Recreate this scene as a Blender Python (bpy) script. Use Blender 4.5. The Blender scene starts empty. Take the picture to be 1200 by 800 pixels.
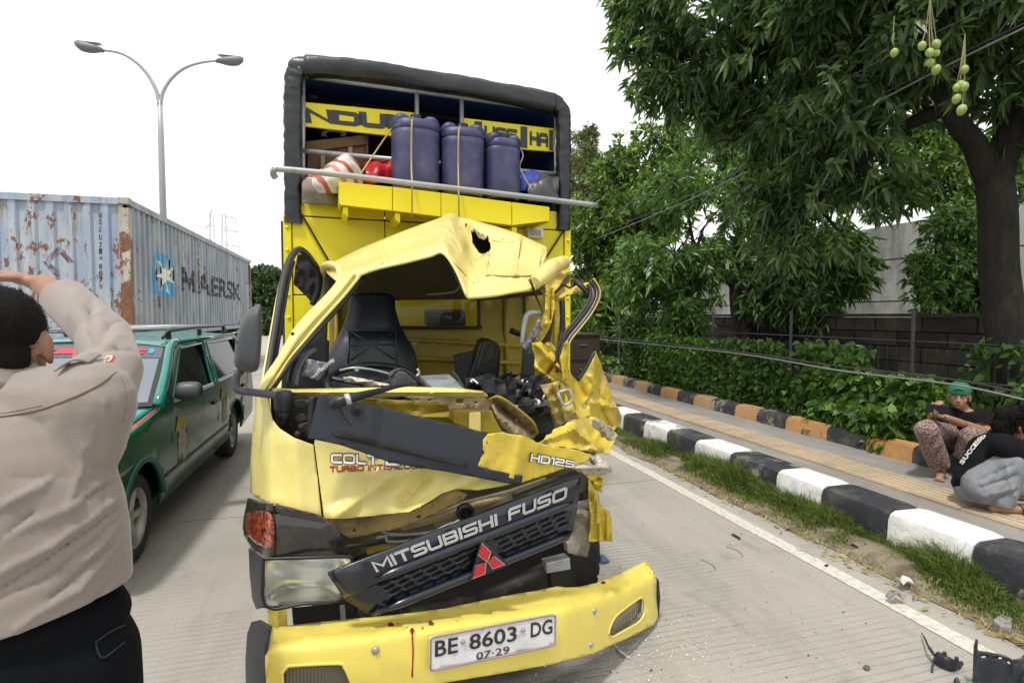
import bpy, bmesh, math, random
import numpy as np
from math import sin, cos, tan, atan, atan2, pi, radians, sqrt, hypot
from mathutils import Vector, Matrix, noise

scene = bpy.context.scene
C = scene.collection
V = Vector
rnd = random.Random(7)

# ------------------------------------------------------------------ camera
FPX, HCAM = 650.0, 1.65
TH = atan(30.0/FPX); PSI = atan(180.0/FPX*cos(TH))
CR = V((cos(PSI), -sin(PSI), 0)); CF = V((sin(PSI)*cos(TH), cos(PSI)*cos(TH), -sin(TH))); CU = CR.cross(CF)
CAM = V((0, 0, HCAM))
cd = bpy.data.cameras.new('camera'); cam = bpy.data.objects.new('camera', cd); C.objects.link(cam)
cd.sensor_width = 36.0; cd.lens = 36.0*FPX/1200.0; cd.clip_start = 0.05; cd.clip_end = 3000
cam.matrix_world = Matrix((( CR.x, CU.x, -CF.x, 0), (CR.y, CU.y, -CF.y, 0), (CR.z, CU.z, -CF.z, HCAM), (0, 0, 0, 1)))
scene.camera = cam

# ------------------------------------------------------------------ light
SUN_EL, SUN_AZ = radians(66), radians(218)         # azimuth clockwise from +Y: behind the camera and to the left
w = bpy.data.worlds.new('World'); scene.world = w; w.use_nodes = True
nt = w.node_tree; nt.nodes.clear()
wo = nt.nodes.new('ShaderNodeOutputWorld'); bg = nt.nodes.new('ShaderNodeBackground')
sk = nt.nodes.new('ShaderNodeTexSky'); sk.sky_type = 'NISHITA'; sk.sun_disc = False
sk.sun_elevation = SUN_EL; sk.sun_rotation = SUN_AZ; sk.air_density = 1.0; sk.dust_density = 3.0
mx = nt.nodes.new('ShaderNodeMix'); mx.data_type = 'RGBA'; mx.inputs[0].default_value = 0.88
mx.inputs[7].default_value = (11.6, 11.6, 11.4, 1)   # bright even cloud deck over the clear sky
nt.links.new(sk.outputs[0], mx.inputs[6]); nt.links.new(mx.outputs[2], bg.inputs[0])
bg.inputs[1].default_value = 0.10
nt.links.new(bg.outputs[0], wo.inputs[0])
sl = bpy.data.lights.new('sun', 'SUN'); sl.energy = 2.4; sl.angle = radians(6); sl.color = (1, .96, .9)
so = bpy.data.objects.new('sun', sl); C.objects.link(so)
sd = V((sin(SUN_AZ)*cos(SUN_EL), cos(SUN_AZ)*cos(SUN_EL), sin(SUN_EL)))
so.rotation_euler = sd.to_track_quat('Z', 'Y').to_euler(); so.location = (-8, -8, 25)
scene.view_settings.view_transform = 'Standard'; scene.view_settings.look = 'None'
scene.view_settings.exposure = 0.28; scene.view_settings.gamma = 1.0
scene.render.film_transparent = False
try:
    scene.cycles.max_bounces = 6; scene.cycles.transparent_max_bounces = 8
except Exception: pass

# ------------------------------------------------------------------ measuring helpers (photo sight lines -> metres in the world)
def DV(px, py): return CF + CR*((px-600)/FPX) - CU*((py-400)/FPX)
def A(px, py, d): return CAM + DV(px, py)*d
def G(px, py, z=0.0):
    v = DV(px, py); return CAM + v*((z-HCAM)/v.z)
def XP(px, py, X):
    v = DV(px, py); return CAM + v*(X/v.x)
TY_ = radians(3.5)
TXV = V((cos(TY_), sin(TY_), 0)); TYV = V((-sin(TY_), cos(TY_), 0)); TD0 = 1.85
def T(px, py, t):                                   # point on the plane t metres behind the lorry's bumper face
    v = DV(px, py); return CAM + v*((TD0+t)/v.dot(TYV))
TRUCK0 = CAM + TYV*TD0 + TXV*0.74; TRUCK0.z = 0
def TL(x, y, z): return TRUCK0 + TXV*x + TYV*y + V((0, 0, z))

# ------------------------------------------------------------------ materials
def lin(c):
    f = lambda s: s/12.92 if s <= .04045 else ((s+.055)/1.055)**2.4
    return tuple(f(x/255.0) for x in c)
class NT:
    def __init__(s, m): s.m = m; s.t = m.node_tree; s.n = s.t.nodes; s.l = s.t.links
    def new(s, k, **kw):
        o = s.n.new('ShaderNode'+k)
        for a, b in kw.items(): setattr(o, a, b)
        return o
    def link(s, a, b): s.l.new(a, b)
    def noise(s, vec, scale, detail=4, rough=.55, dist=0):
        o = s.new('TexNoise'); o.inputs['Scale'].default_value = scale; o.inputs['Detail'].default_value = detail
        o.inputs['Roughness'].default_value = rough; o.inputs['Distortion'].default_value = dist
        if vec is not None: s.link(vec, o.inputs['Vector'])
        return o.outputs[0]
    def ramp(s, fac, stops):
        o = s.new('ValToRGB'); e = o.color_ramp.elements
        while len(e) < len(stops): e.new(.5)
        for i, (p, c) in enumerate(stops):
            e[i].position = p; e[i].color = (c, c, c, 1) if not hasattr(c, '__len__') else (c[0], c[1], c[2], 1)
        s.link(fac, o.inputs[0]); return o.outputs[0]
    def mix(s, fac, a, b, mode='MIX'):
        o = s.new('Mix', data_type='RGBA', blend_type=mode)
        for i, x in ((0, fac), (6, a), (7, b)):
            if isinstance(x, (int, float)): o.inputs[i].default_value = x
            elif hasattr(x, '__len__'): o.inputs[i].default_value = (x[0], x[1], x[2], 1)
            else: s.link(x, o.inputs[i])
        return o.outputs[2]
    def math(s, op, a, b=None, clamp=False):
        o = s.new('Math', operation=op, use_clamp=clamp)
        for i, x in ((0, a), (1, b)):
            if x is None: continue
            if isinstance(x, (int, float)): o.inputs[i].default_value = x
            else: s.link(x, o.inputs[i])
        return o.outputs[0]
    def pos(s): return s.new('NewGeometry').outputs['Position']
    def mapping(s, vec, scale=(1, 1, 1), rot=(0, 0, 0)):
        o = s.new('Mapping'); o.inputs['Scale'].default_value = scale; o.inputs['Rotation'].default_value = rot
        s.link(vec, o.inputs[0]); return o.outputs[0]
    def sep(s, vec):
        o = s.new('SeparateXYZ'); s.link(vec, o.inputs[0]); return o.outputs
    def bump(s, h, strength, dist=.01):
        o = s.new('Bump'); o.inputs['Strength'].default_value = strength; o.inputs['Distance'].default_value = dist
        s.link(h, o.inputs['Height']); return o.outputs[0]
MATS = {}
def base_mat(name):
    m = bpy.data.materials.new(name); m.use_nodes = True
    g = NT(m); b = g.n['Principled BSDF']; MATS[name] = m
    return m, g, b
def setc(g, b, col):
    if hasattr(col, '__len__'): b.inputs['Base Color'].default_value = (col[0], col[1], col[2], 1)
    else: g.link(col, b.inputs['Base Color'])
def M(name, col, rough=.6, metal=0, var=.15, vs=6, bump=0, bs=40, dirt=None, coat=0, spec=None, rvar=0):
    """painted/plain surface: base colour, broad tone variation, optional grime (colour, scale, lo, hi, amount) and fine relief"""
    if name in MATS: return MATS[name]
    m, g, b = base_mat(name)
    p = g.pos(); c = col
    if var:
        k = g.ramp(g.noise(p, vs, 5, .6), [(.25, 1-var), (.75, 1+var*.6)])
        c = g.mix(1.0, col, k, 'MULTIPLY')
    if dirt:
        for (dc, ds, lo, hi, am) in (dirt if isinstance(dirt, list) else [dirt]):
            f = g.ramp(g.noise(p, ds, 7, .65), [(lo, 0), (hi, am)])
            c = g.mix(f, c, dc)
    setc(g, b, c)
    b.inputs['Roughness'].default_value = rough; b.inputs['Metallic'].default_value = metal
    if rvar: g.link(g.ramp(g.noise(p, vs*2.3, 5), [(.3, max(0, rough-rvar)), (.7, min(1, rough+rvar))]), b.inputs['Roughness'])
    if coat: b.inputs['Coat Weight'].default_value = coat; b.inputs['Coat Roughness'].default_value = .12
    if spec is not None: b.inputs['Specular IOR Level'].default_value = spec
    if bump: g.link(g.bump(g.noise(p, bs, 6, .6), bump), b.inputs['Normal'])
    return m

# ------------------------------------------------------------------ mesh building
def catm(a, b, c, d, t):
    return 0.5*((2*b) + (c-a)*t + (2*a-5*b+4*c-d)*t*t + (3*b-a-3*c+d)*t*t*t)
def spline(P, k):
    P = [V(p) for p in P]; out = []
    for i in range(len(P)-1):
        a = P[i-1] if i else P[0]*2-P[1]; d = P[i+2] if i+2 < len(P) else P[-1]*2-P[-2]
        for j in range(k): out.append(catm(a, P[i], P[i+1], d, j/k))
    out.append(P[-1]); return out
class MB:
    def __init__(s): s.v = []; s.f = []; s.m = []
    def add(s, vs, fs, mi=0):
        o = len(s.v); s.v += [V(x) for x in vs]; s.f += [tuple(i+o for i in q) for q in fs]; s.m += [mi]*len(fs); return s
    def box(s, c, size, R=None, mi=0):
        hx, hy, hz = [x/2 for x in size]; c = V(c)
        vs = [V((x, y, z)) for x in (-hx, hx) for y in (-hy, hy) for z in (-hz, hz)]
        if R is not None: vs = [R @ q for q in vs]
        return s.add([q+c for q in vs], [(0, 1, 3, 2), (4, 6, 7, 5), (0, 4, 5, 1), (2, 3, 7, 6), (0, 2, 6, 4), (1, 5, 7, 3)], mi)
    def beam(s, p, q, wd, h, up=(0, 0, 1), mi=0):
        p, q = V(p), V(q); d = (q-p); L = d.length; d.normalize(); u = V(up); sd_ = d.cross(u)
        if sd_.length < 1e-4: sd_ = d.cross(V((1, 0, 0)))
        sd_.normalize(); u = sd_.cross(d)
        R = Matrix((sd_, d, u)).transposed()
        return s.box((p+q)/2, (wd, L, h), R, mi)
    def tube(s, P, r, n=8, cap=True, mi=0, flat=None, up=None):
        P = [V(p) for p in P]; N = len(P); R = r if hasattr(r, '__len__') else [r]*N
        vs, fs = [], []; prev = None
        for i, p in enumerate(P):
            d = (P[min(i+1, N-1)]-P[max(i-1, 0)])
            if d.length < 1e-9: d = V((0, 0, 1))
            d.normalize()
            if prev is None:
                a = d.cross(V(up) if up is not None else V((0, 0, 1)))
                if a.length < .05: a = d.cross(V((1, 0, 0)))
            else: a = prev - d*prev.dot(d)
            a.normalize(); prev = a; b = d.cross(a)
            fl = 1 if flat is None else flat
            for j in range(n):
                t = 2*pi*j/n; vs.append(p + a*(R[i]*cos(t)) + b*(R[i]*fl*sin(t)))
        for i in range(N-1):
            for j in range(n):
                k = (j+1) % n; fs.append((i*n+j, i*n+k, (i+1)*n+k, (i+1)*n+j))
        if cap: fs += [tuple(range(n-1, -1, -1)), tuple((N-1)*n+j for j in range(n))]
        return s.add(vs, fs, mi)
    def lathe(s, prof, c=(0, 0, 0), n=20, R=None, mi=0, cap=True):      # prof: (radius, height) along local z
        c = V(c); vs, fs = [], []
        for (r, z) in prof:
            for j in range(n):
                q = V((r*cos(2*pi*j/n), r*sin(2*pi*j/n), z)); vs.append((R @ q if R is not None else q)+c)
        for i in range(len(prof)-1):
            for j in range(n):
                k = (j+1) % n; fs.append((i*n+j, i*n+k, (i+1)*n+k, (i+1)*n+j))
        if cap: fs += [tuple(range(n-1, -1, -1)), tuple((len(prof)-1)*n+j for j in range(n))]
        return s.add(vs, fs, mi)
    def prism(s, poly, vec, mi=0):
        vec = V(vec); poly = [V(p) for p in poly]; n = len(poly)
        return s.add(poly+[p+vec for p in poly], [tuple(range(n-1, -1, -1)), tuple(range(n, 2*n))]+[(i, (i+1) % n, n+(i+1) % n, n+i) for i in range(n)], mi)
    def sheet(s, rows, k=4, k2=None, fn=None, mi=0, smooth=True):       # control rows -> bicubic surface
        k2 = k2 or k
        if smooth:
            rr = [spline(r, k2) for r in rows]
            cols = [spline([r[j] for r in rr], k) for j in range(len(rr[0]))]
            grid = [[cols[j][i] for j in range(len(cols))] for i in range(len(cols[0]))]
        else:
            grid = [[V(p) for p in r] for r in rows]
            def sub(r, q): return [r[i].lerp(r[i+1], t/q) for i in range(len(r)-1) for t in range(q)]+[r[-1]]
            grid = [sub(r, k2) for r in grid]; cc = [sub([r[j] for r in grid], k) for j in range(len(grid[0]))]
            grid = [[cc[j][i] for j in range(len(cc))] for i in range(len(cc[0]))]
        a, b = len(grid), len(grid[0])
        vs = [grid[i][j] for i in range(a) for j in range(b)]
        if fn: vs = [fn(p, (q//b)/(a-1), (q % b)/(b-1)) for q, p in enumerate(vs)]
        return s.add(vs, [(i*b+j, i*b+j+1, (i+1)*b+j+1, (i+1)*b+j) for i in range(a-1) for j in range(b-1)], mi)
    def xform(s, fn): s.v = [fn(p) for p in s.v]; return s

def link(name, me, parent=None, mats=None, smooth=False):
    o = bpy.data.objects.new(name, me); C.objects.link(o)
    for m in (mats if isinstance(mats, (list, tuple)) else [mats]):
        if m is not None: me.materials.append(m)
    if parent is not None: o.parent = parent
    if smooth: me.polygons.foreach_set('use_smooth', [True]*len(me.polygons))
    return o
def root_inv(parent):
    M_ = Matrix.Identity(4); p = parent
    while p is not None: M_ = p.matrix_basis @ M_; p = p.parent
    return M_.inverted()
def obj(name, mb, mats, parent=None, smooth=False, world=True, solid=0, bev=0, sub=0, ang=None, label=None, off=0):
    """link a MB as ONE mesh object; world coordinates are brought into the parent's frame"""
    vs = mb.v
    if parent is not None and world:
        Mi = root_inv(parent); vs = [Mi @ p for p in vs]
    o_loc = V((0, 0, 0))
    if vs:
        lo = V((min(p.x for p in vs), min(p.y for p in vs), min(p.z for p in vs))); hi = V((max(p.x for p in vs), max(p.y for p in vs), max(p.z for p in vs)))
        o_loc = V(((lo.x+hi.x)/2, (lo.y+hi.y)/2, lo.z))
    me = bpy.data.meshes.new(name); me.from_pydata([tuple(p-o_loc) for p in vs], [], mb.f)
    o = link(name, me, parent, mats, smooth); o.location = o_loc
    if len(set(mb.m)) > 1 or (mb.m and mb.m[0]): me.polygons.foreach_set('material_index', mb.m)
    if ang is not None and smooth:
        try: me.set_sharp_from_angle(angle=radians(ang))
        except Exception: pass
    if sub: md = o.modifiers.new('sub', 'SUBSURF'); md.levels = md.render_levels = sub
    if solid: md = o.modifiers.new('solid', 'SOLIDIFY'); md.thickness = solid; md.offset = off
    if bev:
        md = o.modifiers.new('bev', 'BEVEL'); md.width = bev; md.segments = 2; md.limit_method = 'ANGLE'; md.angle_limit = radians(35)
    me.update()
    if label: o['label'] = label
    return o
def empty(name, loc, rz=0, label=None, cat=None, group=None):
    o = bpy.data.objects.new(name, None); C.objects.link(o); o.location = loc; o.rotation_euler = (0, 0, rz); o.empty_display_size = .2
    tag(o, label, cat, group); return o
def tag(o, label=None, cat=None, group=None, kind=None):
    if label: o['label'] = label
    if cat: o['category'] = cat
    if group: o['group'] = group
    if kind: o['kind'] = kind
    return o
def piece(name, me, parent, loc, rot=None, scale=None):                  # one more object on a shared mesh
    o = bpy.data.objects.new(name, me); C.objects.link(o); o.parent = parent; o.location = loc
    if rot is not None: o.rotation_euler = rot
    if scale is not None: o.scale = scale
    return o
def box_mesh(name, size, mat, bev=0):
    bm = bmesh.new(); bmesh.ops.create_cube(bm, size=1)
    for v in bm.verts: v.co = V((v.co.x*size[0], v.co.y*size[1], v.co.z*size[2]))
    if bev: bmesh.ops.bevel(bm, geom=bm.edges[:], offset=bev, segments=1, affect='EDGES', profile=.5)
    me = bpy.data.meshes.new(name); bm.to_mesh(me); bm.free(); me.materials.append(mat); return me
def npmesh(name, verts, tris, mat, quads=None):
    """large leaf/blade meshes straight from arrays"""
    me = bpy.data.meshes.new(name); nf = len(tris)
    me.vertices.add(len(verts)); me.vertices.foreach_set('co', np.ascontiguousarray(verts, dtype=np.float32).ravel())
    me.loops.add(nf*3); me.loops.foreach_set('vertex_index', np.ascontiguousarray(tris, dtype=np.int32).ravel())
    me.polygons.add(nf); me.polygons.foreach_set('loop_start', np.arange(0, nf*3, 3, dtype=np.int32))
    me.update(calc_edges=True); me.materials.append(mat); return me
def panel(outline, holes=(), cuts_a=(), cuts_b=(), fn=None):
    """flat 2-D outline with holes -> filled, sliced and mapped by fn(a,b)->3-D"""
    bm = bmesh.new()
    for loop in [outline]+list(holes):
        vs = [bm.verts.new((a, b, 0)) for a, b in loop]
        for i in range(len(vs)): bm.edges.new((vs[i], vs[(i+1) % len(vs)]))
    bmesh.ops.triangle_fill(bm, edges=bm.edges[:], use_beauty=True, use_dissolve=False, normal=(0, 0, 1))
    for axis, cuts in ((0, cuts_a), (1, cuts_b)):
        for c in cuts:
            co = [0, 0, 0]; no = [0, 0, 0]; co[axis] = c; no[axis] = 1
            bmesh.ops.bisect_plane(bm, geom=bm.verts[:]+bm.edges[:]+bm.faces[:], plane_co=co, plane_no=no, dist=1e-5)
    bm.verts.index_update()
    mb = MB(); mb.add([fn(v.co.x, v.co.y) for v in bm.verts], [tuple(v.index for v in f.verts) for f in bm.faces]); bm.free(); return mb
def rrect(x0, y0, x1, y1, r, n=4):
    out = []
    for cx, cy, a0 in ((x1-r, y1-r, 0), (x0+r, y1-r, 90), (x0+r, y0+r, 180), (x1-r, y0+r, 270)):
        for i in range(n+1):
            t = radians(a0+90*i/n); out.append((cx+r*cos(t), cy+r*sin(t)))
    return out
TXT = {}
# wide squared lettering drawn as strokes of even width (badges and sign boards)
STROKES = {'M': (1.25, [[(0, 0), (0, 1), (.5, .3), (1, 1), (1, 0)]]), 'I': (.02, [[(.5, 0), (.5, 1)]]), 'T': (1, [[(0, 1), (1, 1)], [(.5, 1), (.5, 0)]]), 'S': (1, [[(1, 1), (.12, 1), (0, .9), (0, .6), (.12, .5), (.88, .5), (1, .4), (1, .1), (.88, 0), (0, 0)]]),
    'U': (1, [[(0, 1), (0, .15), (.14, 0), (.86, 0), (1, .15), (1, 1)]]), 'B': (1, [[(0, 0), (0, 1), (.84, 1), (.96, .9), (.96, .6), (.86, .5), (0, .5)], [(.86, .5), (1, .4), (1, .1), (.88, 0), (0, 0)]]), 'H': (1, [[(0, 0), (0, 1)], [(1, 0), (1, 1)], [(0, .5), (1, .5)]]),
    'F': (.95, [[(0, 0), (0, .88), (.12, 1), (1, 1)], [(0, .5), (.88, .5)]]), 'O': (1.1, [[(.5, 1), (.14, 1), (0, .86), (0, .14), (.14, 0), (.86, 0), (1, .14), (1, .86), (.86, 1), (.5, 1)]]), 'C': (1, [[(1, 1), (.14, 1), (0, .86), (0, .14), (.14, 0), (1, 0)]]), 'L': (.9, [[(0, 1), (0, .12), (.12, 0), (1, 0)]]),
    'D': (1.05, [[(.4, 0), (0, 0), (0, 1), (.82, 1), (1, .84), (1, .16), (.82, 0), (.4, 0)]]), '1': (.28, [[(0, 1), (1, 1), (1, 0)]]), '2': (1, [[(0, 1), (.88, 1), (1, .9), (1, .6), (.88, .5), (.12, .5), (0, .4), (0, 0), (1, 0)]]), '5': (1, [[(1, 1), (0, 1), (0, .52), (.88, .52), (1, .42), (1, .1), (.88, 0), (0, 0)]]),
    'N': (1.05, [[(0, 0), (0, 1), (1, 0), (1, 1)]]), 'E': (.95, [[(1, 1), (.12, 1), (0, .88), (0, .12), (.12, 0), (1, 0)], [(0, .5), (.92, .5)]]), 'R': (1, [[(0, 0), (0, 1), (.88, 1), (1, .9), (1, .58), (.88, .48), (0, .48)], [(.55, .48), (1, 0)]]), 'A': (1.05, [[(0, 0), (0, .82), (.16, 1), (.84, 1), (1, .82), (1, 0)], [(0, .40), (1, .40)]]), ' ': (.35, [])}
def stroke_text(s, th, W=1.25, gap=.42):
    x = 0; vs, fs = [], []; segs = []
    for ch in s:
        w_, pl = STROKES[ch]; w_ *= W; segs += [[(x+a*w_, b) for a, b in q] for q in pl]; x += w_+gap
    tot = max(.01, x-gap); h = th/2
    for q in segs:
        o = len(vs); n = len(q); closed = q[0] == q[-1]
        for i, (a, b) in enumerate(q):
            d1 = d2 = None
            if i > 0 or closed: p = q[i-1] if i > 0 else q[-2]; L = hypot(a-p[0], b-p[1]); d1 = ((a-p[0])/L, (b-p[1])/L)
            if i < n-1 or closed: p = q[i+1] if i < n-1 else q[1]; L = hypot(p[0]-a, p[1]-b); d2 = ((p[0]-a)/L, (p[1]-b)/L)
            e = 0
            if d1 is None: d1 = d2; e = -1
            if d2 is None: d2 = d1; e = 1
            nx, ny = -(d1[1]+d2[1]), d1[0]+d2[0]; L = hypot(nx, ny)
            if L < 1e-4: nx, ny, L = -d1[1], d1[0], 1
            nx /= L; ny /= L; k = min(1.22, 1/max(.35, nx*-d1[1]+ny*d1[0])); ex, ey = d1[0]*e*h*.98, d1[1]*e*h*.98
            vs += [((a+nx*h*k+ex)/tot, b+ny*h*k+ey, 0.0), ((a-nx*h*k+ex)/tot, b-ny*h*k+ey, 0.0)]
        fs += [(o+2*i, o+2*i+1, o+2*i+3, o+2*i+2) for i in range(n-1)]
    return vs, fs
def text2d(s, bold=0.0, ext=0.0, space=1.0):
    key = (s, bold, ext, space)
    if s[0] == '~': TXT[key] = stroke_text(s[1:], .20+bold*2); return TXT[key]
    if s == 'M':      # drawn by hand, its strokes as even as its neighbours'
        k = .10+bold*2; q = [(0, 0), (0, 1), (.10+k*.9, 1), (.5, .36), (.90-k*.9, 1), (1, 1), (1, 0), (1-k*1.25, 0), (1-k*1.25, .72), (.5+k*.42, .06), (.5-k*.42, .06), (k*1.25, .72), (k*1.25, 0)]
        return [(a, b, 0.0) for a, b in q], [(0, 1, 2, 11), (0, 11, 12), (2, 3, 10, 11), (3, 4, 8, 9), (3, 9, 10), (4, 5, 6, 8), (6, 7, 8)]
    if key in TXT: return TXT[key]
    cu = bpy.data.curves.new('lettering', 'FONT'); cu.body = s; cu.size = 1; cu.offset = bold; cu.extrude = ext; cu.resolution_u = 3; cu.space_character = space
    o = bpy.data.objects.new('lettering', cu); C.objects.link(o)
    dg = bpy.context.evaluated_depsgraph_get(); dg.update()
    me = bpy.data.meshes.new_from_object(o.evaluated_get(dg))
    vs = [v.co.copy() for v in me.vertices]; fs = [tuple(p.vertices) for p in me.polygons]
    bpy.data.objects.remove(o); bpy.data.meshes.remove(me)
    x0, x1 = min(v.x for v in vs), max(v.x for v in vs); y0, y1 = min(v.y for v in vs), max(v.y for v in vs)
    vs = [((v.x-x0)/(x1-x0), (v.y-y0)/(y1-y0), v.z) for v in vs]
    TXT[key] = (vs, fs); return TXT[key]
def text_on(s, bl, br, tl, tr=None, bold=.02, n=None, lift=.002, mb=None, mi=0, fn=None, space=1.0):
    """lettering fitted in the quad bl-br-tr-tl, standing lift metres proud"""
    bl, br, tl = V(bl), V(br), V(tl); tr = V(tr) if tr is not None else br+tl-bl
    nn = V(n) if n is not None else (br-bl).cross(tl-bl).normalized()
    vs, fs = text2d(s, bold, 0.0, space); mb = mb or MB()
    out = []
    for (a, b, c) in vs:
        q = (bl*(1-a)+br*a)*(1-b) + (tl*(1-a)+tr*a)*b
        out.append((fn(a, b) if fn else q) + nn*lift)
    return mb.add(out, fs, mi)
def nz(p, s=1.0, off=0.0): return noise.noise(V((p[0]*s+off, p[1]*s+off*.7, p[2]*s-off*.3)))
def crease(p, s=1.0, off=0.0): return abs(noise.noise(V((p[0]*s+off, p[1]*s-off, p[2]*s+off*.5))))

# ------------------------------------------------------------------ foliage
def leaf_mat(name, dark, mid, light, rough=.4, trans=.25):
    m, g, b = base_mat(name)
    geo = g.new('NewGeometry'); r = geo.outputs['Random Per Island']
    c = g.ramp(r, [(0, dark), (.5, mid), (.88, light), (1, tuple(min(1, x*1.35) for x in light))])
    big = g.ramp(g.noise(geo.outputs['Position'], .9, 3), [(.3, .75), (.7, 1.25)])
    c = g.mix(1.0, c, big, 'MULTIPLY')
    setc(g, b, c); b.inputs['Roughness'].default_value = rough; b.inputs['Specular IOR Level'].default_value = .45
    tr = g.new('BsdfTranslucent'); g.link(g.mix(1.0, c, (1.3, 1.5, .5), 'MULTIPLY'), tr.inputs[0])
    ms = g.new('MixShader'); ms.inputs[0].default_value = trans
    g.link(b.outputs[0], ms.inputs[1]); g.link(tr.outputs[0], ms.inputs[2])
    g.link(ms.outputs[0], g.n['Material Output'].inputs[0]); return m
def leaf_arrays(base, dirs, L, Wd, droop, rs, wide=.42):
    """lance-shaped leaves: 6 vertices, 4 triangles each"""
    n = len(base); d = dirs/np.linalg.norm(dirs, axis=1, keepdims=True)
    rv = rs.normal(size=(n, 3)); rv[:, 2] *= .6
    sd_ = np.cross(d, rv + np.array([0, 0, .01])); sd_ /= np.linalg.norm(sd_, axis=1, keepdims=True)+1e-9
    # keep the blades mostly face-up
    upn = np.cross(sd_, d); flip = np.sign(upn[:, 2:3]); flip[flip == 0] = 1
    L = L[:, None]; Wd = Wd[:, None]; dn = np.array([[0, 0, -1.0]])
    def at_(t): return base + d*L*t + dn*(L*droop[:, None]*t*t)
    p0 = base; a = at_(wide*.8); b = at_(wide+.33); p3 = at_(1.0)
    vs = np.stack([p0, a-sd_*Wd*.5, a+sd_*Wd*.5, b-sd_*Wd*.36, b+sd_*Wd*.36, p3], 1).reshape(-1, 3)
    tri = np.array([[0, 2, 1], [1, 2, 4], [1, 4, 3], [3, 4, 5]])
    ts = (np.arange(n)[:, None, None]*6 + tri[None]).reshape(-1, 3)
    return vs, ts
def rosettes(pts, outd, nleaf, L, Wd, rs, droop=.35, spread=1.0):
    n = len(pts); base = np.repeat(pts, nleaf, 0); od = np.repeat(outd, nleaf, 0)
    k = n*nleaf
    dirs = od*.55 + rs.normal(size=(k, 3))*spread*.62; dirs[:, 2] -= .12
    ll = L*rs.uniform(.6, 1.15, k); base = base + rs.normal(size=(k, 3))*L*.10
    return leaf_arrays(base, dirs, ll, Wd*rs.uniform(.75, 1.2, k), droop*rs.uniform(.3, 1.7, k), rs)
def crown_mesh(name, blobs, mat, L, Wd, dens, nleaf, rs, droop=.35, inner=.35, squash=.85, gap=None):
    """twig ends spread through lumpy crown volumes, a whorl of leaves on each"""
    P, O = [], []
    for (c, r) in blobs:
        c = np.array(c); r = np.array(r if hasattr(r, '__len__') else (r, r, r*squash))
        k = max(8, int(dens*4*pi*float(np.mean(r))**2))
        u = rs.normal(size=(k, 3)); u /= np.linalg.norm(u, axis=1, keepdims=True)
        rad = rs.uniform(inner**2, 1.0, k)**.5
        lump = 1 + .22*np.sin(u[:, 0]*5+c[0])*np.sin(u[:, 1]*6+c[1]*2)*np.sin(u[:, 2]*5+c[2])
        P.append(c + u*r*(rad*lump)[:, None]); O.append(u + np.array([0, 0, .15]))
    P = np.concatenate(P); O = np.concatenate(O)
    if gap:
        keep = np.array([noise.noise(V(q)*gap[0])+.5*noise.noise(V(q)*gap[0]*2.7) for q in P]) > gap[1]; P, O = P[keep], O[keep]
    vs, ts = rosettes(P, O, nleaf, L, Wd, rs, droop)
    return npmesh(name, vs, ts, mat)
def limb(mb, pts, r0, r1, n=8, wob=.04, k=5):
    P = spline(pts, k); N = len(P)
    P = [p + V((nz(p, 1.3, 3), nz(p, 1.3, 9), 0))*wob for p in P]
    mb.tube(P, [r0+(r1-r0)*(i/(N-1))**.8 for i in range(N)], n); return P
# ================================================================== SETTING
# ---- concrete carriageway with tined grooves
m, g, b = base_mat('road_concrete')
p = g.pos(); sx, sy, sz = g.sep(p)
wv = g.new('TexWave', wave_type='BANDS', bands_direction='Y'); wv.inputs['Scale'].default_value = 6.6; wv.inputs['Distortion'].default_value = 1.6
wv.inputs['Detail'].default_value = 3; wv.inputs['Detail Scale'].default_value = 1.4
g.link(g.mapping(p, (.35, 1, 1)), wv.inputs[0])
grv = g.ramp(wv.outputs[1], [(.0, 0.0), (.30, 1.0)])
wear = g.ramp(g.noise(p, .9, 5, .6), [(.44, .06), (.72, .9)])
c0 = g.ramp(g.noise(p, .55, 6, .6), [(.25, (.30, .282, .248)), (.75, (.42, .395, .348))])
c1 = g.mix(g.ramp(g.noise(g.mapping(p, (1, .25, 1)), 9, 5, .7), [(.42, 0), (.75, .5)]), c0, (.40, .385, .35))
fine = g.ramp(g.noise(p, 120, 3, .7), [(.3, .78), (.7, 1.16)])
c2 = g.mix(1.0, c1, fine, 'MULTIPLY')
inv = g.math('SUBTRACT', 1.0, grv); gd = g.math('MULTIPLY', inv, g.math('MULTIPLY', wear, .5))
c3 = g.mix(gd, c2, (.10, .095, .085))
lane = g.ramp(g.noise(g.mapping(p, (1.6, .10, 1)), 1.6, 6, .65), [(.48, 0), (.75, .32)]); c3 = g.mix(lane, c3, (.15, .142, .128))
spot = g.ramp(g.noise(p, 16, 4, .7), [(.68, 0), (.74, .5)]); c3 = g.mix(spot, c3, (.12, .112, .10))
oil = g.ramp(g.noise(p, 1.7, 6, .7), [(.57, 0), (.76, .5)])
c4 = g.mix(oil, c3, (.10, .095, .088))
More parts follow.
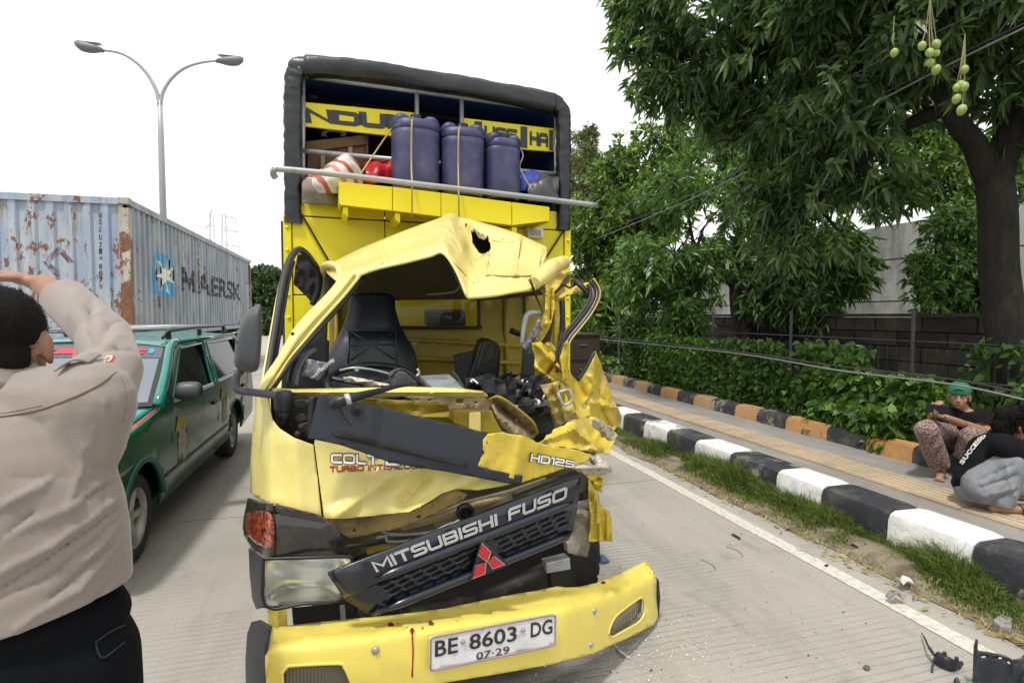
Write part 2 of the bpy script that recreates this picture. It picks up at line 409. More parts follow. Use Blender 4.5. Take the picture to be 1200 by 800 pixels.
# bumper shadow painted dark on the road under the wreck's nose
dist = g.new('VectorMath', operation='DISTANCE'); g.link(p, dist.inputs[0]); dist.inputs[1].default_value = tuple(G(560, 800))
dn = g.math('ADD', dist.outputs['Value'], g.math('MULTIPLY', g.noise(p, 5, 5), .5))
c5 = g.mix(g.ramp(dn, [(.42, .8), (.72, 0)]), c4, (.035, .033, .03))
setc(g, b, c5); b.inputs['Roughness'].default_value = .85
hh = g.math('ADD', g.math('MULTIPLY', g.math('MULTIPLY', grv, wear), .8), g.math('MULTIPLY', g.noise(p, 60, 4, .7), .9))
g.link(g.bump(hh, .55, .012), b.inputs['Normal'])
ROAD = m
def strip(name, x0, x1, y0, y1, z, mat, nx=1, ny=1, parent=None, kind='structure', fn=None):
    mb = MB(); rows = [[V((x0+(x1-x0)*i/nx, y0+(y1-y0)*j/ny, z)) for i in range(nx+1)] for j in range(ny+1)]
    mb.sheet(rows, 1, 1, fn, smooth=False); o = obj(name, mb, mat, parent)
    if kind: o['kind'] = kind
    return o
earth = M('earth', (.16, .13, .09), .95, var=.35, vs=2, bump=.5, bs=18)
big = strip('ground', -700, 700, -300, 1500, -.03, M('far_ground', (.15, .15, .09), .95, var=.3, vs=.2))
# joints: real gaps between cast slabs, dark base below
strip('road_base', -14, 3.3, -6, 160, -.012, M('joint_tar', (.045, .042, .04), .9))
road = empty('road', (0, 0, 0)); road['kind'] = 'structure'
ys = [-6, .12, 4.93, 9.9, 14.9, 19.9, 25, 30, 36, 42, 50, 60, 160]; xs = [-14, -10.4, -6.95, -3.4, 3.28]
mb = None
for i in range(len(xs)-1):
    for j in range(len(ys)-1):
        mb = MB(); gp = .006
        mb.box(((xs[i]+xs[i+1])/2, (ys[j]+ys[j+1])/2, -.02), (xs[i+1]-xs[i]-gp*2, ys[j+1]-ys[j]-gp*2, .04))
        obj('concrete_slab', mb, ROAD, road)
# painted edge line, worn
m, g, b = base_mat('line_paint'); p = g.pos()
c = g.mix(g.ramp(g.noise(p, 26, 6, .7), [(.44, 0), (.66, .75)]), (.60, .57, .50), (.33, .31, .27))
setc(g, b, c); b.inputs['Roughness'].default_value = .8; g.link(g.bump(g.noise(p, 90, 4), .4), b.inputs['Normal'])
mb = MB()
rows = [[V((x + .012*nz((x, y, 0), 3), y, .004)) for x in (2.87, 2.93, 2.99)] for y in np.arange(-3, 60, .25)]
mb.sheet(rows, 1, 1, smooth=False); o = obj('edge_line', mb, m); o['kind'] = 'structure'
# verge between carriageway and kerb
m, g, b = base_mat('verge_soil'); p = g.pos()
c = g.mix(g.ramp(g.noise(p, 7, 6, .7), [(.4, 0), (.6, 1)]), (.13, .10, .065), (.26, .23, .17))
c = g.mix(g.ramp(g.noise(p, 30, 4, .7), [(.55, 0), (.7, .8)]), c, (.30, .22, .07))
setc(g, b, c); b.inputs['Roughness'].default_value = .95; g.link(g.bump(g.noise(p, 30, 6, .7), .8, .02), b.inputs['Normal'])
def vfn(p, a, bb):
    q = V(p); e = bb
    q.z += .05*max(0, sin(pi*min(1, e*1.1)))*(.5+nz(q, 2.5)) + .05*e
    if bb < .01: q.x += .10*nz(q, 1.1)+.05*nz(q, 4); q.z = .006
    return q
strip('verge', 3.16, 3.62, -4, 40, .004, m, 6, 260, fn=vfn)
# ---- kerb of painted concrete blocks
def paint_chip(name, col, under, amt, rough=.55):
    m, g, b = base_mat(name); p = g.pos(); z = g.sep(p)[2]
    f = g.ramp(g.noise(p, 7, 7, .7), [(.56-.12*amt, 0), (.60-.10*amt, 1)])
    c = g.mix(1.0, col, g.ramp(g.noise(p, 14, 5, .7), [(.3, .78), (.7, 1.08)]), 'MULTIPLY')
    c = g.mix(g.ramp(g.noise(p, 3.1, 7, .75), [(.5, 0), (.75, .45)]), c, tuple(x*.55+.05 for x in under))
    c = g.mix(g.math('MULTIPLY', f, g.ramp(g.noise(p, 1.3, 3), [(.5, 0), (.62, 1)])), c, under)
    setc(g, b, c); b.inputs['Roughness'].default_value = rough
    g.link(g.bump(g.math('SUBTRACT', g.noise(p, 35, 5, .7), f), .45, .006), b.inputs['Normal']); return m
KW = paint_chip('kerb_white_paint', (.80, .80, .77), (.34, .30, .24), .35)
KB = paint_chip('kerb_black_paint', (.028, .03, .038), (.36, .32, .24), .55)
KO = paint_chip('kerb_orange_paint', (.56, .29, .10), (.35, .30, .24), .5)
def kerb(name, xf, xb, z0, z1, bounds, mats, tail, rnd_):
    root = empty(name, (0, 0, 0)); root['kind'] = 'structure'
    prof = [(xf, z0), (xf+.012, z1-.06), (xf+.03, z1-.02), (xf+.07, z1), (xb-.04, z1), (xb, z1-.02), (xb, z0)]
    bs = sorted(bounds)
    for i in range(len(bs)-1):
        y0, y1 = bs[i]+.004, bs[i+1]-.004; n = 8 if y0 < 8 else 3
        rows = []
        for j in range(n+1):
            y = y0+(y1-y0)*j/n; e = .008 if j in (0, n) else 0
            rows.append([V((x+(e if x < (xf+xb)/2 else -e)+.006*nz((x, y, z), 4), y, z-e*(z > z0+.05)+.005*nz((x, y, z), 3, 5))) for x, z in prof])
        mb = MB(); mb.sheet(rows, 1, 1, smooth=False); N = len(prof)
        mb.f += [tuple(range(N)), tuple(n*N+k for k in range(N-1, -1, -1))]; mb.m += [0, 0]
        obj('kerb_block', mb, mats[(i+tail) % 2], root, smooth=True, ang=35)
    return root
kb = [G(x, y, .3).y for x, y in ((1130, 635), (1026, 599), (951, 570), (893, 551), (845, 530), (806, 515), (771, 503), (746, 493))]
st = (kb[-1]-kb[0])/7
kb = [kb[0]-st*k for k in (3, 2, 1)] + kb + [kb[-1]+st*k for k in range(1, 22)]
kerb('kerb', 3.52, 3.86, -.05, .30, kb, [KB, KW], 0, rnd)
ob = [G(680+x/3.636, 430+y/3.636, .42).y for x, y in ((1010, 250), (860, 207), (740, 178), (630, 157), (535, 133), (455, 116), (380, 100), (312, 83), (255, 70), (200, 58), (155, 45))]
st = (ob[-1]-ob[0])/10
ob = [ob[0]-st*k for k in (3, 2, 1)] + ob + [ob[-1]+st*k for k in range(1, 12)]
kerb('low_kerb', 5.06, 5.26, .2, .42, ob, [KO, KB], 1, rnd)
# ---- pavement
m, g, b = base_mat('pavement_concrete'); p = g.pos()
c = g.ramp(g.noise(p, 1.2, 7, .65), [(.25, (.19, .18, .165)), (.75, (.33, .315, .285))])
c = g.mix(g.ramp(g.noise(g.mapping(p, (5, .7, 1)), 3, 6, .7), [(.4, 0), (.7, .55)]), c, (.15, .14, .13))
c = g.mix(1.0, c, g.ramp(g.noise(p, 70, 4, .7), [(.3, .8), (.7, 1.15)]), 'MULTIPLY')
setc(g, b, c); b.inputs['Roughness'].default_value = .9; g.link(g.bump(g.noise(p, 40, 6, .7), .35), b.inputs['Normal'])
pv = strip('pavement', 3.84, 5.12, -4, 45, .25, m, 2, 60)
# tactile strip: tile by tile, five ribs each
tm = M('tactile_tile', (.46, .36, .24), .85, var=.25, vs=3, bump=.3, bs=60, dirt=[((.30, .25, .19), 5, .45, .7, .7), ((.2, .18, .16), 1.4, .5, .8, .5)])
mb = MB(); mb.box((0, 0, .008), (.385, .385, .016))
for k in range(5): mb.box((-.148+.074*k, 0, .0185), (.036, .36, .005))
tme = bpy.data.meshes.new('tactile_tile'); tme.from_pydata([tuple(v) for v in mb.v], [], mb.f); tme.materials.append(tm)
for k in range(75):
    piece('tactile_tile', tme, pv, (pv.location*-1)+V((4.355+rnd.uniform(-.004, .004), .4+.39*k, .2505+rnd.uniform(-.003, .003))), (0, 0, rnd.uniform(-.012, .012)))
# ---- ground behind the pavement
m, g, b = base_mat('lawn_soil'); p = g.pos()
c = g.mix(g.ramp(g.noise(p, 1.6, 6, .7), [(.38, 0), (.6, 1)]), (.11, .09, .06), (.10, .15, .035))
setc(g, b, c); b.inputs['Roughness'].default_value = .95; g.link(g.bump(g.noise(p, 25, 6, .7), .8, .03), b.inputs['Normal'])
strip('yard_ground', 5.2, 40, -6, 60, .27, m, 8, 20)

# ---- grass on the verge and dry litter
def grass_mesh(name, pts, h, wd, lean, rs, mat):
    n = len(pts); ang = rs.uniform(0, 2*pi, n); dx = np.stack([np.cos(ang), np.sin(ang), np.zeros(n)], 1)
    hh = h*rs.uniform(.4, 1.25, n); ln = lean*rs.uniform(.2, 1.3, n); la = rs.uniform(0, 2*pi, n); ld = np.stack([np.cos(la), np.sin(la), np.zeros(n)], 1)
    ww = wd*rs.uniform(.6, 1.3, n)
    up = np.array([[0, 0, 1.0]])
    m1 = pts + up*(hh*.55)[:, None] + ld*(hh*ln*.3)[:, None]; tip = pts + up*(hh*(1-.35*ln))[:, None] + ld*(hh*ln)[:, None]
    vs = np.stack([pts-dx*ww[:, None]*.5, pts+dx*ww[:, None]*.5, m1-dx*ww[:, None]*.4, m1+dx*ww[:, None]*.4, tip], 1).reshape(-1, 3)
    tri = np.array([[0, 1, 3], [0, 3, 2], [2, 3, 4]])
    ts = (np.arange(n)[:, None, None]*5+tri[None]).reshape(-1, 3)
    return npmesh(name, vs, ts, mat)
rs = np.random.RandomState(3)
gm = leaf_mat('grass_blade', (.055, .085, .02), (.11, .17, .03), (.22, .27, .06), .5, .3)
dm = leaf_mat('dry_blade', (.22, .16, .06), (.34, .26, .10), (.45, .37, .17), .7, .15)
n = 95000; y = 1.2+rs.beta(1, 1.6, n)*15; x = 3.2+.36*rs.beta(2.4, 1.3, n)
keep = np.array([noise.noise(V((a*2.2, b_*1.4, 0)))+.8*noise.noise(V((a*6, b_*6, 3))) for a, b_ in zip(x, y)]) > -.46+rs.normal(size=n)*.12
x, y = x[keep], y[keep]
tall = np.array([.38+1.5*max(0, noise.noise(V((a*1.8, b_*1.6, 7)))+.22) for a, b_ in zip(x, y)])
me = grass_mesh('grass', np.stack([x, y, np.full(len(x), .015)], 1), .17*tall*np.clip((x-3.1)*3.4, .45, 1.15), .0065, .75, rs, gm)
tag(link('grass', me), 'patchy green grass growing along the foot of the black and white kerb', 'grass', kind='stuff')
n = 3200; y = 1.2+rs.beta(1, 1.5, n)*12; x = 3.14+.38*rs.uniform(0, 1, n)**1.3
me = grass_mesh('dry_grass', np.stack([x, y, np.full(n, .012)], 1), np.full(n, .05), .006, 1.8, rs, dm)
tag(link('dry_grass', me), 'dry straw coloured blades flattened along the road side of the verge', 'grass', kind='stuff')
# leaves, glass crumbs and grit on the road
def litter(name, pts, L, mat, rs, flat=True):
    n = len(pts); a = rs.uniform(0, 2*pi, n); d = np.stack([np.cos(a), np.sin(a), rs.uniform(-.1, .25, n)], 1)
    vs, ts = leaf_arrays(pts, d, L*rs.uniform(.4, 1.4, n), L*.5*rs.uniform(.5, 1.2, n), np.full(n, .05), rs)
    return npmesh(name, vs, ts, mat)
n = 420; y = 1.3+rs.beta(1, 1.6, n)*12; x = 3.02+.5*rs.beta(1.5, 2, n)
tag(link('fallen_leaves', litter('fallen_leaves', np.stack([x, y, .02+.05*np.clip(x-3.2, 0, .3)], 1), .055, dm, rs)), 'small fallen dry leaves scattered along the verge edge', 'leaves', kind='stuff')
gl = M('glass_crumb', (.75, .80, .80), .12, var=0, spec=.8)
def crumbs(name, pts, s, mat):
    mb_v = []; mb_f = []
    for p_ in pts:
        o_ = len(mb_v); r_ = s*rnd.uniform(.4, 1.5)
        for k in range(4): mb_v.append((p_[0]+r_*rnd.uniform(-1, 1), p_[1]+r_*rnd.uniform(-1, 1), p_[2]+(r_*rnd.uniform(.3, 1) if k == 3 else 0)))
        mb_f += [(o_, o_+1, o_+3), (o_+1, o_+2, o_+3), (o_+2, o_, o_+3)]
    mb = MB(); mb.add(mb_v, mb_f); return mb
pts = []
for k in range(620):
    q = G(rnd.gauss(760, 60), min(815, max(690, rnd.gauss(765, 32)))); pts.append((q.x, q.y, .003))
tag(obj('glass_shards', crumbs('glass_shards', pts, .0042, gl), gl), 'crumbs of shattered safety glass on the concrete beside the bent bumper', 'glass', kind='stuff')
gr = M('road_grit', (.05, .05, .05), .8, var=.3)
pts = []
for k in range(150):
    q = G(rnd.uniform(690, 1180), rnd.uniform(560, 800)); 
    if q.x < 3.1: pts.append((q.x, q.y, .003))
for k in range(90):
    q = G(rnd.gauss(735, 45), rnd.gauss(700, 60)) ; pts.append((q.x, q.y, .003))
tag(obj('debris_crumbs', crumbs('debris_crumbs', pts, .006, gr), gr), 'small dark crumbs of plastic and grit scattered over the road', 'debris', kind='stuff')
# ================================================================== CONTAINER ON ITS TRAILER
def YP(px, py, Y):
    v = DV(px, py); return CAM + v*(Y/v.y)
CX1 = -4.08; cc = XP(150, 232, CX1); CY0, CZ1 = cc.y, cc.z; CZ0 = CZ1-2.62; CX0 = CX1-2.44; CY1 = CY0+12.1
def rust_mat(name, col, amount, streak=1.0):
    m, g, b = base_mat(name); p = g.pos()
    c = g.mix(1.0, col, g.ramp(g.noise(p, 1.3, 6, .65), [(.25, .82), (.75, 1.1)]), 'MULTIPLY')
    fade = g.ramp(g.noise(g.mapping(p, (1, 1, .25)), 3.2, 5, .6), [(.42, 0), (.66, .42)])
    c = g.mix(fade, c, (.62, .63, .58))
    st = g.noise(g.mapping(p, (5, 5, .55)), 2.4, 6, .65)
    c = g.mix(g.ramp(st, [(.60-.05*amount, 0), (.74-.05*amount, .75*streak)]), c, (.30, .20, .10))
    patch = g.noise(g.mapping(p, (1.3, 1.3, .8)), 3.6, 8, .72)
    big_ = g.noise(p, .8, 3)
    pf = g.ramp(g.math('ADD', patch, g.math('MULTIPLY', g.math('SUBTRACT', big_, .5), .45)), [(.625-.06*amount, 0), (.66-.06*amount, 1)])
    rc = g.ramp(g.noise(p, 22, 5, .7), [(.3, (.10, .035, .02)), (.7, (.27, .12, .05))])
    c = g.mix(pf, c, rc)
    setc(g, b, c); b.inputs['Roughness'].default_value = .6
    g.link(g.bump(g.math('ADD', g.noise(p, 2.0, 4), g.math('MULTIPLY', pf, .25)), .25, .02), b.inputs['Normal']); return m
CF_ = rust_mat('container_end_lit', (.29, .355, .47), 1.35); CS_ = rust_mat('container_side_shaded', (.235, .285, .335), .1, .55)  # light put into the colour: end panel lit and bluer, side darker
CP_ = rust_mat('container_post_rust', (.40, .40, .36), 2.6)
cont = empty('shipping_container', (CX0+1.22, (CY0+CY1)/2, CZ0), 0, 'long pale blue grey shipping container with rust streaks and black lettering', 'container')
# corrugation profile: distance s along the wall -> depth inwards, with its fold positions
PIT, DEP = .285, .042
def corr(s):
    q = (s % PIT)/PIT
    if q < .36: return 0.0
    if q < .50: return DEP*(q-.36)/.14
    if q < .86: return DEP
    return DEP*(1-(q-.86)/.14)
def folds(L):
    out = []
    for k in range(int(L/PIT)+2): out += [k*PIT+PIT*f for f in (0, .36, .50, .86)]
    return [x for x in out if 0 < x < L]
def side_pt(s, z, o=0): return V((CX1-.035-corr(s)+o, CY0+s, z))
def end_pt(s, z, o=0): return V((CX0+s, CY0+.03+corr(s)-o, z))
for nm, L, fn, mat_, a0 in (('side_panel', 12.1, side_pt, CS_, .12), ('end_panel', 2.44, end_pt, CF_, .10)):
    ss = [a0]+[x for x in folds(L) if a0 < x < L-a0]+[L-a0]; mb = MB()
    mb.sheet([[fn(s, z) for s in ss] for z in (CZ0+.15, CZ0+1.3, CZ1-.1)], 1, 1, smooth=False); obj(nm, mb, mat_, cont)
mb = MB(); mb.add([(CX0+.02, CY0+.1, CZ0+.1), (CX0+.02, CY1-.1, CZ0+.1), (CX0+.02, CY1-.1, CZ1-.05), (CX0+.02, CY0+.1, CZ1-.05)], [(0, 1, 2, 3)])
mb.add([(CX0+.02, CY1-.1, CZ0+.1), (CX1-.02, CY1-.1, CZ0+.1), (CX1-.02, CY1-.1, CZ1-.05), (CX0+.02, CY1-.1, CZ1-.05)], [(0, 1, 2, 3)]); obj('far_panel', mb, CS_, cont)
mb = MB(); mb.box(((CX0+CX1)/2, (CY0+CY1)/2, CZ1-.03), (2.36, 12.0, .03)); obj('roof', mb, CS_, cont)
for x in (CX0+.08, CX1-.08):
    for y in (CY0+.08, CY1-.08):
        mb = MB(); mb.box((x, y, (CZ0+CZ1)/2), (.16, .16, 2.62-.36)); obj('corner_post', mb, CP_, cont)
        for z in (CZ0+.06, CZ1-.05):
            mb = MB(); mb.box((x, y, z), (.18, .18, .13)); obj('corner_casting', mb, CP_, cont, bev=.015)
for x in (CX0+.05, CX1-.05):
    for z in (CZ0+.07, CZ1-.06):
        mb = MB(); mb.box((x, (CY0+CY1)/2, z), (.08, 11.8, .12)); obj('side_rail', mb, CS_, cont)
for y in (CY0+.05, CY1-.05):
    for z in (CZ0+.07, CZ1-.06):
        mb = MB(); mb.box((CX0+1.22, y, z), (2.1, .08, .12)); obj('end_rail', mb, CF_, cont)
mb = MB(); mb.box((CX0+1.22, (CY0+CY1)/2, CZ0+.08), (2.3, 11.9, .06)); obj('floor', mb, CS_, cont)
def drape(loops_or_text, to_sz, fn, L, mats, name, parent, bold=.03, lift=.004):
    """flat print (text or polygons in a unit square) cut at the folds so that it follows the ribs"""
    bm = bmesh.new()
    if isinstance(loops_or_text, str):
        vs, fs = text2d(loops_or_text, bold); bv = [bm.verts.new((*to_sz(a, b_), 0)) for a, b_, c_ in vs]
        for f in fs:
            try: bm.faces.new([bv[i] for i in f])
            except ValueError: pass
    else:
        for lp in loops_or_text: bm.faces.new([bm.verts.new((*to_sz(a, b_), 0)) for a, b_ in lp])
        bmesh.ops.triangulate(bm, faces=bm.faces[:])
    for c in folds(L):
        bmesh.ops.bisect_plane(bm, geom=bm.verts[:]+bm.edges[:]+bm.faces[:], plane_co=(c, 0, 0), plane_no=(1, 0, 0), dist=1e-5)
    bm.verts.index_update(); mb = MB()
    mb.add([fn(v.co.x, v.co.y, lift) for v in bm.verts], [tuple(v.index for v in f.verts) for f in bm.faces]); bm.free()
    return obj(name, mb, mats, parent)
ltr = M('container_lettering', (.035, .038, .045), .7, var=.2, dirt=((.30, .33, .36), 7, .52, .62, .9))
def quad_sz(bl, br, tl, tr, pl):
    P_ = [pl(*q) for q in (bl, br, tl, tr)]
    def f(a, b_): return tuple((P_[0][i]*(1-a)+P_[1][i]*a)*(1-b_) + (P_[2][i]*(1-a)+P_[3][i]*a)*b_ for i in (0, 1))
    return f
def on_side(x, y): q = XP(x, y, CX1-.05); return (q.y-CY0, q.z)
def on_end(x, y): q = YP(x, y, CY0+.05); return (q.x-CX0, q.z)
drape('M', quad_sz((214, 341), (228, 343.5), (213, 313), (228, 317.5), on_side), side_pt, 12.1, ltr, 'lettering', cont, .04)
drape('AERSK', quad_sz((230, 344), (282, 353), (230, 318), (282, 333), on_side), side_pt, 12.1, ltr, 'lettering', cont, .032)
sq = rrect(0, 0, 1, 1, .12, 3)
f = quad_sz((180, 346), (205, 347.5), (180, 294), (205, 304), on_side)
logo = drape([sq], f, side_pt, 12.1, M('logo_blue', (.06, .33, .58), .6, dirt=((.4, .42, .4), 5, .55, .7, .6)), 'logo', cont, lift=.004)
star = []
for k in range(14):
    t = 2*pi*k/14+pi/2-.1; r_ = (.48 if k % 2 == 0 else .155); star.append((.5+r_*cos(t)*1.0, .5+r_*sin(t)))
drape([star], f, side_pt, 12.1, M('logo_white', (.78, .78, .74), .6, dirt=((.4, .3, .2), 9, .6, .7, .6)), 'star', cont, lift=.008)
for ch, y in zip('MSKU7148079', (130, 160, 195, 232, 268, 297, 328, 368, 400, 432, 464)):
    yy = 220+y/4; drape(ch, quad_sz((115.3, yy+3.2), (120, yy+3.2), (115.3, yy-3.2), (120, yy-3.2), on_end), end_pt, 2.44, ltr, 'number', cont, .02)
dia = lambda r0: [(.5, .5+r0), (.5-r0, .5), (.5, .5-r0), (.5+r0, .5)]
fq = quad_sz((50, 327), (88, 327), (50, 288), (88, 288), on_end); o_, i_ = dia(.5), dia(.27)
drape([[o_[k], o_[(k+1) % 4], i_[(k+1) % 4], i_[k]] for k in (0, 1, 3)], fq, end_pt, 2.44, M('placard_remains', (.17, .10, .12), .8, var=.4, dirt=((.3, .35, .42), 6, .5, .6, .8)), 'placard', cont)
tr_m = M('trailer_steel', (.05, .05, .055), .7, var=.3, dirt=((.2, .12, .06), 4, .5, .7, .6)); rub = M('tyre_rubber', (.022, .022, .022), .85, var=.25, vs=8, dirt=((.16, .14, .11), 6, .45, .8, .5))
trl = empty('container_trailer', (CX0+1.22, CY0+6, 0), 0, 'dark steel trailer carrying the blue grey shipping container', 'trailer')
for x in (CX0+.75, CX1-.75):
    mb = MB(); mb.box((x, CY0+6.0, CZ0-.2), (.14, 12, .34)); obj('chassis_rail', mb, tr_m, trl)
for k in range(6):
    mb = MB(); mb.box((CX0+1.22, CY0+.2+2.3*k, CZ0-.07), (2.4, .12, .1)); obj('cross_beam', mb, tr_m, trl)
for y in (CY0+1.2, CY0+2.5, CY0+9.8, CY0+11.1):
    mb = MB(); mb.tube([(CX0+.2, y, .5), (CX1-.2, y, .5)], .07); mb.tube([(CX0+1.22, y, .5), (CX0+1.22, y, CZ0-.3)], .1); obj('axle', mb, tr_m, trl)
    for x in (CX0+.28, CX1-.28):
        mb = MB(); mb.lathe([(.25, -.24), (.48, -.24), (.5, -.2), (.5, .2), (.48, .24), (.25, .24), (.2, .15)], (x, y, .5), 20, Matrix.Rotation(pi/2, 3, 'Y')); obj('wheel', mb, rub, trl, smooth=True, ang=40)

# ================================================================== STREET LAMP, PYLON
LY = 23.6; galv = M('galvanised_steel', (.40, .41, .45), .5, .3, var=.1)
lamp_base = YP(191, 330, LY); lamp = empty('street_lamp', (lamp_base.x, LY, 0), 0, 'tall grey street lamp with two curved arms rising behind the container', 'street lamp')
lp = lambda x, y: YP(x, y, LY)
fork = lp(187.4, 118); mb = MB(); mb.tube([(fork.x, LY, 0), (fork.x, LY, fork.z-1.2), (fork.x, LY, fork.z)], [.14, .10, .075], 10); obj('pole', mb, galv, lamp, smooth=True)
mb = MB(); mb.lathe([(.30, 0), (.30, .04), (.16, .05), (.16, .5)], (fork.x, LY, 0), 12); obj('base_plate', mb, galv, lamp)
arm_l = [(187.2, 125), (183, 106), (172, 86), (157, 71), (140, 62), (119, 58.6)]; arm_r = [(187.6, 125), (191, 108), (201, 92), (216, 80), (235, 73.5), (256, 71)]
heads = [[(122, 59.5), (88, 50.5)], [(253, 71.5), (285, 69.5)]]
for arm, hd in zip((arm_l, arm_r), heads):
    mb = MB(); P = spline([lp(*q) for q in arm], 4); mb.tube(P, [.075-.03*i/(len(P)-1) for i in range(len(P))], 8); obj('arm', mb, galv, lamp, smooth=True)
    a_, b_ = lp(*hd[0]), lp(*hd[1]); d = (b_-a_); mb = MB(); up = V((0, 0, 1))
    rows = []
    for t, wd, h0, h1 in ((0, .05, .05, -.07), (.12, .13, .09, -.09), (.45, .19, .13, -.20), (.8, .17, .12, -.22), (1, .08, .07, -.10)):
        q = a_+d*t; rows.append([q+V((0, wd*cos(x), 0))+up*(h1 + (h0-h1)*(.5+.5*sin(x))) for x in [2*pi*k/10 for k in range(11)]])
    mb.sheet(rows, 3, 1); n_ = 11; L_ = len(mb.v); mb.f += [tuple(range(n_)), tuple(range(L_-n_, L_))]; mb.m += [0, 0]
    hdo = obj('lamp_head', mb, M('lamp_housing', (.17, .18, .19), .5, var=.1), lamp, smooth=True)
    mb = MB(); mb.box(a_+d*.5+up*.135, (d.length*.8, .22, .02), Matrix.Rotation(-atan2(d.z, d.x)*-1 if False else 0, 3, 'Y')); obj('lamp_cover', mb, M('lamp_cover', (.55, .6, .58), .4), hdo)
PD = 330.0; pyl_m = M('pylon_pale_glare', (.62, .63, .65), .6, .0, var=0)  # light grey puts the sky's washed-out glare into the mast's colour
pb = A(258, 372, PD); pyl = empty('electricity_pylon', (pb.x, pb.y, 0), 0, 'faint grey lattice electricity pylon far behind the container roof', 'pylon'); mb = MB()
sx_ = PD/FPX
for cx in (-3.6, 3.6):
    b0 = pb + CR*cx; hz = A(258, 251, PD).z
    for (dx, dy) in ((-1, -1), (1, -1), (1, 1), (-1, 1)): mb.tube([V((b0.x+dx*2.2, b0.y+dy*2.2, 0)), V((b0.x+dx*.9, b0.y+dy*.9, hz))], .16, 4)
    for k in range(22):
        z0, z1 = hz*k/22, hz*(k+1)/22; w0, w1 = 2.2-1.3*k/22, 2.2-1.3*(k+1)/22
        for (a_, c_) in (((-1, -1), (1, -1)), ((1, -1), (1, 1)), ((1, 1), (-1, 1)), ((-1, 1), (-1, -1))):
            mb.tube([V((b0.x+a_[0]*w0, b0.y+a_[1]*w0, z0)), V((b0.x+c_[0]*w1, b0.y+c_[1]*w1, z1))], .09, 3, cap=False)
obj('lattice_mast', mb, pyl_m, pyl); mb = MB()
for x, y, s in ((247, 250, -1), (276, 256, 1), (240, 267, -1), (280, 272, 1), (241, 284, -1), (281, 289, 1)):
    e = A(x, y, PD); i2 = pb + CR*(3.6*s); i2.z = e.z+1
    mb.tube([i2, e], .3, 4); i3 = V(i2); i3.z += 1.8; mb.tube([i3, e], .2, 4); mb.tube([e, e-V((0, 0, 3.2))], .25, 4)
obj('cross_arm', mb, pyl_m, pyl)

# ================================================================== WALLS BEHIND
m, g, b = base_mat('stained_render'); p = g.pos(); px_, py_, pz_ = g.sep(p)
c = g.ramp(g.noise(g.mapping(p, (1, 1, .7)), 1.1, 8, .7), [(.30, (.30, .30, .30)), (.52, (.56, .56, .55)), (.75, (.68, .68, .665))])
c = g.mix(g.ramp(g.noise(g.mapping(p, (3, 3, .3)), 1.6, 6, .7), [(.50, 0), (.72, .65)]), c, (.14, .14, .135))
setc(g, b, c); b.inputs['Roughness'].default_value = .9; g.link(g.bump(g.noise(p, 9, 6, .7), .4, .03), b.inputs['Normal'])
bld = empty('warehouse_wall', (11.15, 12, 0), 0, 'tall pale grey stained concrete wall seen between the trees', 'wall')
yb = [-2, 2.7, 7.4, 12.1, 16.8, 21.5, 26.2]; hw = A(1060, 262, 11.8).z
for i in range(6):
    for z0, z1 in ((0.2, 1.95), (1.98, 2.85), (2.88, hw)):
        mb = MB(); mb.box((11.2+.006*((i*3+int(z0*7)) % 3), (yb[i]+yb[i+1])/2, (z0+z1)/2), (.2, 4.45, z1-z0)); obj('wall_panel', mb, m, bld)
for y in yb:
    mb = MB(); mb.box((11.17, y, hw/2+.1), (.34, .3, hw-.05)); obj('pilaster', mb, m, bld)
mb = MB(); mb.box((11.25, 12.1, hw/2), (.06, 28.2, hw-.02)); obj('backing', mb, m, bld)
# low blackened block wall, block by block
m, g, b = base_mat('mossy_block'); p = g.pos(); r_ = g.new('ObjectInfo').outputs['Random']
c = g.ramp(g.noise(p, 2.2, 7, .7), [(.3, (.014, .013, .011)), (.55, (.045, .040, .032)), (.8, (.11, .095, .075))])
c = g.mix(1.0, c, g.ramp(r_, [(0, .6), (1, 1.5)]), 'MULTIPLY')
setc(g, b, c); b.inputs['Roughness'].default_value = .95; g.link(g.bump(g.noise(p, 22, 6, .7), .6, .02), b.inputs['Normal'])
lw = empty('block_wall', (8.3, 12, .2), 0, 'low blackened concrete block wall behind the vine covered fence', 'wall')
core = MB(); core.box((8.34, 11.5, .92), (.12, 25, 1.36)); obj('wall_core', core, M('mortar', (.05, .045, .04), .95), lw)
bw, bh = .78, .23; bme = box_mesh('block', (.2, bw-.018, bh-.014), m, .008)
for r in range(6):
    for k in range(30):
        y = -.6+bw*(k+.5*(r % 2)); 
        if y > 22: continue
        piece('block', bme, lw, (8.29-8.3+rnd.uniform(-.008, .008), y-12, .25+bh*(r+.5)-.2), (0, 0, rnd.uniform(-.01, .01)))
mb = MB(); mb.box((8.3, 11.2, 1.66), (.27, 24.2, .05)); obj('coping', mb, m, lw)
# wire fence in front of it
fst = M('fence_steel', (.10, .10, .10), .6, .2, var=.3)
wf = empty('wire_fence', (6.25, 7, .27), 0, 'thin rusty wire fence with slim posts in front of the dark block wall', 'fence')
for k in range(9):
    y = G(1112, 500, .27).y if False else 3.1+1.9*k
    mb = MB(); mb.tube([(6.25, y, .2), (6.25, y, 1.72)], .022, 6); obj('post', mb, fst, wf)
for z in (.55, .95, 1.35):
    mb = MB(); mb.tube([(6.25, 1, z), (6.25, 20, z+.02)], .007, 4); obj('wire', mb, fst, wf)
mb = MB()
for k in range(150): mb.tube([(6.25, 1.0+.12*k, .3), (6.25, 1.0+.12*k, 1.3)], .0035, 3, cap=False)
obj('mesh_wire', mb, fst, wf)['kind'] = 'stuff'

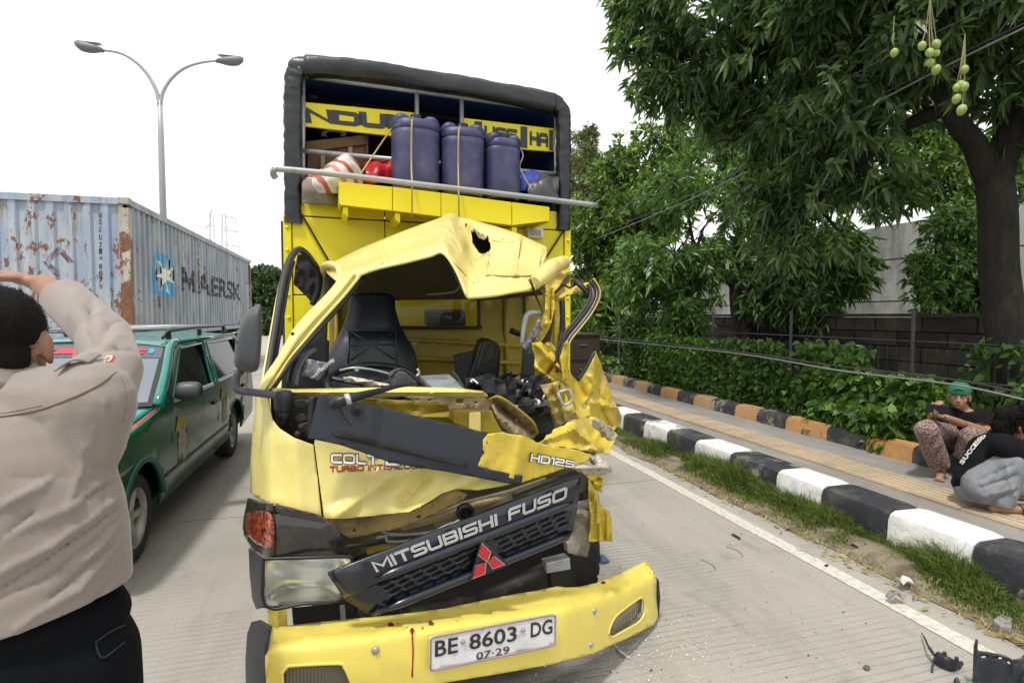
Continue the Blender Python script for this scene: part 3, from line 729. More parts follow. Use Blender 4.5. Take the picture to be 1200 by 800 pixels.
# ================================================================== TREES
bk = base_mat('bark_dark'); m, g, b = bk; p = g.pos()
c = g.ramp(g.noise(g.mapping(p, (6, 6, 1.2)), 3, 7, .7), [(.3, (.014, .012, .010)), (.7, (.062, .050, .040))])
c = g.mix(g.ramp(g.noise(p, 2.5, 5, .6), [(.55, 0), (.7, .5)]), c, (.11, .105, .085))
setc(g, b, c); b.inputs['Roughness'].default_value = .95; g.link(g.bump(g.noise(g.mapping(p, (8, 8, 1.8)), 4, 8, .7), 1.0, .09), b.inputs['Normal']); BARK = m
LF1 = leaf_mat('mango_leaf', (.046, .084, .034), (.086, .148, .056), (.17, .25, .098), .34, .38)
LF2 = leaf_mat('mid_leaf', (.04, .085, .024), (.08, .165, .04), (.16, .27, .065), .38, .32)
LF3 = leaf_mat('pale_leaf', (.04, .08, .018), (.09, .165, .03), (.19, .28, .055), .45, .3)
LFF = leaf_mat('far_leaf', (.03, .05, .022), (.055, .085, .032), (.09, .13, .045), .55, .2)
rs = np.random.RandomState(11)
def tree(name, label, base, trunk, limbs, blobs, mat, L, Wd, dens, nl, r0=.3, droop=.35, group=None, inner=.35, bark=None, gap=None):
    t = empty(name, base, 0, label, 'tree', group)
    mb = MB(); P = limb(mb, trunk, r0, r0*.85, 12, .05, 6)
    tr = obj('trunk', mb, bark or BARK, t, smooth=True)
    for lb in limbs:
        mb = MB(); limb(mb, lb[0], lb[1], lb[2], 7, .06, 5); obj('limb', mb, bark or BARK, t, smooth=True)
    me = crown_mesh('crown', blobs, mat, L, Wd, dens, nl, rs, droop, inner, gap=gap)
    o = link('crown', me, t); o.matrix_parent_inverse = t.matrix_basis.inverted()
    # twigs joining the clumps to the limbs
    mb = MB(); hub = V(trunk[-1])
    src = [V(lb[0][-1]) for lb in limbs] or [hub]
    for (c, r) in blobs:
        c = V(c); s = min(src, key=lambda q: (q-c).length); mid = (s+c)/2+V((0, 0, .15)); R_ = r if not hasattr(r, '__len__') else r[0]
        mb.tube(spline([s, mid, c], 3), [.045, .04, .035, .03, .025, .02, .015], 5)
        for k in range(5):
            e = c+V((rnd.uniform(-1, 1), rnd.uniform(-1, 1), rnd.uniform(-.7, .9)))*R_*.8; mb.tube([c, (c+e)/2+V((0, 0, .05)), e], [.016, .012, .006], 4, cap=False)
    obj('twigs', mb, bark or BARK, t); return t
# the big mango overhanging the pavement
B = lambda x, y, d, r: (tuple(A(x, y, d)), r)
tb = A(1185, 470, 5.75); tb.z = .25
fork1 = A(1165, 192, 5.75)
blobs = [B(*q) for q in ((770, 20, 7.6, .62), (800, 70, 7.4, .7), (780, 110, 7.5, .42), (850, 20, 7.0, .95), (865, 100, 7.3, .62), (905, 150, 7.2, .55), (860, 165, 7.4, .4), (940, 40, 6.4, 1.0), (950, 120, 6.6, .8),
    (1010, 80, 5.9, .9), (1060, 30, 5.4, .9), (1010, 170, 6.4, .75), (960, 215, 7.0, .8), (1030, 225, 6.6, .5), (900, 225, 7.6, .75), (985, 275, 7.0, .55), (930, 285, 7.4, .6),
    (1130, 20, 5.2, .8), (1200, 20, 4.9, .8), (1230, 120, 5.6, .7), (1050, 120, 6.6, .7), (790, -60, 7.4, 1.0), (900, -70, 6.6, 1.3), (1020, -80, 5.6, 1.2), (1150, -90, 5.2, 1.3), (1290, -20, 5.2, 1.3), (1320, 150, 6.0, 1.2),
    (1000, -220, 6.6, 1.6), (1180, -240, 6.4, 1.8), (735, 20, 7.8, .35), (740, 60, 7.8, .3), (845, 130, 7.6, .4), (1100, 20, 6.4, .7))]
e1 = A(1100, 105, 5.6); e2 = A(1225, 60, 5.7); e3 = A(900, 60, 6.8); e4 = A(1010, 190, 6.4); e5 = A(1180, -80, 6.2); e6 = A(940, 250, 7.2); e7 = A(1260, -60, 5.4)
mango = tree('mango_tree', 'huge dark mango tree with a thick trunk and hanging fruit overhanging the pavement', (tb.x, tb.y, .25),
    [tb-V((0, 0, .1)), tb+V((0, 0, .8)), A(1176, 330, 5.75), A(1168, 250, 5.75), fork1],
    [([fork1-V((0, 0, .25)), A(1148, 172, 5.7), A(1126, 148, 5.65), A(1112, 125, 5.65), e1, A(1060, 60, 5.8), A(1000, 40, 6.1), e3], .13, .05),
     ([fork1-V((0, 0, .3)), A(1184, 150, 5.75), A(1192, 80, 5.75), e2, A(1225, -20, 5.7), e7], .16, .07), ([A(1115, 125, 5.65), A(1060, 150, 6.0), e4, e6], .09, .03),
     ([e2, A(1205, 0, 6.0), e5], .12, .05)],
    blobs, LF1, .178, .042, 40, 11, .19, .42, inner=.15, gap=(1.25, -.02))
# fruit hanging on long stalks
mg = M('green_mango', (.30, .38, .09), .45, var=.2, vs=20); sm_ = M('fruit_stalk', (.20, .20, .07), .7)
for (sx2, sy2, fr) in (((1090, 22), 0, [(1080.5, 54), (1089.5, 62), (1097, 52), (1097, 62), (1090, 74), (1097, 82)]), ((1131, 66), 0, [(1130, 82), (1126, 100), (1130, 102), (1121, 103), (1121, 116), (1127, 129)]), ((1048, 45), 0, [(1048, 62)])):
    s0 = A(sx2[0], sx2[1]-26, 4.3)
    for (fx, fy) in fr:
        q = A(fx, fy, 4.3+rnd.uniform(-.05, .05)); mb = MB()
        mb.tube(spline([s0, A((sx2[0]+fx)/2+rnd.uniform(-2, 2), (sx2[1]+fy)/2-6, 4.3), q+V((0, 0, .03))], 4), .0035, 4); obj('stalk', mb, sm_, mango)
        mb = MB(); rr = rnd.uniform(.026, .036); mb.lathe([(.0, -1.25*rr), (.55*rr, -1.05*rr), (.93*rr, -.4*rr), (rr, .2*rr), (.75*rr, .85*rr), (.3*rr, 1.15*rr), (0, 1.2*rr)], q, 10, Matrix.Rotation(rnd.uniform(-.5, .5), 3, 'X')); obj('mango', mb, mg, mango, smooth=True)
# second mango, beyond the hedge
t2 = A(874, 395, 11.6); t2.z = .27
blobs = [B(*q) for q in ((790, 300, 11.2, 1.0), (765, 340, 11.0, .8), (800, 370, 10.8, .55), (830, 260, 11.6, 1.1), (840, 320, 11.0, .85), (880, 230, 11.8, 1.1), (890, 290, 11.2, .9), (935, 260, 10.8, 1.0), (940, 310, 10.6, .75), (975, 290, 10.4, .6), (990, 305, 10.4, .5), (1000, 330, 10.2, .35), (900, 350, 11, .5), (930, 360, 10.8, .4),
    (950, 345, 10.6, .5), (840, 190, 12.4, 1.1), (900, 170, 12.4, 1.1), (960, 200, 11.6, 1.1), (745, 385, 11.2, .45), (900, 345, 11.4, .45), (800, 235, 12.2, .9), (960, 370, 10.4, .35), (880, 130, 13, 1.2), (945, 120, 12.6, 1.2))]
tree('mango_tree', 'mid sized mango tree with a dark forked trunk beyond the vine fence', t2, [t2, A(872, 375, 11.6), A(868, 340, 11.6), A(866, 300, 11.7)],
    [([A(870, 350, 11.6), A(850, 325, 11.5), A(815, 300, 11.4)], .12, .04), ([A(868, 345, 11.6), A(900, 310, 11.3), A(940, 280, 11)], .12, .04), ([A(866, 305, 11.7), A(870, 240, 11.9), A(890, 190, 12.2)], .12, .05), ([A(872, 365, 11.6), A(905, 340, 11.3), A(960, 325, 10.8)], .08, .03)],
    blobs, LF2, .22, .05, 30, 10, .26, .42, gap=(1.0, -.06))
# taller trees behind
t3 = A(700, 440, 17); t3.z = .2
tree('leafy_tree', 'bushy mid green tree behind the right edge of the yellow lorry', t3, [t3, A(700, 380, 17), A(704, 300, 17)],
    [([A(702, 330, 17), A(730, 270, 17), A(750, 220, 17.2)], .14, .05), ([A(702, 330, 17), A(690, 280, 17), A(685, 230, 17)], .12, .05)],
    [B(*q) for q in ((700, 330, 16.4, 1.3), (690, 270, 16.8, 1.1), (725, 265, 16.6, 1.3), (760, 250, 16.4, 1.3), (745, 320, 16.0, 1.2), (720, 375, 15.6, 1.0), (690, 390, 15.8, .8), (755, 190, 17.2, 1.15), (770, 165, 17.4, .8), (720, 215, 17.2, 1.0), (690, 235, 17.2, .8), (795, 210, 17.2, 1.2), (740, 400, 15.4, .7), (830, 165, 18, 1.1), (800, 150, 17.8, .6))], LF3, .27, .075, 22, 9, .22, .35, gap=(.8, -.22))
t4 = A(688, 440, 27); t4.z = .2
tree('feathery_tree', 'slim olive green tree top rising just right of the lorry canopy', t4, [t4, A(688, 330, 27), A(689, 210, 27)], [([A(689, 230, 27), A(690, 190, 27), A(690, 160, 27)], .08, .03)],
    [B(*q) for q in ((690, 165, 27, (.45, .45, .8)), (694, 155, 27, .35), (684, 185, 27, (.8, .8, .7)), (700, 195, 27, (.7, .7, .7)), (680, 210, 27, 1.1), (705, 220, 27, 1.2), (690, 250, 27, 1.6), (676, 160, 27, .35))], leaf_mat('olive_leaf', (.05, .075, .025), (.11, .14, .045), (.20, .21, .07), .5, .3), .22, .035, 40, 8, .2, .3)
t5 = A(1128, 420, 9.2); t5.z = .27
tree('young_tree', 'small glossy leaved tree standing before the pale wall beside the mango trunk', t5, [t5, A(1126, 390, 9.2), A(1122, 340, 9.2)], [([A(1124, 360, 9.2), A(1118, 320, 9.2), A(1120, 280, 9.2)], .04, .015), ([A(1124, 360, 9.2), A(1138, 320, 9.2)], .04, .015)],
    [B(*q) for q in ((1110, 268, 9.3, .42), (1125, 250, 9.4, .3), (1138, 285, 9.2, .42), (1095, 310, 9.2, .45), (1125, 320, 9.1, .5), (1100, 345, 9.1, .42), (1140, 345, 9.2, .45), (1150, 385, 9.0, .45), (1135, 395, 9.0, .3), (1150, 310, 9.4, .35))], LF2, .15, .045, 46, 9, .07, .35)
t6 = A(1130, 400, 14.0); t6.z = .27
tree('leafy_tree', 'bright green tree beyond the pale wall filling the fork of the mango', t6, [t6, A(1128, 340, 14.0), A(1125, 280, 14.0)], [([A(1126, 310, 14), A(1105, 250, 14), A(1090, 210, 14)], .10, .04), ([A(1126, 310, 14), A(1160, 240, 14), A(1180, 190, 14)], .10, .04)],
    [B(*q) for q in ((1090, 190, 13.6, .8), (1060, 215, 13.4, .6), (1115, 215, 13.4, .7), (1140, 180, 13.8, .8), (1100, 150, 14, .9), (1165, 225, 13.6, .7), (1200, 200, 13.8, 1.0), (1215, 260, 13.4, .9), (1060, 165, 14.2, .7), (1140, 240, 13.2, .35), (1030, 250, 13.4, .35))], LF3, .22, .06, 30, 9, .16, .35, gap=(1.0, -.2))
# trees beyond the container
for k, (x, d, bl, lb) in enumerate(((309, 48, [(300, 350, 48, 2.2), (316, 335, 48, 2.0), (322, 365, 48, 2.2), (305, 375, 47, 1.8), (300, 332, 48, 1.4), (332, 350, 50, 2.4), (345, 345, 50, 2.4)], 'distant dark green tree between the container and the lorry mirror'), (380, 60, [(370, 350, 60, 3), (395, 345, 60, 3.2), (420, 350, 60, 3)], 'distant tree hidden mostly behind the lorry cab'))):
    tq = A(x, 385, d); tq.z = 0
    tree('broad_tree', lb, tq, [tq, A(x, 372, d), A(x, 355, d)], [], [B(*q) for q in bl], LFF, .55, .25, 9, 8, .3, .2)

# ================================================================== HEDGE, BUSHES
def ivy_wall(name, label, boxes, mat, L, Wd, n, cat):
    t = empty(name, boxes[0][0], 0, label, cat); P, O = [], []
    for (c, s, k) in boxes:
        u = rs.uniform(-1, 1, (k, 3)); lump = np.array([noise.noise(V((c[0]+q[0]*s[0], c[1]+q[1]*s[1], c[2]+q[2]*s[2]))*1.6) for q in u])
        u[:, 0] = -np.abs(u[:, 0])**.5; pt = np.array(c)+u*np.array(s); pt[:, 0] -= lump*.16; pt[:, 2] += lump*.10*(u[:, 2] > .3)
        P.append(pt); O.append(np.stack([np.full(k, -1.0), rs.normal(size=k)*.4, np.full(k, .25)], 1))
    P = np.concatenate(P); O = np.concatenate(O); k = len(P)
    d = O*.5+rs.normal(size=(k, 3))*.55
    vs, ts = leaf_arrays(P, d, L*rs.uniform(.5, 1.25, k), Wd*rs.uniform(.7, 1.2, k), .35*rs.uniform(.2, 1.6, k), rs, .30)
    o = link('foliage', npmesh('foliage', vs, ts, mat), t); o.matrix_parent_inverse = t.matrix_basis.inverted(); return t
VL = leaf_mat('vine_leaf', (.028, .07, .016), (.07, .155, .03), (.15, .27, .05), .42, .28)
BL = leaf_mat('bush_leaf', (.035, .085, .018), (.08, .17, .03), (.17, .29, .05), .42, .3)
hd = ivy_wall('vine_fence', 'dense green vine covered fence along the orange and black kerb', [((5.72, 8.05, .72), (.22, 1.75, .54), 12500), ((5.72, 10.3, .70), (.2, .7, .48), 3600), ((5.62, 6.15, .60), (.16, .2, .3), 600)], VL, .082, .066, 0, 'hedge')
st_ = MB()
for k in range(90):
    y = rnd.uniform(6.2, 11); st_.tube(spline([(5.74, y, .28), (5.74+rnd.uniform(-.05, .05), y+rnd.uniform(-.3, .3), .6), (5.72, y+rnd.uniform(-.5, .5), rnd.uniform(.8, 1.2))], 3), .006, 4, cap=False)
obj('stems', st_, BARK, hd)
for y in (6.0, 8.1, 10.4):
    mb = MB(); mb.box((5.78, y, .72), (.12, .14, .95)); obj('post', mb, M('weathered_post', (.045, .045, .05), .9, var=.3), hd)
bl2 = ivy_wall('leafy_bush', 'bright green leafy bush spilling over the kerb left of the boy in the cap', [((5.75, 4.9, .62), (.35, .75, .42), 2700), ((5.42, 4.85, .42), (.24, .55, .22), 1000), ((5.8, 5.5, .95), (.3, .5, .35), 900)], BL, .115, .08, 0, 'bush')
mb = MB()
for k in range(40):
    y = rnd.uniform(4.3, 5.5); mb.tube([(5.7, y, .27), (5.6+rnd.uniform(-.2, .2), y+rnd.uniform(-.2, .2), .7)], .006, 4, cap=False)
obj('stems', mb, BARK, bl2)
ivy_wall('low_bush', 'low pale green bush at the far end of the vine fence', [((5.7, 12.2, .5), (.5, .8, .25), 900), ((5.4, 11.6, .45), (.3, .5, .2), 500)], BL, .12, .07, 0, 'bush')
ivy_wall('creeper_bush', 'dark creeper climbing the base of the thick mango trunk', [((6.6, 4.05, .8), (.35, .45, .6), 500), ((6.2, 3.3, .45), (.4, .7, .25), 500)], VL, .11, .07, 0, 'bush')
n = 9000; yy = rs.uniform(2.2, 12, n); xx = rs.uniform(5.3, 8.2, n)
tag(link('yard_grass', grass_mesh('yard_grass', np.stack([xx, yy, np.full(n, .27)], 1), np.full(n, .13), .01, .8, rs, leaf_mat('yard_blade', (.08, .13, .02), (.16, .26, .04), (.28, .36, .08), .5, .3))), 'light green grass growing behind the orange and black kerb', 'grass', kind='stuff')

# ================================================================== CABLES
cm = M('cable_black', (.03, .03, .032), .5, var=.1); cg = M('cable_grey', (.22, .22, .23), .5, var=.1)
def cable(label, pts, r, mat, name='cable', grp=None):
    mb = MB(); mb.tube(spline(pts, 8), r, 5, cap=False); return tag(obj(name, mb, mat, smooth=True), label, 'cable', grp)
def low(y0, y1, dz): return [XP(1290, 465+18+y0+4, 4.9), XP(1200, 465+y0, 4.9), XP(1110, 447+y0*.8, 4.9), XP(980, 431+(y0+y1)*.5, 4.9), XP(850, 411+y1*.7, 4.9), XP(690, 394+y1, 4.9), XP(640, 386+y1, 4.9)]
cable('upper of two slack black cables crossing in front of the boy', low(-4, -1, 0), .009, cm)
cable('lower of two slack black cables crossing in front of the boy', low(3, 2, 0), .009, cg)
for (lb, a_, b_, r, mt) in (('topmost thick black overhead wire crossing the mango crown', [(1290, -18), (1200, 28), (1100, 76), (975, 143), (850, 209), (760, 250), (640, 300)], 0, .011, cm), ('second thick black overhead wire just under the topmost one', [(1290, -10), (1200, 33), (1100, 82), (975, 148), (850, 214), (760, 255), (640, 304)], 0, .009, cg),
    ('thin overhead wire highest on the left of the bundle', [(1290, -60), (1200, -12), (1042, 66), (920, 133), (800, 205), (722, 247), (640, 285)], 0, .007, cm)):
    dz = [3.9, 4.4, 5.0, 6.2, 8.5, 12, 22]
    cable(lb, [A(x, y, d) for (x, y), d in zip(a_, dz)], r, mt, 'overhead_wire')
# ================================================================== old cupboard on the pavement, far behind the torn door
wd = M('dark_brown_wood', (.045, .03, .02), .7, var=.4, vs=9)
cb = empty('wooden_cupboard', (4.25, 10.4, .25), 0, 'dark brown wooden cupboard standing behind the torn cab door', 'cupboard')
mb = MB(); mb.box((4.25, 10.4, .76), (.75, .5, 1.0)); obj('carcass', mb, wd, cb, bev=.01)
mb = MB(); mb.box((4.25, 10.4, 1.28), (.82, .56, .04)); obj('top', mb, wd, cb)
for z in (.5, .98):
    mb = MB(); mb.box((4.25, 10.14, z), (.66, .03, .4)); d_ = obj('door_panel', mb, wd, cb, bev=.008)
    mb = MB(); mb.box((4.25, 10.115, z+.1), (.14, .02, .02)); obj('handle', mb, M('dull_metal', (.25, .24, .22), .5, .6), d_)
# ================================================================== THE WRECKED LORRY
truck = empty('cargo_truck', TRUCK0, TY_, 'yellow cargo lorry with its cab crushed and windscreen gone', 'truck')
CABY = lin((217, 203, 120)); BOXY = lin((226, 211, 14))
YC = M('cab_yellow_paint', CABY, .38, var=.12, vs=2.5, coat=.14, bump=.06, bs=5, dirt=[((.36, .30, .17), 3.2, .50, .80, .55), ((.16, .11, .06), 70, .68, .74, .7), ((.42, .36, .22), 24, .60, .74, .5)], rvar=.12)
YR = M('roof_yellow_paint', lin((216, 199, 122)), .34, var=.10, vs=3, coat=.3, bump=.06, bs=7, dirt=[((.40, .32, .18), 4, .60, .8, .5), ((.35, .30, .2), 30, .62, .74, .5)], rvar=.12)
YT = M('torn_yellow_paint', lin((206, 182, 66)), .34, var=.22, vs=6, bump=.22, bs=14, dirt=[((.25, .18, .10), 5, .50, .68, .75), ((.50, .46, .38), 15, .64, .72, .7), ((.58, .55, .46), 55, .66, .70, .8), ((.12, .08, .05), 28, .66, .72, .8)])
YB = M('body_yellow_paint', BOXY, .45, var=.09, vs=2, bump=.05, bs=9, dirt=[((.30, .25, .06), 2.6, .58, .85, .45), ((.12, .09, .05), 40, .66, .74, .6)])
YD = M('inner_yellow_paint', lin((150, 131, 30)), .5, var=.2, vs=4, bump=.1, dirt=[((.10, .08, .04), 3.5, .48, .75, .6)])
YP_ = M('bumper_yellow_paint', lin((228, 209, 98)), .38, var=.08, vs=3, coat=.2, bump=.05, bs=6, dirt=[((.35, .28, .12), 5, .60, .80, .45), ((.20, .14, .06), 45, .67, .75, .8)], rvar=.1)
RUSTY = M('bare_rusty_metal', (.30, .23, .13), .6, .25, var=.35, vs=9, bump=.3, bs=30, dirt=[((.12, .06, .03), 8, .5, .66, .8), ((.45, .38, .2), 5, .55, .7, .7)])
PALE = M('bent_pale_metal', (.50, .47, .40), .5, .25, var=.35, vs=12, bump=.3, bs=25, dirt=[((.20, .14, .08), 9, .5, .68, .8)])
BP = M('black_plastic', (.014, .016, .021), .42, var=.2, vs=6, bump=.08, bs=120, dirt=[((.10, .10, .095), 7, .55, .8, .25)])
GP = M('garnish_plastic', (.014, .019, .029), .38, var=.15, vs=5, bump=.06, bs=140, dirt=[((.13, .13, .13), 16, .64, .78, .35), ((.06, .065, .07), 3, .5, .8, .3)])
GG = M('grille_plastic', (.007, .011, .020), .24, var=.15, vs=6, coat=.25, dirt=[((.07, .07, .066), 7, .57, .8, .3)], rvar=.08)
VOID = M('black_and_shade', (.012, .012, .012), .8, var=.3, bump=.2)  # plain black; its flat sheets also stand in for shaded voids
ENG = M('greasy_metal', (.04, .037, .032), .6, .3, var=.45, vs=12, bump=.3, bs=30, dirt=[((.22, .18, .12), 8, .55, .7, .6)])
GALV = M('pipe_steel', (.36, .38, .39), .45, .5, var=.2, vs=6, dirt=[((.18, .16, .13), 8, .55, .75, .6)])
CHR = M('bright_metal', (.6, .6, .6), .3, .8, var=.2)
RUB2 = M('rubber_seal', (.016, .016, .017), .5, var=.1)
DARK = M('dark_fabric', (.012, .014, .018), .75, var=.25, vs=14, bump=.25, bs=90)

def seg_d(x, y, a, b):
    ax, ay = a; bx, by = b; dx, dy = bx-ax, by-ay; L2 = dx*dx+dy*dy
    t = max(0, min(1, ((x-ax)*dx+(y-ay)*dy)/L2)); return hypot(x-ax-dx*t, y-ay-dy*t)
def creased(base, lines=(), amp=0, sc=.03, seed=0, fine=0):
    """depth field: base(px,py) plus sharp folds (a, b, width px, depth m) and crumple noise"""
    def f(x, y):
        t = base(x, y) if callable(base) else base
        for a, b, wd, dp in lines:
            h = max(0, 1-seg_d(x, y, a, b)/wd); t += dp*h*(.35+.65*h)
        if amp: t += amp*(abs(noise.noise(V((x*sc, y*sc, seed))))*2-.5 + .45*(abs(noise.noise(V((x*sc*2.3, y*sc*2.3, seed+5))))*2-.5))
        if fine: t += fine*noise.noise(V((x*.12, y*.12, seed+9)))
        return t
    return f
def ppanel(name, outline, tf, mat, parent=truck, holes=(), step=6, solid=.004, smooth=True, ang=45, label=None, bev=0, off=0):
    tf_ = tf if callable(tf) else (lambda x, y: tf)
    xs = [p[0] for p in outline]; ys = [p[1] for p in outline]
    cx = [x for x in np.arange(min(xs)+step*.53, max(xs), step)]; cy = [y for y in np.arange(min(ys)+step*.47, max(ys), step)]
    mb = panel(outline, holes, cx, cy, lambda a, b: T(a, b, tf_(a, b)))
    return obj(name, mb, mat, parent, smooth=smooth, ang=ang, solid=solid, label=label, bev=bev, off=off)
def jag(outline, amp=1.5, n=3, seed=1, only=None):
    r = random.Random(seed); out = []
    for i, p in enumerate(outline):
        q = outline[(i+1) % len(outline)]; out.append(p)
        if only is not None and i not in only: continue
        for k in range(1, n): out.append((p[0]+(q[0]-p[0])*k/n+r.uniform(-amp, amp), p[1]+(q[1]-p[1])*k/n+r.uniform(-amp, amp)))
    return out
def ptube(name, pts, r, mat, parent=truck, n=8, k=5, label=None, flat=None, sm=True):
    P = [T(*p) for p in pts]; P = spline(P, k) if k > 1 else P
    rr = r if not hasattr(r, '__len__') else list(np.interp(np.linspace(0, 1, len(P)), np.linspace(0, 1, len(r)), r))
    mb = MB(); mb.tube(P, rr, n, flat=flat); return obj(name, mb, mat, parent, smooth=sm, label=label)
def pblock(name, poly, t, depth, mat, parent=truck, bev=.004, label=None):
    mb = MB(); mb.prism([T(x, y, t) for x, y in poly], TYV*depth); return obj(name, mb, mat, parent, bev=bev, label=label)
def ptext(name, s, quad, tf, mat, parent, bold=.03, lift=.003, space=1.0):
    tf_ = tf if callable(tf) else (lambda x, y: tf); bl, br, tl, tr = quad
    def fn(a, b):
        x, y = [(bl[i]*(1-a)+br[i]*a)*(1-b)+(tl[i]*(1-a)+tr[i]*a)*b for i in (0, 1)]; return T(x, y, tf_(x, y))
    mb = text_on(s, T(*bl, 0), T(*br, 0), T(*tl, 0), T(*tr, 0), bold, n=-TYV, lift=lift, fn=fn, space=space); return obj(name, mb, mat, parent)
def interp(tab):
    xs = [a for a, b in tab]; ys = [b for a, b in tab]; return lambda x: float(np.interp(x, xs, ys))

# ------------------------------------------------------------------ cargo body
BT = 2.15
pL, pR = T(333, 330, BT), T(668, 330, BT); bw_ = (pR-pL).length
z_top = T(333, 252, BT).z; z_bot = .92
lx = lambda q: (q-TRUCK0).dot(TXV)
xl, xr = lx(pL), lx(pR); BL_ = 5.6
def HB(name, x0, x1, z0, z1, y0, dy, mat, bev=.004, parent=truck, label=None):
    mb = MB(); mb.box(((x0+x1)/2, y0+dy/2, (z0+z1)/2), (x1-x0, dy, z1-z0)); mb.xform(lambda p: TL(p.x, p.y, p.z)); return obj(name, mb, mat, parent, bev=bev, label=label)
rows_ = [z_bot, 1.79, z_top]
for i in range(2):
    for (a, b_) in ((xl+.055, xl+.66), (xl+.666, xr-.666), (xr-.66, xr-.055)):
        HB('front_panel', a, b_, rows_[i]+.004, rows_[i+1]-.004, BT+.004*(i % 2), .03, YB)
for s, (a, b_) in ((0, (xl, xl+.05)), (1, (xr-.05, xr))):
    st = HB('edge_strip', a, b_, z_bot, z_top, BT-.012, .05, YB)
    mb = MB()
    for k in range(9):
        z = z_bot+.12+k*(z_top-z_bot-.2)/8; c_ = TL((a+b_)/2, BT-.014, z)
        mb = MB(); mb.lathe([(.012, 0), (.012, .004), (.006, .009)], c_, 8, Matrix.Rotation(pi/2, 3, 'X')); obj('bolt', mb, YB, st, smooth=True)
zu = T(375, 229, BT).z
for a, b_ in ((xl+.10, xl+.66), (xl+.666, xr-.666), (xr-.66, xr-.10)): HB('front_panel', a, b_, z_top+.006, zu, BT+.01, .03, YB)
SIDEM = M('side_board_paint', (.035, .05, .03), .7, var=.3, dirt=[((.10, .08, .05), 3, .5, .75, .5)]); HB('side_wall', xl, xl+.04, z_bot, z_top, BT+.04, BL_, SIDEM); HB('side_wall', xr-.04, xr, z_bot, z_top, BT+.04, BL_, SIDEM)  # unseen sides coloured dark for what the car's flank reflects
HB('tailboard', xl+.045, xr-.045, z_bot, z_top, BT+BL_, .04, YB); HB('floor', xl+.045, xr-.045, z_bot, z_bot+.06, BT+.04, BL_-.05, RUSTY)
for k in range(8): HB('side_stake', xl-.03, xl-.002, z_bot, z_top, BT+.25+.7*k, .07, SIDEM); HB('side_stake', xr+.002, xr+.03, z_bot, z_top, BT+.25+.7*k, .07, SIDEM)
for x in (-.38, .38): HB('chassis_rail', x-.035, x+.035, .52, .72, .9, 6.65, ENG)
for k in range(7): HB('cross_member', -.9, .9, .74, .9, BT+.3+.85*k, .08, ENG)
# diagonal straps on the headboard
for pts in ([(353, 250), (386, 307)], [(662, 268), (640, 302)]):
    mb = MB(); mb.beam(T(*pts[0], BT-.012), T(*pts[1], BT-.012), .012, .008, up=-TYV); obj('diagonal_brace', mb, VOID, truck)
# canopy of black tarpaulin: rolled front hem, roof and sides
TARP = M('black_tarpaulin', (.013, .017, .021), .36, var=.2, vs=5, bump=.5, bs=11, dirt=[((.06, .064, .062), 4, .45, .8, .4)])
BLUE = M('blue_lining', (.02, .055, .20), .6, var=.3, vs=4)
hem = [(343, 262, BT), (343, 180, BT), (343, 105, BT), (346, 84, BT), (360, 77, BT), (430, 82, BT), (500, 93.5, BT), (580, 107, BT), (640, 118, BT), (655, 124, BT), (661, 140, BT), (661, 200, BT), (660, 270, BT)]
HP = spline([T(*q) for q in hem], 18); mb = MB(); N_ = len(HP); vs_, fs_ = [], []
for i, p in enumerate(HP):
    d = (HP[min(i+1, N_-1)]-HP[max(i-1, 0)]).normalized(); b1 = TYV; a1 = d.cross(b1).normalized()
    fr = i/(N_-1); top = 1 if .33 < fr < .70 else 0
    for j in range(16):
        t = 2*pi*j/16
        if top: wr = .16*nz((p.x*1.2, t*.8, p.z), 2.2)+.10*(crease((p.x*1.4+t*.5, t*.4, p.z), 5)-.25)
        else: wr = .36*(crease((t*.35+p.x, p.z*1.3+t*.25, p.y), 8)-.25)+.22*(crease((t*.5, p.z*2.4+t*.6, 1), 9)-.25)
        r_ = (.056 if not top else .066)*(1+wr); vs_.append(p + a1*(r_*np.sign(cos(t))*abs(cos(t))**.55) + b1*(r_*.9*np.sign(sin(t))*abs(sin(t))**.55+.02))
for i in range(N_-1):
    for j in range(16): fs_.append((i*16+j, i*16+(j+1) % 16, (i+1)*16+(j+1) % 16, (i+1)*16+j))
mb.add(vs_, fs_); canopy = obj('canopy', mb, TARP, truck, smooth=True)
def canopy_sheet(name, off, mat, par):
    rows = []
    for yy in np.linspace(0.03, BL_+.1, 16):
        rows.append([p + TYV*yy + (V((0, 0, off)) if abs(lx(p)) < .8*bw_/2 else V((0, 0, 0))) + TXV*(-np.sign(lx(p)-(xl+xr)/2)*(-off)) + V((0, 0, .012*sin(yy*9)*(1 if p.z > 2.6 else 0))) for p in HP[::5]])
    mb = MB(); mb.sheet(rows, 1, 1, smooth=False); return obj(name, mb, mat, par, smooth=True, solid=.006)
canopy_sheet('canopy_cover', .045, TARP, truck); canopy_sheet('canopy_lining', .0, BLUE, truck)
HB('canopy_back', xl+.03, xr-.03, z_top, T(343, 80, BT).z, BT+BL_, .03, BLUE)
for k in range(6):
    yy = BT+.55+.9*k; mb = MB(); mb.tube([p+TYV*(yy-BT)-V((0, 0, .045)) for p in HP[36:180:11]], .022, 5); obj('canopy_bow', mb, M('bow_wood', (.05, .04, .032), .8), truck)
for k in range(7):
    x = xl+.2+k*(bw_-.4)/6; zt = T(430, 82, BT).z-.10-.04*k
    HB('roof_batten', x-.03, x+.03, zt-.03, zt, BT+.3, BL_-.4, M('bow_wood', (.05, .04, .032), .8))
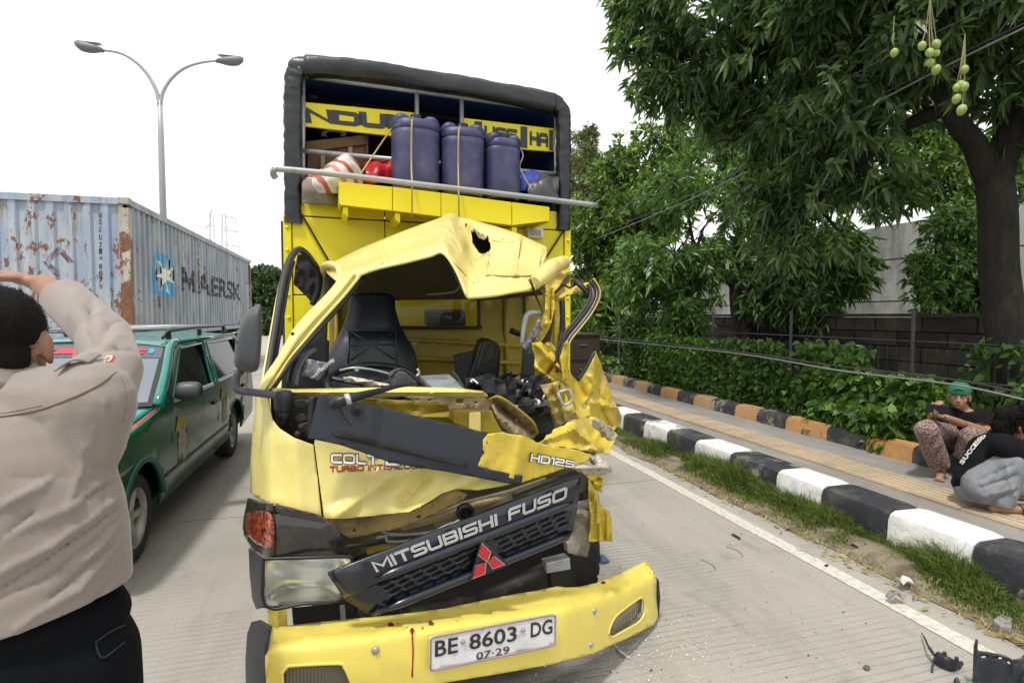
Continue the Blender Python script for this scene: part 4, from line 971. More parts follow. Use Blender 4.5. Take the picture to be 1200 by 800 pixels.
# pipe frame
FT = BT+.06
for x, y0, y1 in ((355, 88, 250), (488.5, 103, 225), (541, 111, 235), (651.5, 127, 250)): ptube('frame_pipe', [(x, y0, FT), (x, y1, FT)], .016, GALV, k=1)
ptube('frame_pipe', [(352, 88.5, FT), (653, 130, FT)], .018, GALV, k=1)
ptube('frame_pipe', [(355, 177, FT-.01), (651, 204, FT-.01)], .017, GALV, k=1)
ptube('guard_bar', [(322.5, 208, 1.74), (320, 203, 1.72), (322, 198.5, 1.70), (330, 198.3, 1.70), (400, 205, 1.70), (500, 217, 1.70), (600, 228.5, 1.70), (660, 236, 1.70), (699, 240.5, 1.70)], .019, GALV, k=4)
# sign boards
SG = M('sign_lettering', (.045, .048, .058), .6, var=.15, dirt=((.3, .28, .1), 20, .66, .74, .5))
s1 = pblock('sign_board', [(356, 119.5), (491, 132.5), (491, 163), (356, 148)], FT+.03, .02, YB)
ptext('lettering', '~N', ((361, 141.5), (386.5, 143), (361, 129), (386.5, 131.5)), FT+.03, SG, s1, .13); ptext('lettering', '~D', ((393.5, 143.5), (419.5, 146.3), (393.5, 131.7), (419.5, 135)), FT+.03, SG, s1, .13)
ptext('lettering', '~U', ((426, 146.5), (449.5, 148.6), (425, 134), (449.5, 136.5)), FT+.03, SG, s1, .13); ptext('lettering', '~L', ((457, 149.7), (482, 152.5), (457, 137), (482, 140)), FT+.03, SG, s1, .13)
s2 = pblock('sign_board', [(542, 138), (652, 151), (652, 178), (542, 170)], FT+.03, .02, YB)
for x0, x1, y0, y1 in ((556, 565, 142, 160), (610, 618, 148, 173), (643.5, 648, 152, 176)):
    mb = MB(); mb.add([T(x, y, FT+.027) for x, y in ((x0, y1), (x1, y1+.8), (x1, y0+.8), (x0, y0))], [(0, 1, 2, 3)]); obj('sign_band', mb, SG, s2)
ptext('lettering', '~UES', ((569, 160), (604.5, 165), (569, 149.5), (604.5, 154)), FT+.03, SG, s2, .10); ptext('lettering', '~HA', ((622, 168), (641, 170.5), (622, 156.5), (641, 159)), FT+.03, SG, s2, .11)
mb = MB(); mb.box(T(513, 105, FT-.01), (.045, .02, .045)); obj('clip', mb, YB, truck)
# projecting shelf over the cab
shelf_t = 1.80; edges = [(397, 213), (460, 219), (517, 226), (600, 237), (644, 242.5)]; low_ = [(398, 240), (460, 247), (517, 254), (600, 264), (644, 259)]
for i in range(4):
    a, b_, c_, d_ = edges[i], edges[i+1], low_[i+1], low_[i]
    pblock('shelf_front', [(a[0]+.4, a[1]), (b_[0]-.4, b_[1]), (c_[0]-.4, c_[1]), (d_[0]+.4, d_[1])], shelf_t+.003*(i % 2), .025, YB, bev=.003)
sa, sb, sc_, sd_ = T(397, 214, shelf_t+.03), T(644, 243, shelf_t+.03), T(397, 240, shelf_t+.03), T(644, 262, shelf_t+.03)
mb = MB(); mb.prism([sa-V((0, 0, .02)), sb-V((0, 0, .02)), sb+TYV*.33-V((0, 0, .02)), sa+TYV*.33-V((0, 0, .02))], V((0, 0, .018))); obj('shelf_deck', mb, YB, truck)
for q, e in ((sa, sc_), (sb, sd_)):
    mb = MB(); mb.prism([q-V((0, 0, .03)), q+TYV*.32-V((0, 0, .03)), e+TYV*.32+V((0, 0, .01)), e+V((0, 0, .01))], TXV*.02*(1 if q is sa else -1)); obj('shelf_side', mb, YB, truck)
for x in (402, 463, 600): pblock('shelf_bracket', [(x, 242+(x-402)*.12), (x+6, 242.7+(x-402)*.12), (x+6, 254+(x-402)*.12), (x, 250+(x-402)*.12)], shelf_t+.03, .3, YB)
lmp = pblock('marker_lamp', [(618, 266), (637, 267), (637.5, 279), (618.5, 278)], BT-.05, .05, M('lamp_bezel', (.62, .62, .58), .4), bev=.008)
mb = MB(); mb.prism([T(x, y, BT-.053) for x, y in ((621, 268.5), (634, 269.5), (634.5, 276.5), (621.5, 275.5))], TYV*.004); obj('lens', mb, M('lamp_lens_grey', (.30, .32, .31), .25), lmp)

# ------------------------------------------------------------------ cab shell
def tb(x, y): return 1.76
win = [(461, 345), (464, 338.5), (472, 336.5), (552, 342), (560, 346), (561, 380), (557, 383.5), (470, 383.5), (463, 381)]
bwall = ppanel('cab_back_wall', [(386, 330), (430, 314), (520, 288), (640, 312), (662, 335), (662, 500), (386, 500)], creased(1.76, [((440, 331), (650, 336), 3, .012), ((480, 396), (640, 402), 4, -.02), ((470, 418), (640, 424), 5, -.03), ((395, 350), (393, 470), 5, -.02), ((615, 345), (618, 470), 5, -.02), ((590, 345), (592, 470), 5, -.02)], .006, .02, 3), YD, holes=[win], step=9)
P = spline([T(x, y, 1.745) for x, y in win+[win[0]]], 3); mb = MB(); mb.tube(P, .011, 6, cap=False); obj('window_seal', mb, RUB2, bwall, smooth=True)
pblock('window_item', [(498, 363), (545, 362), (547, 382), (499, 382)], 1.95, .06, M('dark_bundle', (.03, .035, .03), .5), bwall, .02)
pg, g, b = base_mat('tinted_pane'); b.inputs['Base Color'].default_value = (.02, .022, .018, 1); b.inputs['Roughness'].default_value = .05
ts = g.new('BsdfTransparent'); ms = g.new('MixShader'); ms.inputs[0].default_value = .5; g.link(ts.outputs[0], ms.inputs[1]); g.link(b.outputs[0], ms.inputs[2]); g.link(ms.outputs[0], g.n['Material Output'].inputs[0])
ppanel('window_pane', win, 1.77, pg, bwall, step=20, solid=0)
for x in (486, 508, 524):
    mb = MB(); mb.box(T(x, 402, 1.75), (.035, .006, .016)); obj('sticker', mb, M('pale_sticker', (.5, .48, .36), .6), bwall)
ppanel('headliner', [(404, 336), (430, 322), (520, 298), (556, 332), (640, 335), (640, 345), (560, 352), (548, 350), (440, 352)], lambda x, y: np.interp(y, (296, 350), (.82, 1.70)), M('headliner_cloth', (.07, .055, .022), .9, var=.2), step=9)
mb = MB(); mb.sheet([[T(424, 321, .8), T(470, 306, .8), T(520, 296, .8), T(556, 345, .75), T(640, 338, .72)], [T(415, 322, 1.72), T(470, 318, 1.72), T(530, 318, 1.72), T(570, 340, 1.72), T(640, 330, 1.72)]], 3, 4, smooth=False); obj('ceiling', mb, M('headliner_cloth', (.07, .055, .022), .9, var=.2), truck, solid=.004)
ptube('headliner_rail', [(440, 331, 1.6), (500, 334, 1.6), (548, 338, 1.6)], .008, VOID); ptube('headliner_rail', [(500, 345, 1.3), (532, 342, 1.2), (540, 332, 1.15)], .005, GALV, k=3)
for pts in ([(478, 398, 1.735), (612, 405, 1.735)], [(470, 419, 1.73), (612, 425, 1.73)], [(592, 345, 1.735), (594, 440, 1.735)], [(616, 345, 1.735), (618, 440, 1.735)], [(395, 352, 1.735), (393, 460, 1.735)]): ptube('pressed_rib', pts, .014, YD, bwall, k=1)
# roof: creased sheet, pushed up in the middle and folded down on the passenger side
cols = [((379, 314), (384, 321), (399, 334)), ((417, 294), (424, 305), (435, 317)), ((455, 278), (465, 292), (477, 306.5)), ((486, 266), (497, 281), (503, 300)), ((514, 256.5), (520, 274), (519, 296)),
        ((528, 251), (537, 278), (533, 315)), ((541, 254), (551, 284), (549, 348)), ((560, 260), (568, 296), (564, 347)), ((583, 266), (588, 300), (580, 345)), ((606, 274), (606, 303), (600, 341.5)), ((639, 289), (637, 311), (627, 338))]
tt = [(1.30, 1.08, .84), (1.30, 1.02, .80), (1.32, 1.02, .78), (1.34, 1.02, .77), (1.36, 1.0, .76), (1.38, 1.10, .70), (1.42, 1.22, .62), (1.34, 1.06, .62), (1.30, 1.0, .64), (1.27, .98, .66), (1.24, .98, .70)]
R0, R1, R2, R3, R4 = [], [], [], [], []
for (a, b_, c_), (t0, t1, t2) in zip(cols, tt):
    pa = T(*a, t0); R0.append(pa+TYV*(1.75-t0)-V((0, 0, .02))); R1.append(pa); R2.append(T(*b_, t1))
    m_ = ((b_[0]+c_[0])/2, (b_[1]+c_[1])/2); R3.append(T(*m_, (t1+t2)/2-.05)); R4.append(T(*c_, t2))
hole_poly = [(552, 272), (557, 269), (563, 279), (572, 277), (574, 284), (575, 293), (568, 298), (560, 295), (554, 285)]
def inside(x, y, poly):
    c = False
    for i in range(len(poly)):
        (x1, y1), (x2, y2) = poly[i], poly[i-1]
        if (y1 > y) != (y2 > y) and x < (x2-x1)*(y-y1)/(y2-y1)+x1: c = not c
    return c
def PX(p):
    q = p-CAM; d = q.dot(CF); return 600+FPX*q.dot(CR)/d, 400-FPX*q.dot(CU)/d
ribs = [((566, 322), (632, 322), 2.2), ((572, 297), (568, 322), 2), ((606, 276), (601, 322), 2.4), ((609, 276), (604, 322), 2.4), ((634, 292), (630, 322), 2), ((576, 280), (606, 281), 2), ((523, 296), (556, 330), 4), ((440, 292), (447, 309), 2.5), ((434, 296), (441, 312), 2.5)]
def roof_fn(p, u, v):
    x, y = PX(p); d = 0
    for a, b_, w_ in ribs: d -= .016*max(0, 1-seg_d(x, y, a, b_)/w_)
    d += .026*(crease(p, 3.6, 2)-.2) + .010*(crease(p, 11, 4)-.2) + .004*nz(p, 14)
    for a, b_, w_, dp in (((525, 256), (556, 330), 9, -.03), ((541, 254), (560, 300), 7, .05), ((590, 300), (632, 318), 14, .02), ((470, 285), (520, 270), 8, -.015)): d += dp*max(0, 1-seg_d(x, y, a, b_)/w_)
    return p + TYV*d
mb = MB(); mb.sheet([R0, R1, R2, R3, R4], 20, 16, roof_fn)
keep = [i for i, f in enumerate(mb.f) if not inside(*PX(sum((mb.v[k] for k in f), V((0, 0, 0)))/4), hole_poly)]
mb.f = [mb.f[i] for i in keep]; mb.m = [0]*len(mb.f); roof = obj('roof', mb, YR, truck, smooth=True, ang=40, solid=.004)
ppanel('roof_hole_shade', [(545, 262), (582, 265), (582, 304), (552, 304)], 1.36, VOID, roof, step=8)  # black sheet added behind the hole to stand for the shade inside
from mathutils.bvhtree import BVHTree
rbv = BVHTree.FromPolygons([p for p in mb.v], mb.f)
for k, ps in enumerate(([(566, 321), (598, 323), (630, 322)], [(573, 300), (570, 312), (566, 321)], [(605, 278), (603, 300), (600, 321)], [(610, 279), (607, 300), (604, 321)], [(633, 294), (632, 308), (629, 321)], [(577, 281), (592, 284), (603, 283)], [(522, 298), (538, 314), (555, 332)], [(440, 290), (444, 300), (448, 309)], [(447, 287), (452, 297), (456, 307)], [(500, 262), (520, 268), (534, 281), (541, 296)])):
    P = []
    for q in spline([V((x, y, 0)) for x, y in ps], 6):
        h_ = rbv.ray_cast(CAM, DV(q.x, q.y).normalized())
        if h_[0] is not None: P.append(h_[0]-DV(q.x, q.y).normalized()*.003)
    m_ = MB(); m_.tube(P, .0042, 5, cap=False); obj('roof_rib', m_, YR, roof, smooth=True); m_ = MB(); m_.tube([p_+V((.004, 0, -.007)) for p_ in P], .003, 4, cap=False); obj('rib_shade_line', m_, RUSTY, roof, smooth=True)  # brown tube below each rib draws its dark shade line
ppanel('torn_flap', jag([(556, 270), (563, 273), (568, 275), (572, 276), (567, 281), (561, 279)], .6, 2, 4), creased(1.0, [((557, 270), (570, 278), 4, -.03)]), PALE, roof, step=3)
ptube('roof_lip', [(400, 334, .85), (434, 317.5, .79), (477, 307, .77), (503, 300.5, .76), (519, 296.5, .75), (534, 316, .69), (548, 348.5, .61)], .008, YR, roof)
ptube('roof_lip', [(548, 348.5, .61), (564, 347.5, .61), (582, 345.5, .63), (601, 342, .65), (627, 338.5, .69)], .009, YR, roof)
ptube('roof_seal', [(426, 322, .86), (478, 310, .84), (504, 303.5, .83), (518, 300, .82), (531, 318, .76), (545, 347, .68)], .006, RUB2, roof)
# corner loop of the roof and the pillar behind the door
ptube('roof_gutter', [(399, 333, .9), (397, 314, 1.0), (386, 310, 1.1), (379, 315, 1.2), (377, 330, 1.28), (376, 352, 1.3), (374, 372, 1.3)], [.022, .018, .02, .02, .018, .018, .016], YR)
ppanel('rear_pillar', [(378, 318), (398, 318), (396, 345), (384, 380), (380, 470), (366, 470), (370, 370)], creased(1.42, [], .01, .05), M('pillar_dark_trim', (.05, .042, .02), .7, var=.3), step=8)
# windscreen pillar, driver's side
out_ = [(301, 459), (311, 440), (326, 418), (343, 388), (358, 370), (374, 354), (387, 340), (401, 322)]; inn = [(316, 456), (327, 441), (340, 421), (357, 401), (374, 381), (390, 363), (406, 345), (426, 320)]
tp = np.linspace(.30, .82, 8); rows = []
for f_, dt in ((0, .10), (.0, .02), (.32, -.012), (.55, -.015), (.62, .012), (.80, .014), (.86, -.004), (1, .0), (1, .06)):
    rows.append([T(o_[0]*(1-f_)+i_[0]*f_, o_[1]*(1-f_)+i_[1]*f_, t+dt) for o_, i_, t in zip(out_, inn, tp)])
mb = MB(); mb.sheet(rows, 2, 5, lambda p, u, v: p+TYV*(.006*(crease(p, 5)-.25))); pil = obj('front_pillar', mb, YC, truck, smooth=True, ang=40, solid=.004)
ptube('pillar_seal', [(318, 458, .36), (341, 424, .44), (375, 385, .60), (407, 349, .76), (428, 322, .86)], .009, RUB2, pil)
mb = MB(); mb.lathe([(.007, 0), (.007, .003)], T(343, 391, .42), 8, Matrix.Rotation(pi/2, 3, 'X')); obj('hole', mb, VOID, pil)
# driver's door, only its bent window frame shows
ddoor = ptube('driver_door', [(307, 462, .46), (309.5, 440, .50), (314, 412, .58), (323, 360, .76), (329, 328, .88), (333, 314, .95)], [.009, .008, .007, .006, .005, .003], YC)
ptube('door_seal', [(311, 458, .48), (313, 442, .50), (317.5, 414, .58), (326, 362, .76), (333, 325, .90), (340, 304, 1.0), (347, 294, 1.06), (355, 294, 1.10), (365, 305, 1.16), (373.5, 320, 1.22), (373, 340, 1.26), (366, 357, 1.28)], .017, RUB2, ddoor)
ptube('door_seal', [(318, 450, .52), (322, 424, .60), (331, 370, .78), (338, 330, .92), (344, 307, 1.04)], .009, BP, ddoor)
ppanel('door_curtain', [(349, 298), (357, 297), (367, 309), (372, 322), (371, 340), (364, 353), (357, 345), (344, 333), (346, 312)], creased(1.28, [], .02, .08), VOID, ddoor, step=4)
ppanel('door_skin', [(299, 462), (312, 455), (318, 470), (316, 560), (298, 560)], lambda x, y: .55+(318-x)*.05, YC, ddoor, step=8)
# ------------------------------------------------------------------ cab front
def corner_t(x, y): return .13 + .0011*max(0, 600-y) + .00075*max(0, 322-x)**1.9*.9
cor = ppanel('corner_panel', [(302, 456), (297, 500), (294, 540), (294, 576), (300, 582), (312, 588), (345, 598), (377, 607.5), (372, 560), (367, 521), (345, 513), (328, 502), (319, 491), (316, 478), (315, 456)], creased(corner_t, [((345, 520), (352, 590), 30, -.02)], .004, .02), YC, step=5, ang=60)
def front_t(x, y): return .13 + .0011*max(0, 600-y) - .00012*max(0, x-480)
fl = [((392, 606), (455, 560), 15, -.026), ((455, 560), (500, 548), 15, -.026), ((430, 560), (420, 600), 16, .018), ((478, 600), (510, 583), 7, -.02), ((500, 560), (470, 590), 12, .03), ((400, 540), (440, 545), 14, .012), ((520, 577), (560, 560), 10, -.025)]
fp = ppanel('front_panel_skin', [(368.3, 519), (380, 608), (405, 607), (430, 605), (455, 602), (478, 600), (492, 594), (505, 586), (520, 577), (535, 572.5), (560, 574), (585, 570), (604, 566), (604, 540), (520, 528), (420, 505), (372, 505)], creased(front_t, fl, .006, .016, 4), YC, step=2.5, ang=60)
ppanel('lower_flange', jag([(380, 609), (409, 630), (430, 626), (455, 621), (475, 616), (498, 606), (520, 596), (543, 585), (548, 579), (536, 573), (520, 578), (506, 587), (493, 595), (478, 601), (430, 606)], 1.2, 2, 3, only=range(0, 9)), creased(lambda x, y: .20, [((400, 618), (540, 580), 5, -.03)], .010, .03), M('flange_tan', lin((166, 146, 92)), .6, var=.25, vs=8, bump=.2, dirt=[((.12, .08, .05), 7, .5, .7, .7), ((.5, .45, .35), 15, .62, .7, .6)]), fp, holes=[rrect(413, 619, 417, 623, 1.9, 3), rrect(488, 603, 493, 607, 1.5, 3)], step=5)
LBW = M('badge_white', (.78, .78, .76), .4); LBK = M('badge_outline', (.012, .014, .02), .4); LBR = M('badge_red', (.28, .025, .012), .4)
ft_ = creased(front_t, fl, .006, .016, 4)
for s_, q in (('~COLT', ((389, 540.5), (442, 542.5), (389, 532), (442, 533))), ('~D', ((453, 543), (468, 543.5), (453, 533), (468, 533)))): ptext('badge', s_, q, ft_, LBK, fp, .15, .005, 1.0); ptext('badge', s_, q, ft_, LBW, fp, .05, .009)
ptext('badge', '~TURBO INTERCOOLER', ((387, 551.8), (512, 546.5), (387, 546.3), (512, 541.5)), ft_, LBR, fp, .06, .006)
# cowl: beam, rusty flange, recess
ppanel('cowl_beam', [(318, 455), (345, 456.5), (420, 455), (480, 453.5), (540, 455.5), (566, 459), (572, 464), (560, 466), (480, 463), (420, 465.5), (345, 463), (318, 462)], creased(.36, [((320, 459), (570, 460), 6, -.05)]), YC, step=4, solid=.006)
ppanel('cowl_flange', jag([(470, 463.5), (566, 465.5), (574, 468), (574, 478.5), (525, 478.5), (522, 472.5), (486, 472.5), (480, 467)], .6, 2, 2), .39, RUSTY, holes=[rrect(488, 466.5, 491, 469, 1.2, 2), rrect(502, 467, 505, 470, 1.2, 2), rrect(534.5, 466.5, 542.5, 473.5, 3, 3), rrect(556, 470, 559, 472.5, 1.2, 2)], step=6)
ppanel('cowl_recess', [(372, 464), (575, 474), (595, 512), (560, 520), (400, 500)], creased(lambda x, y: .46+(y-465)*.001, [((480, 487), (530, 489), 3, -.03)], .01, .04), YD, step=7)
pblock('cowl_bracket', [(531, 480.5), (577, 481), (580, 490), (590, 508), (573, 508), (560, 506), (531, 496)], .36, .08, YD, bev=.006)
mb = MB(); mb.box(T(556, 495, .36), (.05, .03, .09)); obj('cowl_bracket', mb, YC, truck, bev=.006)
# driver's side hinge brackets over a black sheet standing in for shade
ppanel('recess_shade', [(317, 466), (372, 462), (366, 520), (345, 513), (326, 500), (318, 488)], .42, VOID, step=10)
for poly, t_ in (([(342, 469), (358, 467), (361, 478), (345, 479)], .30), ([(344, 488), (356, 484), (362, 492), (349, 496)], .30), ([(350, 497), (362, 494), (364, 505), (352, 508)], .29), ([(336, 476), (341, 476), (343, 500), (337, 498)], .33), ([(362, 466), (368, 466), (364, 512), (359, 510)], .26)):
    pblock('hinge_bracket', poly, t_, .04, ENG, bev=.004)
for x, y in ((361, 471), (353, 500), (349, 508)):
    mb = MB(); mb.lathe([(.012, 0), (.012, .012), (.005, .014)], T(x, y, .28), 8, Matrix.Rotation(pi/2, 3, 'X')); obj('hinge_bolt', mb, ENG, truck, smooth=True)
# black garnish torn loose across the front
gt = creased(lambda x, y: .055+.00022*(x-370)+.0004*max(0, 540-y), [], 0)
gar = ppanel('front_garnish', [(374, 460.5), (381, 462), (440, 475), (500, 490), (540, 499), (566, 506), (572, 510), (569.5, 514), (571, 519), (566, 523), (567, 530), (562, 536), (563, 541), (559.5, 546), (575, 550), (612, 557), (610, 568), (590, 565), (560, 559), (520, 551.5), (488, 547), (455, 541), (425, 530), (400, 521.5), (361, 513), (367, 488)], gt, GP, step=5, solid=.012, ang=50)
mb = MB(); c_ = T(419, 481, gt(419, 481)-.01); Rx = Matrix.Rotation(pi/2, 3, 'X')
for r_, h in ((.021, .004), (.014, .010)): mb.lathe([(r_, -.004), (r_, h), (r_*.7, h+.002), (r_*.6, h-.006)], c_, 16, Rx)
obj('garnish_cap', mb, BP, gar, smooth=True, ang=40)
mb = MB(); mb.lathe([(.005, 0), (.005, .013)], c_, 8, Rx); obj('garnish_cap_pin', mb, VOID, gar)
ppanel('slot_shade', [(389, 506.5), (400, 505.5), (548, 543.5), (547, 548), (395, 512.5)], lambda x, y: gt(x, y)-.012, VOID, gar, step=12, solid=.003)  # black strip on the face painting the slot's shaded depth
wip = ptube('wiper', [(389, 475, .0), (398, 470, -.01), (414, 465.5, .0), (440, 459, .08), (466, 452.5, .18), (488, 450, .28)], [.016, .019, .015, .011, .007, .004], BP)
ptube('wiper_joint', [(405, 468.5, -.02), (411, 466.5, -.02)], .02, CHR, wip, k=1); ptube('wiper_hose', [(398, 478, .0), (402, 486, .0), (408, 493, .0), (413, 496, .0)], [.004, .004, .004, .008], BP, wip)
# smashed passenger side of the front
hd = ppanel('badge_panel', jag([(566, 515), (572, 508), (590, 506), (612, 510), (628, 518), (650, 523), (675, 527), (693, 532), (688, 540), (668, 546), (640, 556), (612, 565), (575, 551), (560, 545), (566, 530)], 1.0, 3, 8, only=(2, 3, 4, 5, 6, 7, 8)), creased(lambda x, y: .10+.0006*(x-570), [((610, 512), (600, 560), 16, -.02)], .008, .02, 6), YT, step=3, ang=60)
ht = creased(lambda x, y: .10+.0006*(x-570), [((610, 512), (600, 560), 16, -.02)], .008, .02, 6)
q = ((619, 540), (672, 547), (620, 529), (673, 539.5)); q = ((621, 538.5), (670, 546), (622, 531), (671, 540)); ptext('badge', '~HD125', q, ht, LBK, hd, .15, .010); ptext('badge', '~HD125', q, ht, LBW, hd, .04, .014)
ppanel('torn_panel', jag([(629, 520), (640, 510), (655, 500), (668, 494), (681, 489.5), (693, 488), (703, 493), (714, 500), (723, 509), (719, 519), (711, 533), (700, 531), (688, 528), (668, 525.5), (648, 525)], 1.8, 3, 5), creased(lambda x, y: .24+.0012*(x-629)-.002*(y-505), [((640, 515), (672, 503), 9, -.035), ((672, 503), (700, 525), 9, -.035), ((690, 490), (715, 520), 12, .03), ((645, 522), (700, 527), 7, -.02)], .025, .028, 2, .006), YT, step=2, ang=60)
ppanel('torn_edge', jag([(690, 489), (704, 492), (716, 500), (724, 510), (716, 516), (705, 512), (699, 503)], 2.2, 3, 6), creased(.22, [((700, 492), (712, 512), 6, -.04)], .03, .05, 4), PALE, step=2, ang=60)
ppanel('torn_edge', jag([(664, 548), (676, 539), (690, 533), (706, 536), (715, 544), (717, 553), (704, 557), (690, 556), (678, 553)], 2.2, 3, 7), creased(.20, [((670, 547), (712, 548), 5, -.05), ((690, 537), (705, 555), 5, .03)], .03, .05, 7), PALE, step=2, ang=60)
ppanel('torn_panel', jag([(686, 556), (700, 556), (708, 560), (705, 578), (699, 574)], 1, 2, 8), creased(.3, [], .05, .06, 1), YT, step=4)
ppanel('curled_panel', jag([(573, 469), (580, 464.5), (590, 468), (604, 478), (618, 489), (626, 495), (631, 508), (625, 513), (612, 512), (596, 508), (588, 500), (582, 488)], 1.0, 2, 2), creased(.40, [((580, 472), (625, 508), 12, .08)], .03, .05, 3), RUSTY, step=4)
ptube('curled_edge', [(573, 468, .38), (585, 465, .34), (605, 478, .33), (624, 494, .33), (630, 508, .35)], .006, YD)
ppanel('dash_bar', [(575, 478), (640, 470), (645, 474), (580, 487)], creased(.62, [], .02, .05), GALV, step=6)
# pillar remains, passenger side
mb = MB(); P = spline([T(626, 332, .73), T(640, 320, .80), T(651, 312, .88), T(662, 307, .95)], 10); mb.tube(P, [.034+.012*sin(pi*i/(len(P)-1)) for i in range(len(P))], 20); mb.xform(lambda p: p+V((1, .5, 1))*(.022*(crease(p, 9, 3)-.2)+.010*(crease(p, 22, 6)-.2))); obj('crumpled_rail', mb, YR, truck, smooth=True, ang=35)
ppanel('torn_panel', jag([(640, 334), (654, 326), (668, 318), (668, 330), (656, 340), (650, 346)], .7, 2, 3), creased(.92, [((645, 336), (666, 322), 4, -.04)], .015, .05, 2), RUSTY, step=2.5, ang=60)
ppanel('torn_panel', jag([(648, 347), (654, 345), (656, 372), (653, 404), (647, 414), (645, 398), (649, 374)], .5, 2, 5), creased(.84, [((651, 346), (650, 410), 3, -.04)], .012, .05, 6), YT, step=2, ang=60)
ppanel('torn_panel', jag([(636, 404), (644, 400), (654, 412), (660, 430), (664, 452), (656, 456), (648, 440)], .7, 2, 7), creased(.74, [((642, 404), (658, 448), 4, -.05)], .018, .05, 3), YT, step=2, ang=60)
ppanel('gap_backing', [(640, 352), (662, 350), (664, 460), (638, 455), (634, 410)], 1.08, M('gap_backing', (.05, .04, .018), .8, var=.4, vs=8), step=10)  # dark brown sheet added to fill the gap beside the pillar
ptube('pillar_strip', [(657, 350, .9), (658, 380, .86), (656, 405, .8)], .006, RUB2)
ppanel('crumpled_pillar', jag([(630, 333), (642, 330), (652, 322), (662, 316), (665, 322), (655, 336), (649, 342), (650, 360), (646, 378), (640, 392), (631, 404), (620, 405), (628, 395), (634, 380), (638, 362), (637, 346)], .9, 2, 3), creased(lambda x, y: .78-.0006*(y-330), [((640, 335), (640, 380), 4, -.05), ((640, 380), (626, 402), 4, -.05), ((646, 340), (645, 375), 2.5, .04)], .018, .05, 4), YT, step=2, ang=60)
ppanel('crumpled_pillar', jag([(623, 402), (633, 400), (645, 409), (655, 424), (660, 438), (655, 448), (641, 452), (632, 450), (627, 438), (627, 418)], 1.0, 2, 5), creased(.64, [((628, 404), (657, 432), 4, -.06), ((636, 445), (650, 425), 4, .06), ((628, 430), (648, 446), 4, -.05)], .022, .05, 8), YT, step=2, ang=60)
ppanel('crumpled_bracket', jag([(632, 451), (655, 446), (662, 452), (668, 466), (674, 480), (679, 491), (664, 494), (650, 501), (648, 492), (644, 476), (638, 462)], 1.2, 2, 6), creased(.54, [((650, 450), (662, 490), 4, -.05), ((640, 460), (652, 495), 4, -.04)], .018, .05, 9), M('scraped_inner_paint', lin((178, 158, 84)), .55, var=.3, vs=10, bump=.3, dirt=[((.16, .12, .07), 12, .48, .62, .9), ((.55, .50, .4), 9, .62, .7, .7)]), holes=[[(655, 461), (665, 458.5), (668, 469), (660, 473)]], step=2, ang=60)
ptube('hinge_loop', [(654, 460, .46), (666, 457, .46), (670, 469, .46), (660, 474, .46), (654, 460, .46)], .007, PALE, k=3)
ppanel('twisted_strip', jag([(656, 420), (661, 402), (665, 398), (667, 408), (665, 425), (667, 445), (672, 466), (679, 490), (672, 486), (664, 462), (659, 440)], .6, 2, 3), creased(.60, [((662, 402), (664, 450), 3, -.05)], .012, .06, 3), YT, step=2, ang=60)
pdoor = ppanel('passenger_door', jag([(697.5, 411), (705, 428), (712, 447), (719, 468), (728, 488), (727, 497), (720, 504), (712, 501), (700, 492), (688, 489), (679, 491), (673, 474), (668, 455), (662, 435), (664, 428), (670, 440), (676, 446), (686, 430)], .7, 2, 9), creased(lambda x, y: .62+.0035*(x-670)+.0005*(490-y), [((697, 414), (690, 488), 12, -.05), ((676, 446), (690, 470), 8, .04), ((690, 470), (722, 478), 6, -.05), ((705, 480), (715, 500), 5, .04), ((706, 430), (700, 470), 5, .025), ((690, 440), (712, 470), 4, -.02)], .009, .018, 12), YT, step=2.5, ang=60, label='crumpled yellow passenger door hanging off the wreck')
ptext('badge', 'CANTER', ((685, 480), (697, 460), (681.5, 476), (694, 457)), lambda x, y: .52+.0035*(x-670), M('badge_grey', (.16, .17, .17), .4), pdoor, .02, .0)
ptube('door_edge_trim', [(677, 446, .62), (686, 432, .62), (696, 413, .62)], .010, BP, pdoor)
for off_, mt, r_ in ((-3.2, RUB2, .0085), (-.6, PALE, .0028), (1.4, RUB2, .0075), (3.8, PALE, .0028), (5.6, RUB2, .0065), (7.4, YT, .004)):  # pale strands draw highlights along the black rubber
    path = [(656, 436), (656, 424), (657, 410), (664, 393), (676, 378), (688, 362), (695, 348), (695, 339), (690, 331)]; nrm = [(1, 0), (1, 0), (1, .2), (.7, .7), (.65, .75), (.8, .6), (1, .2), (1, -.2), (.7, -.7)]
    ptube('seal_with_glints', [(x+a*off_, y+b_*off_, .62+.012*k-.004*abs(off_)) for k, ((x, y), (a, b_)) in enumerate(zip(path, nrm))], r_, mt, pdoor)
ptube('seal_with_glints', [(674, 329, .78), (680, 334, .74), (687, 341, .72), (692, 345, .70)], [.014, .016, .014, .01], RUB2, pdoor)
ppanel('door_frame', jag([(653, 346), (676, 334), (690, 331), (694, 334), (688, 340), (672, 344), (655, 352)], .6, 2, 2), creased(.80, [((655, 349), (690, 335), 4, -.03)]), YT, pdoor, step=4)
ptube('crumpled_wire', [(652, 342, .85), (660, 334, .9), (668, 337, .9), (678, 331, .85)], .006, RUB2); ptube('crumpled_strut', [(652, 352, .85), (653, 390, .85), (650, 420, .8)], .010, YD); ptube('crumpled_strut', [(644, 405, .9), (652, 412, .9), (656, 416, .9)], .008, CHR)
ptube('grab_handle', [(634, 366.5, .78), (626, 366, .76), (619, 367.5, .75), (615.5, 374, .75), (613.5, 388, .75), (612.5, 403, .76)], .0135, M('grey_handle', (.42, .44, .44), .45), n=10)
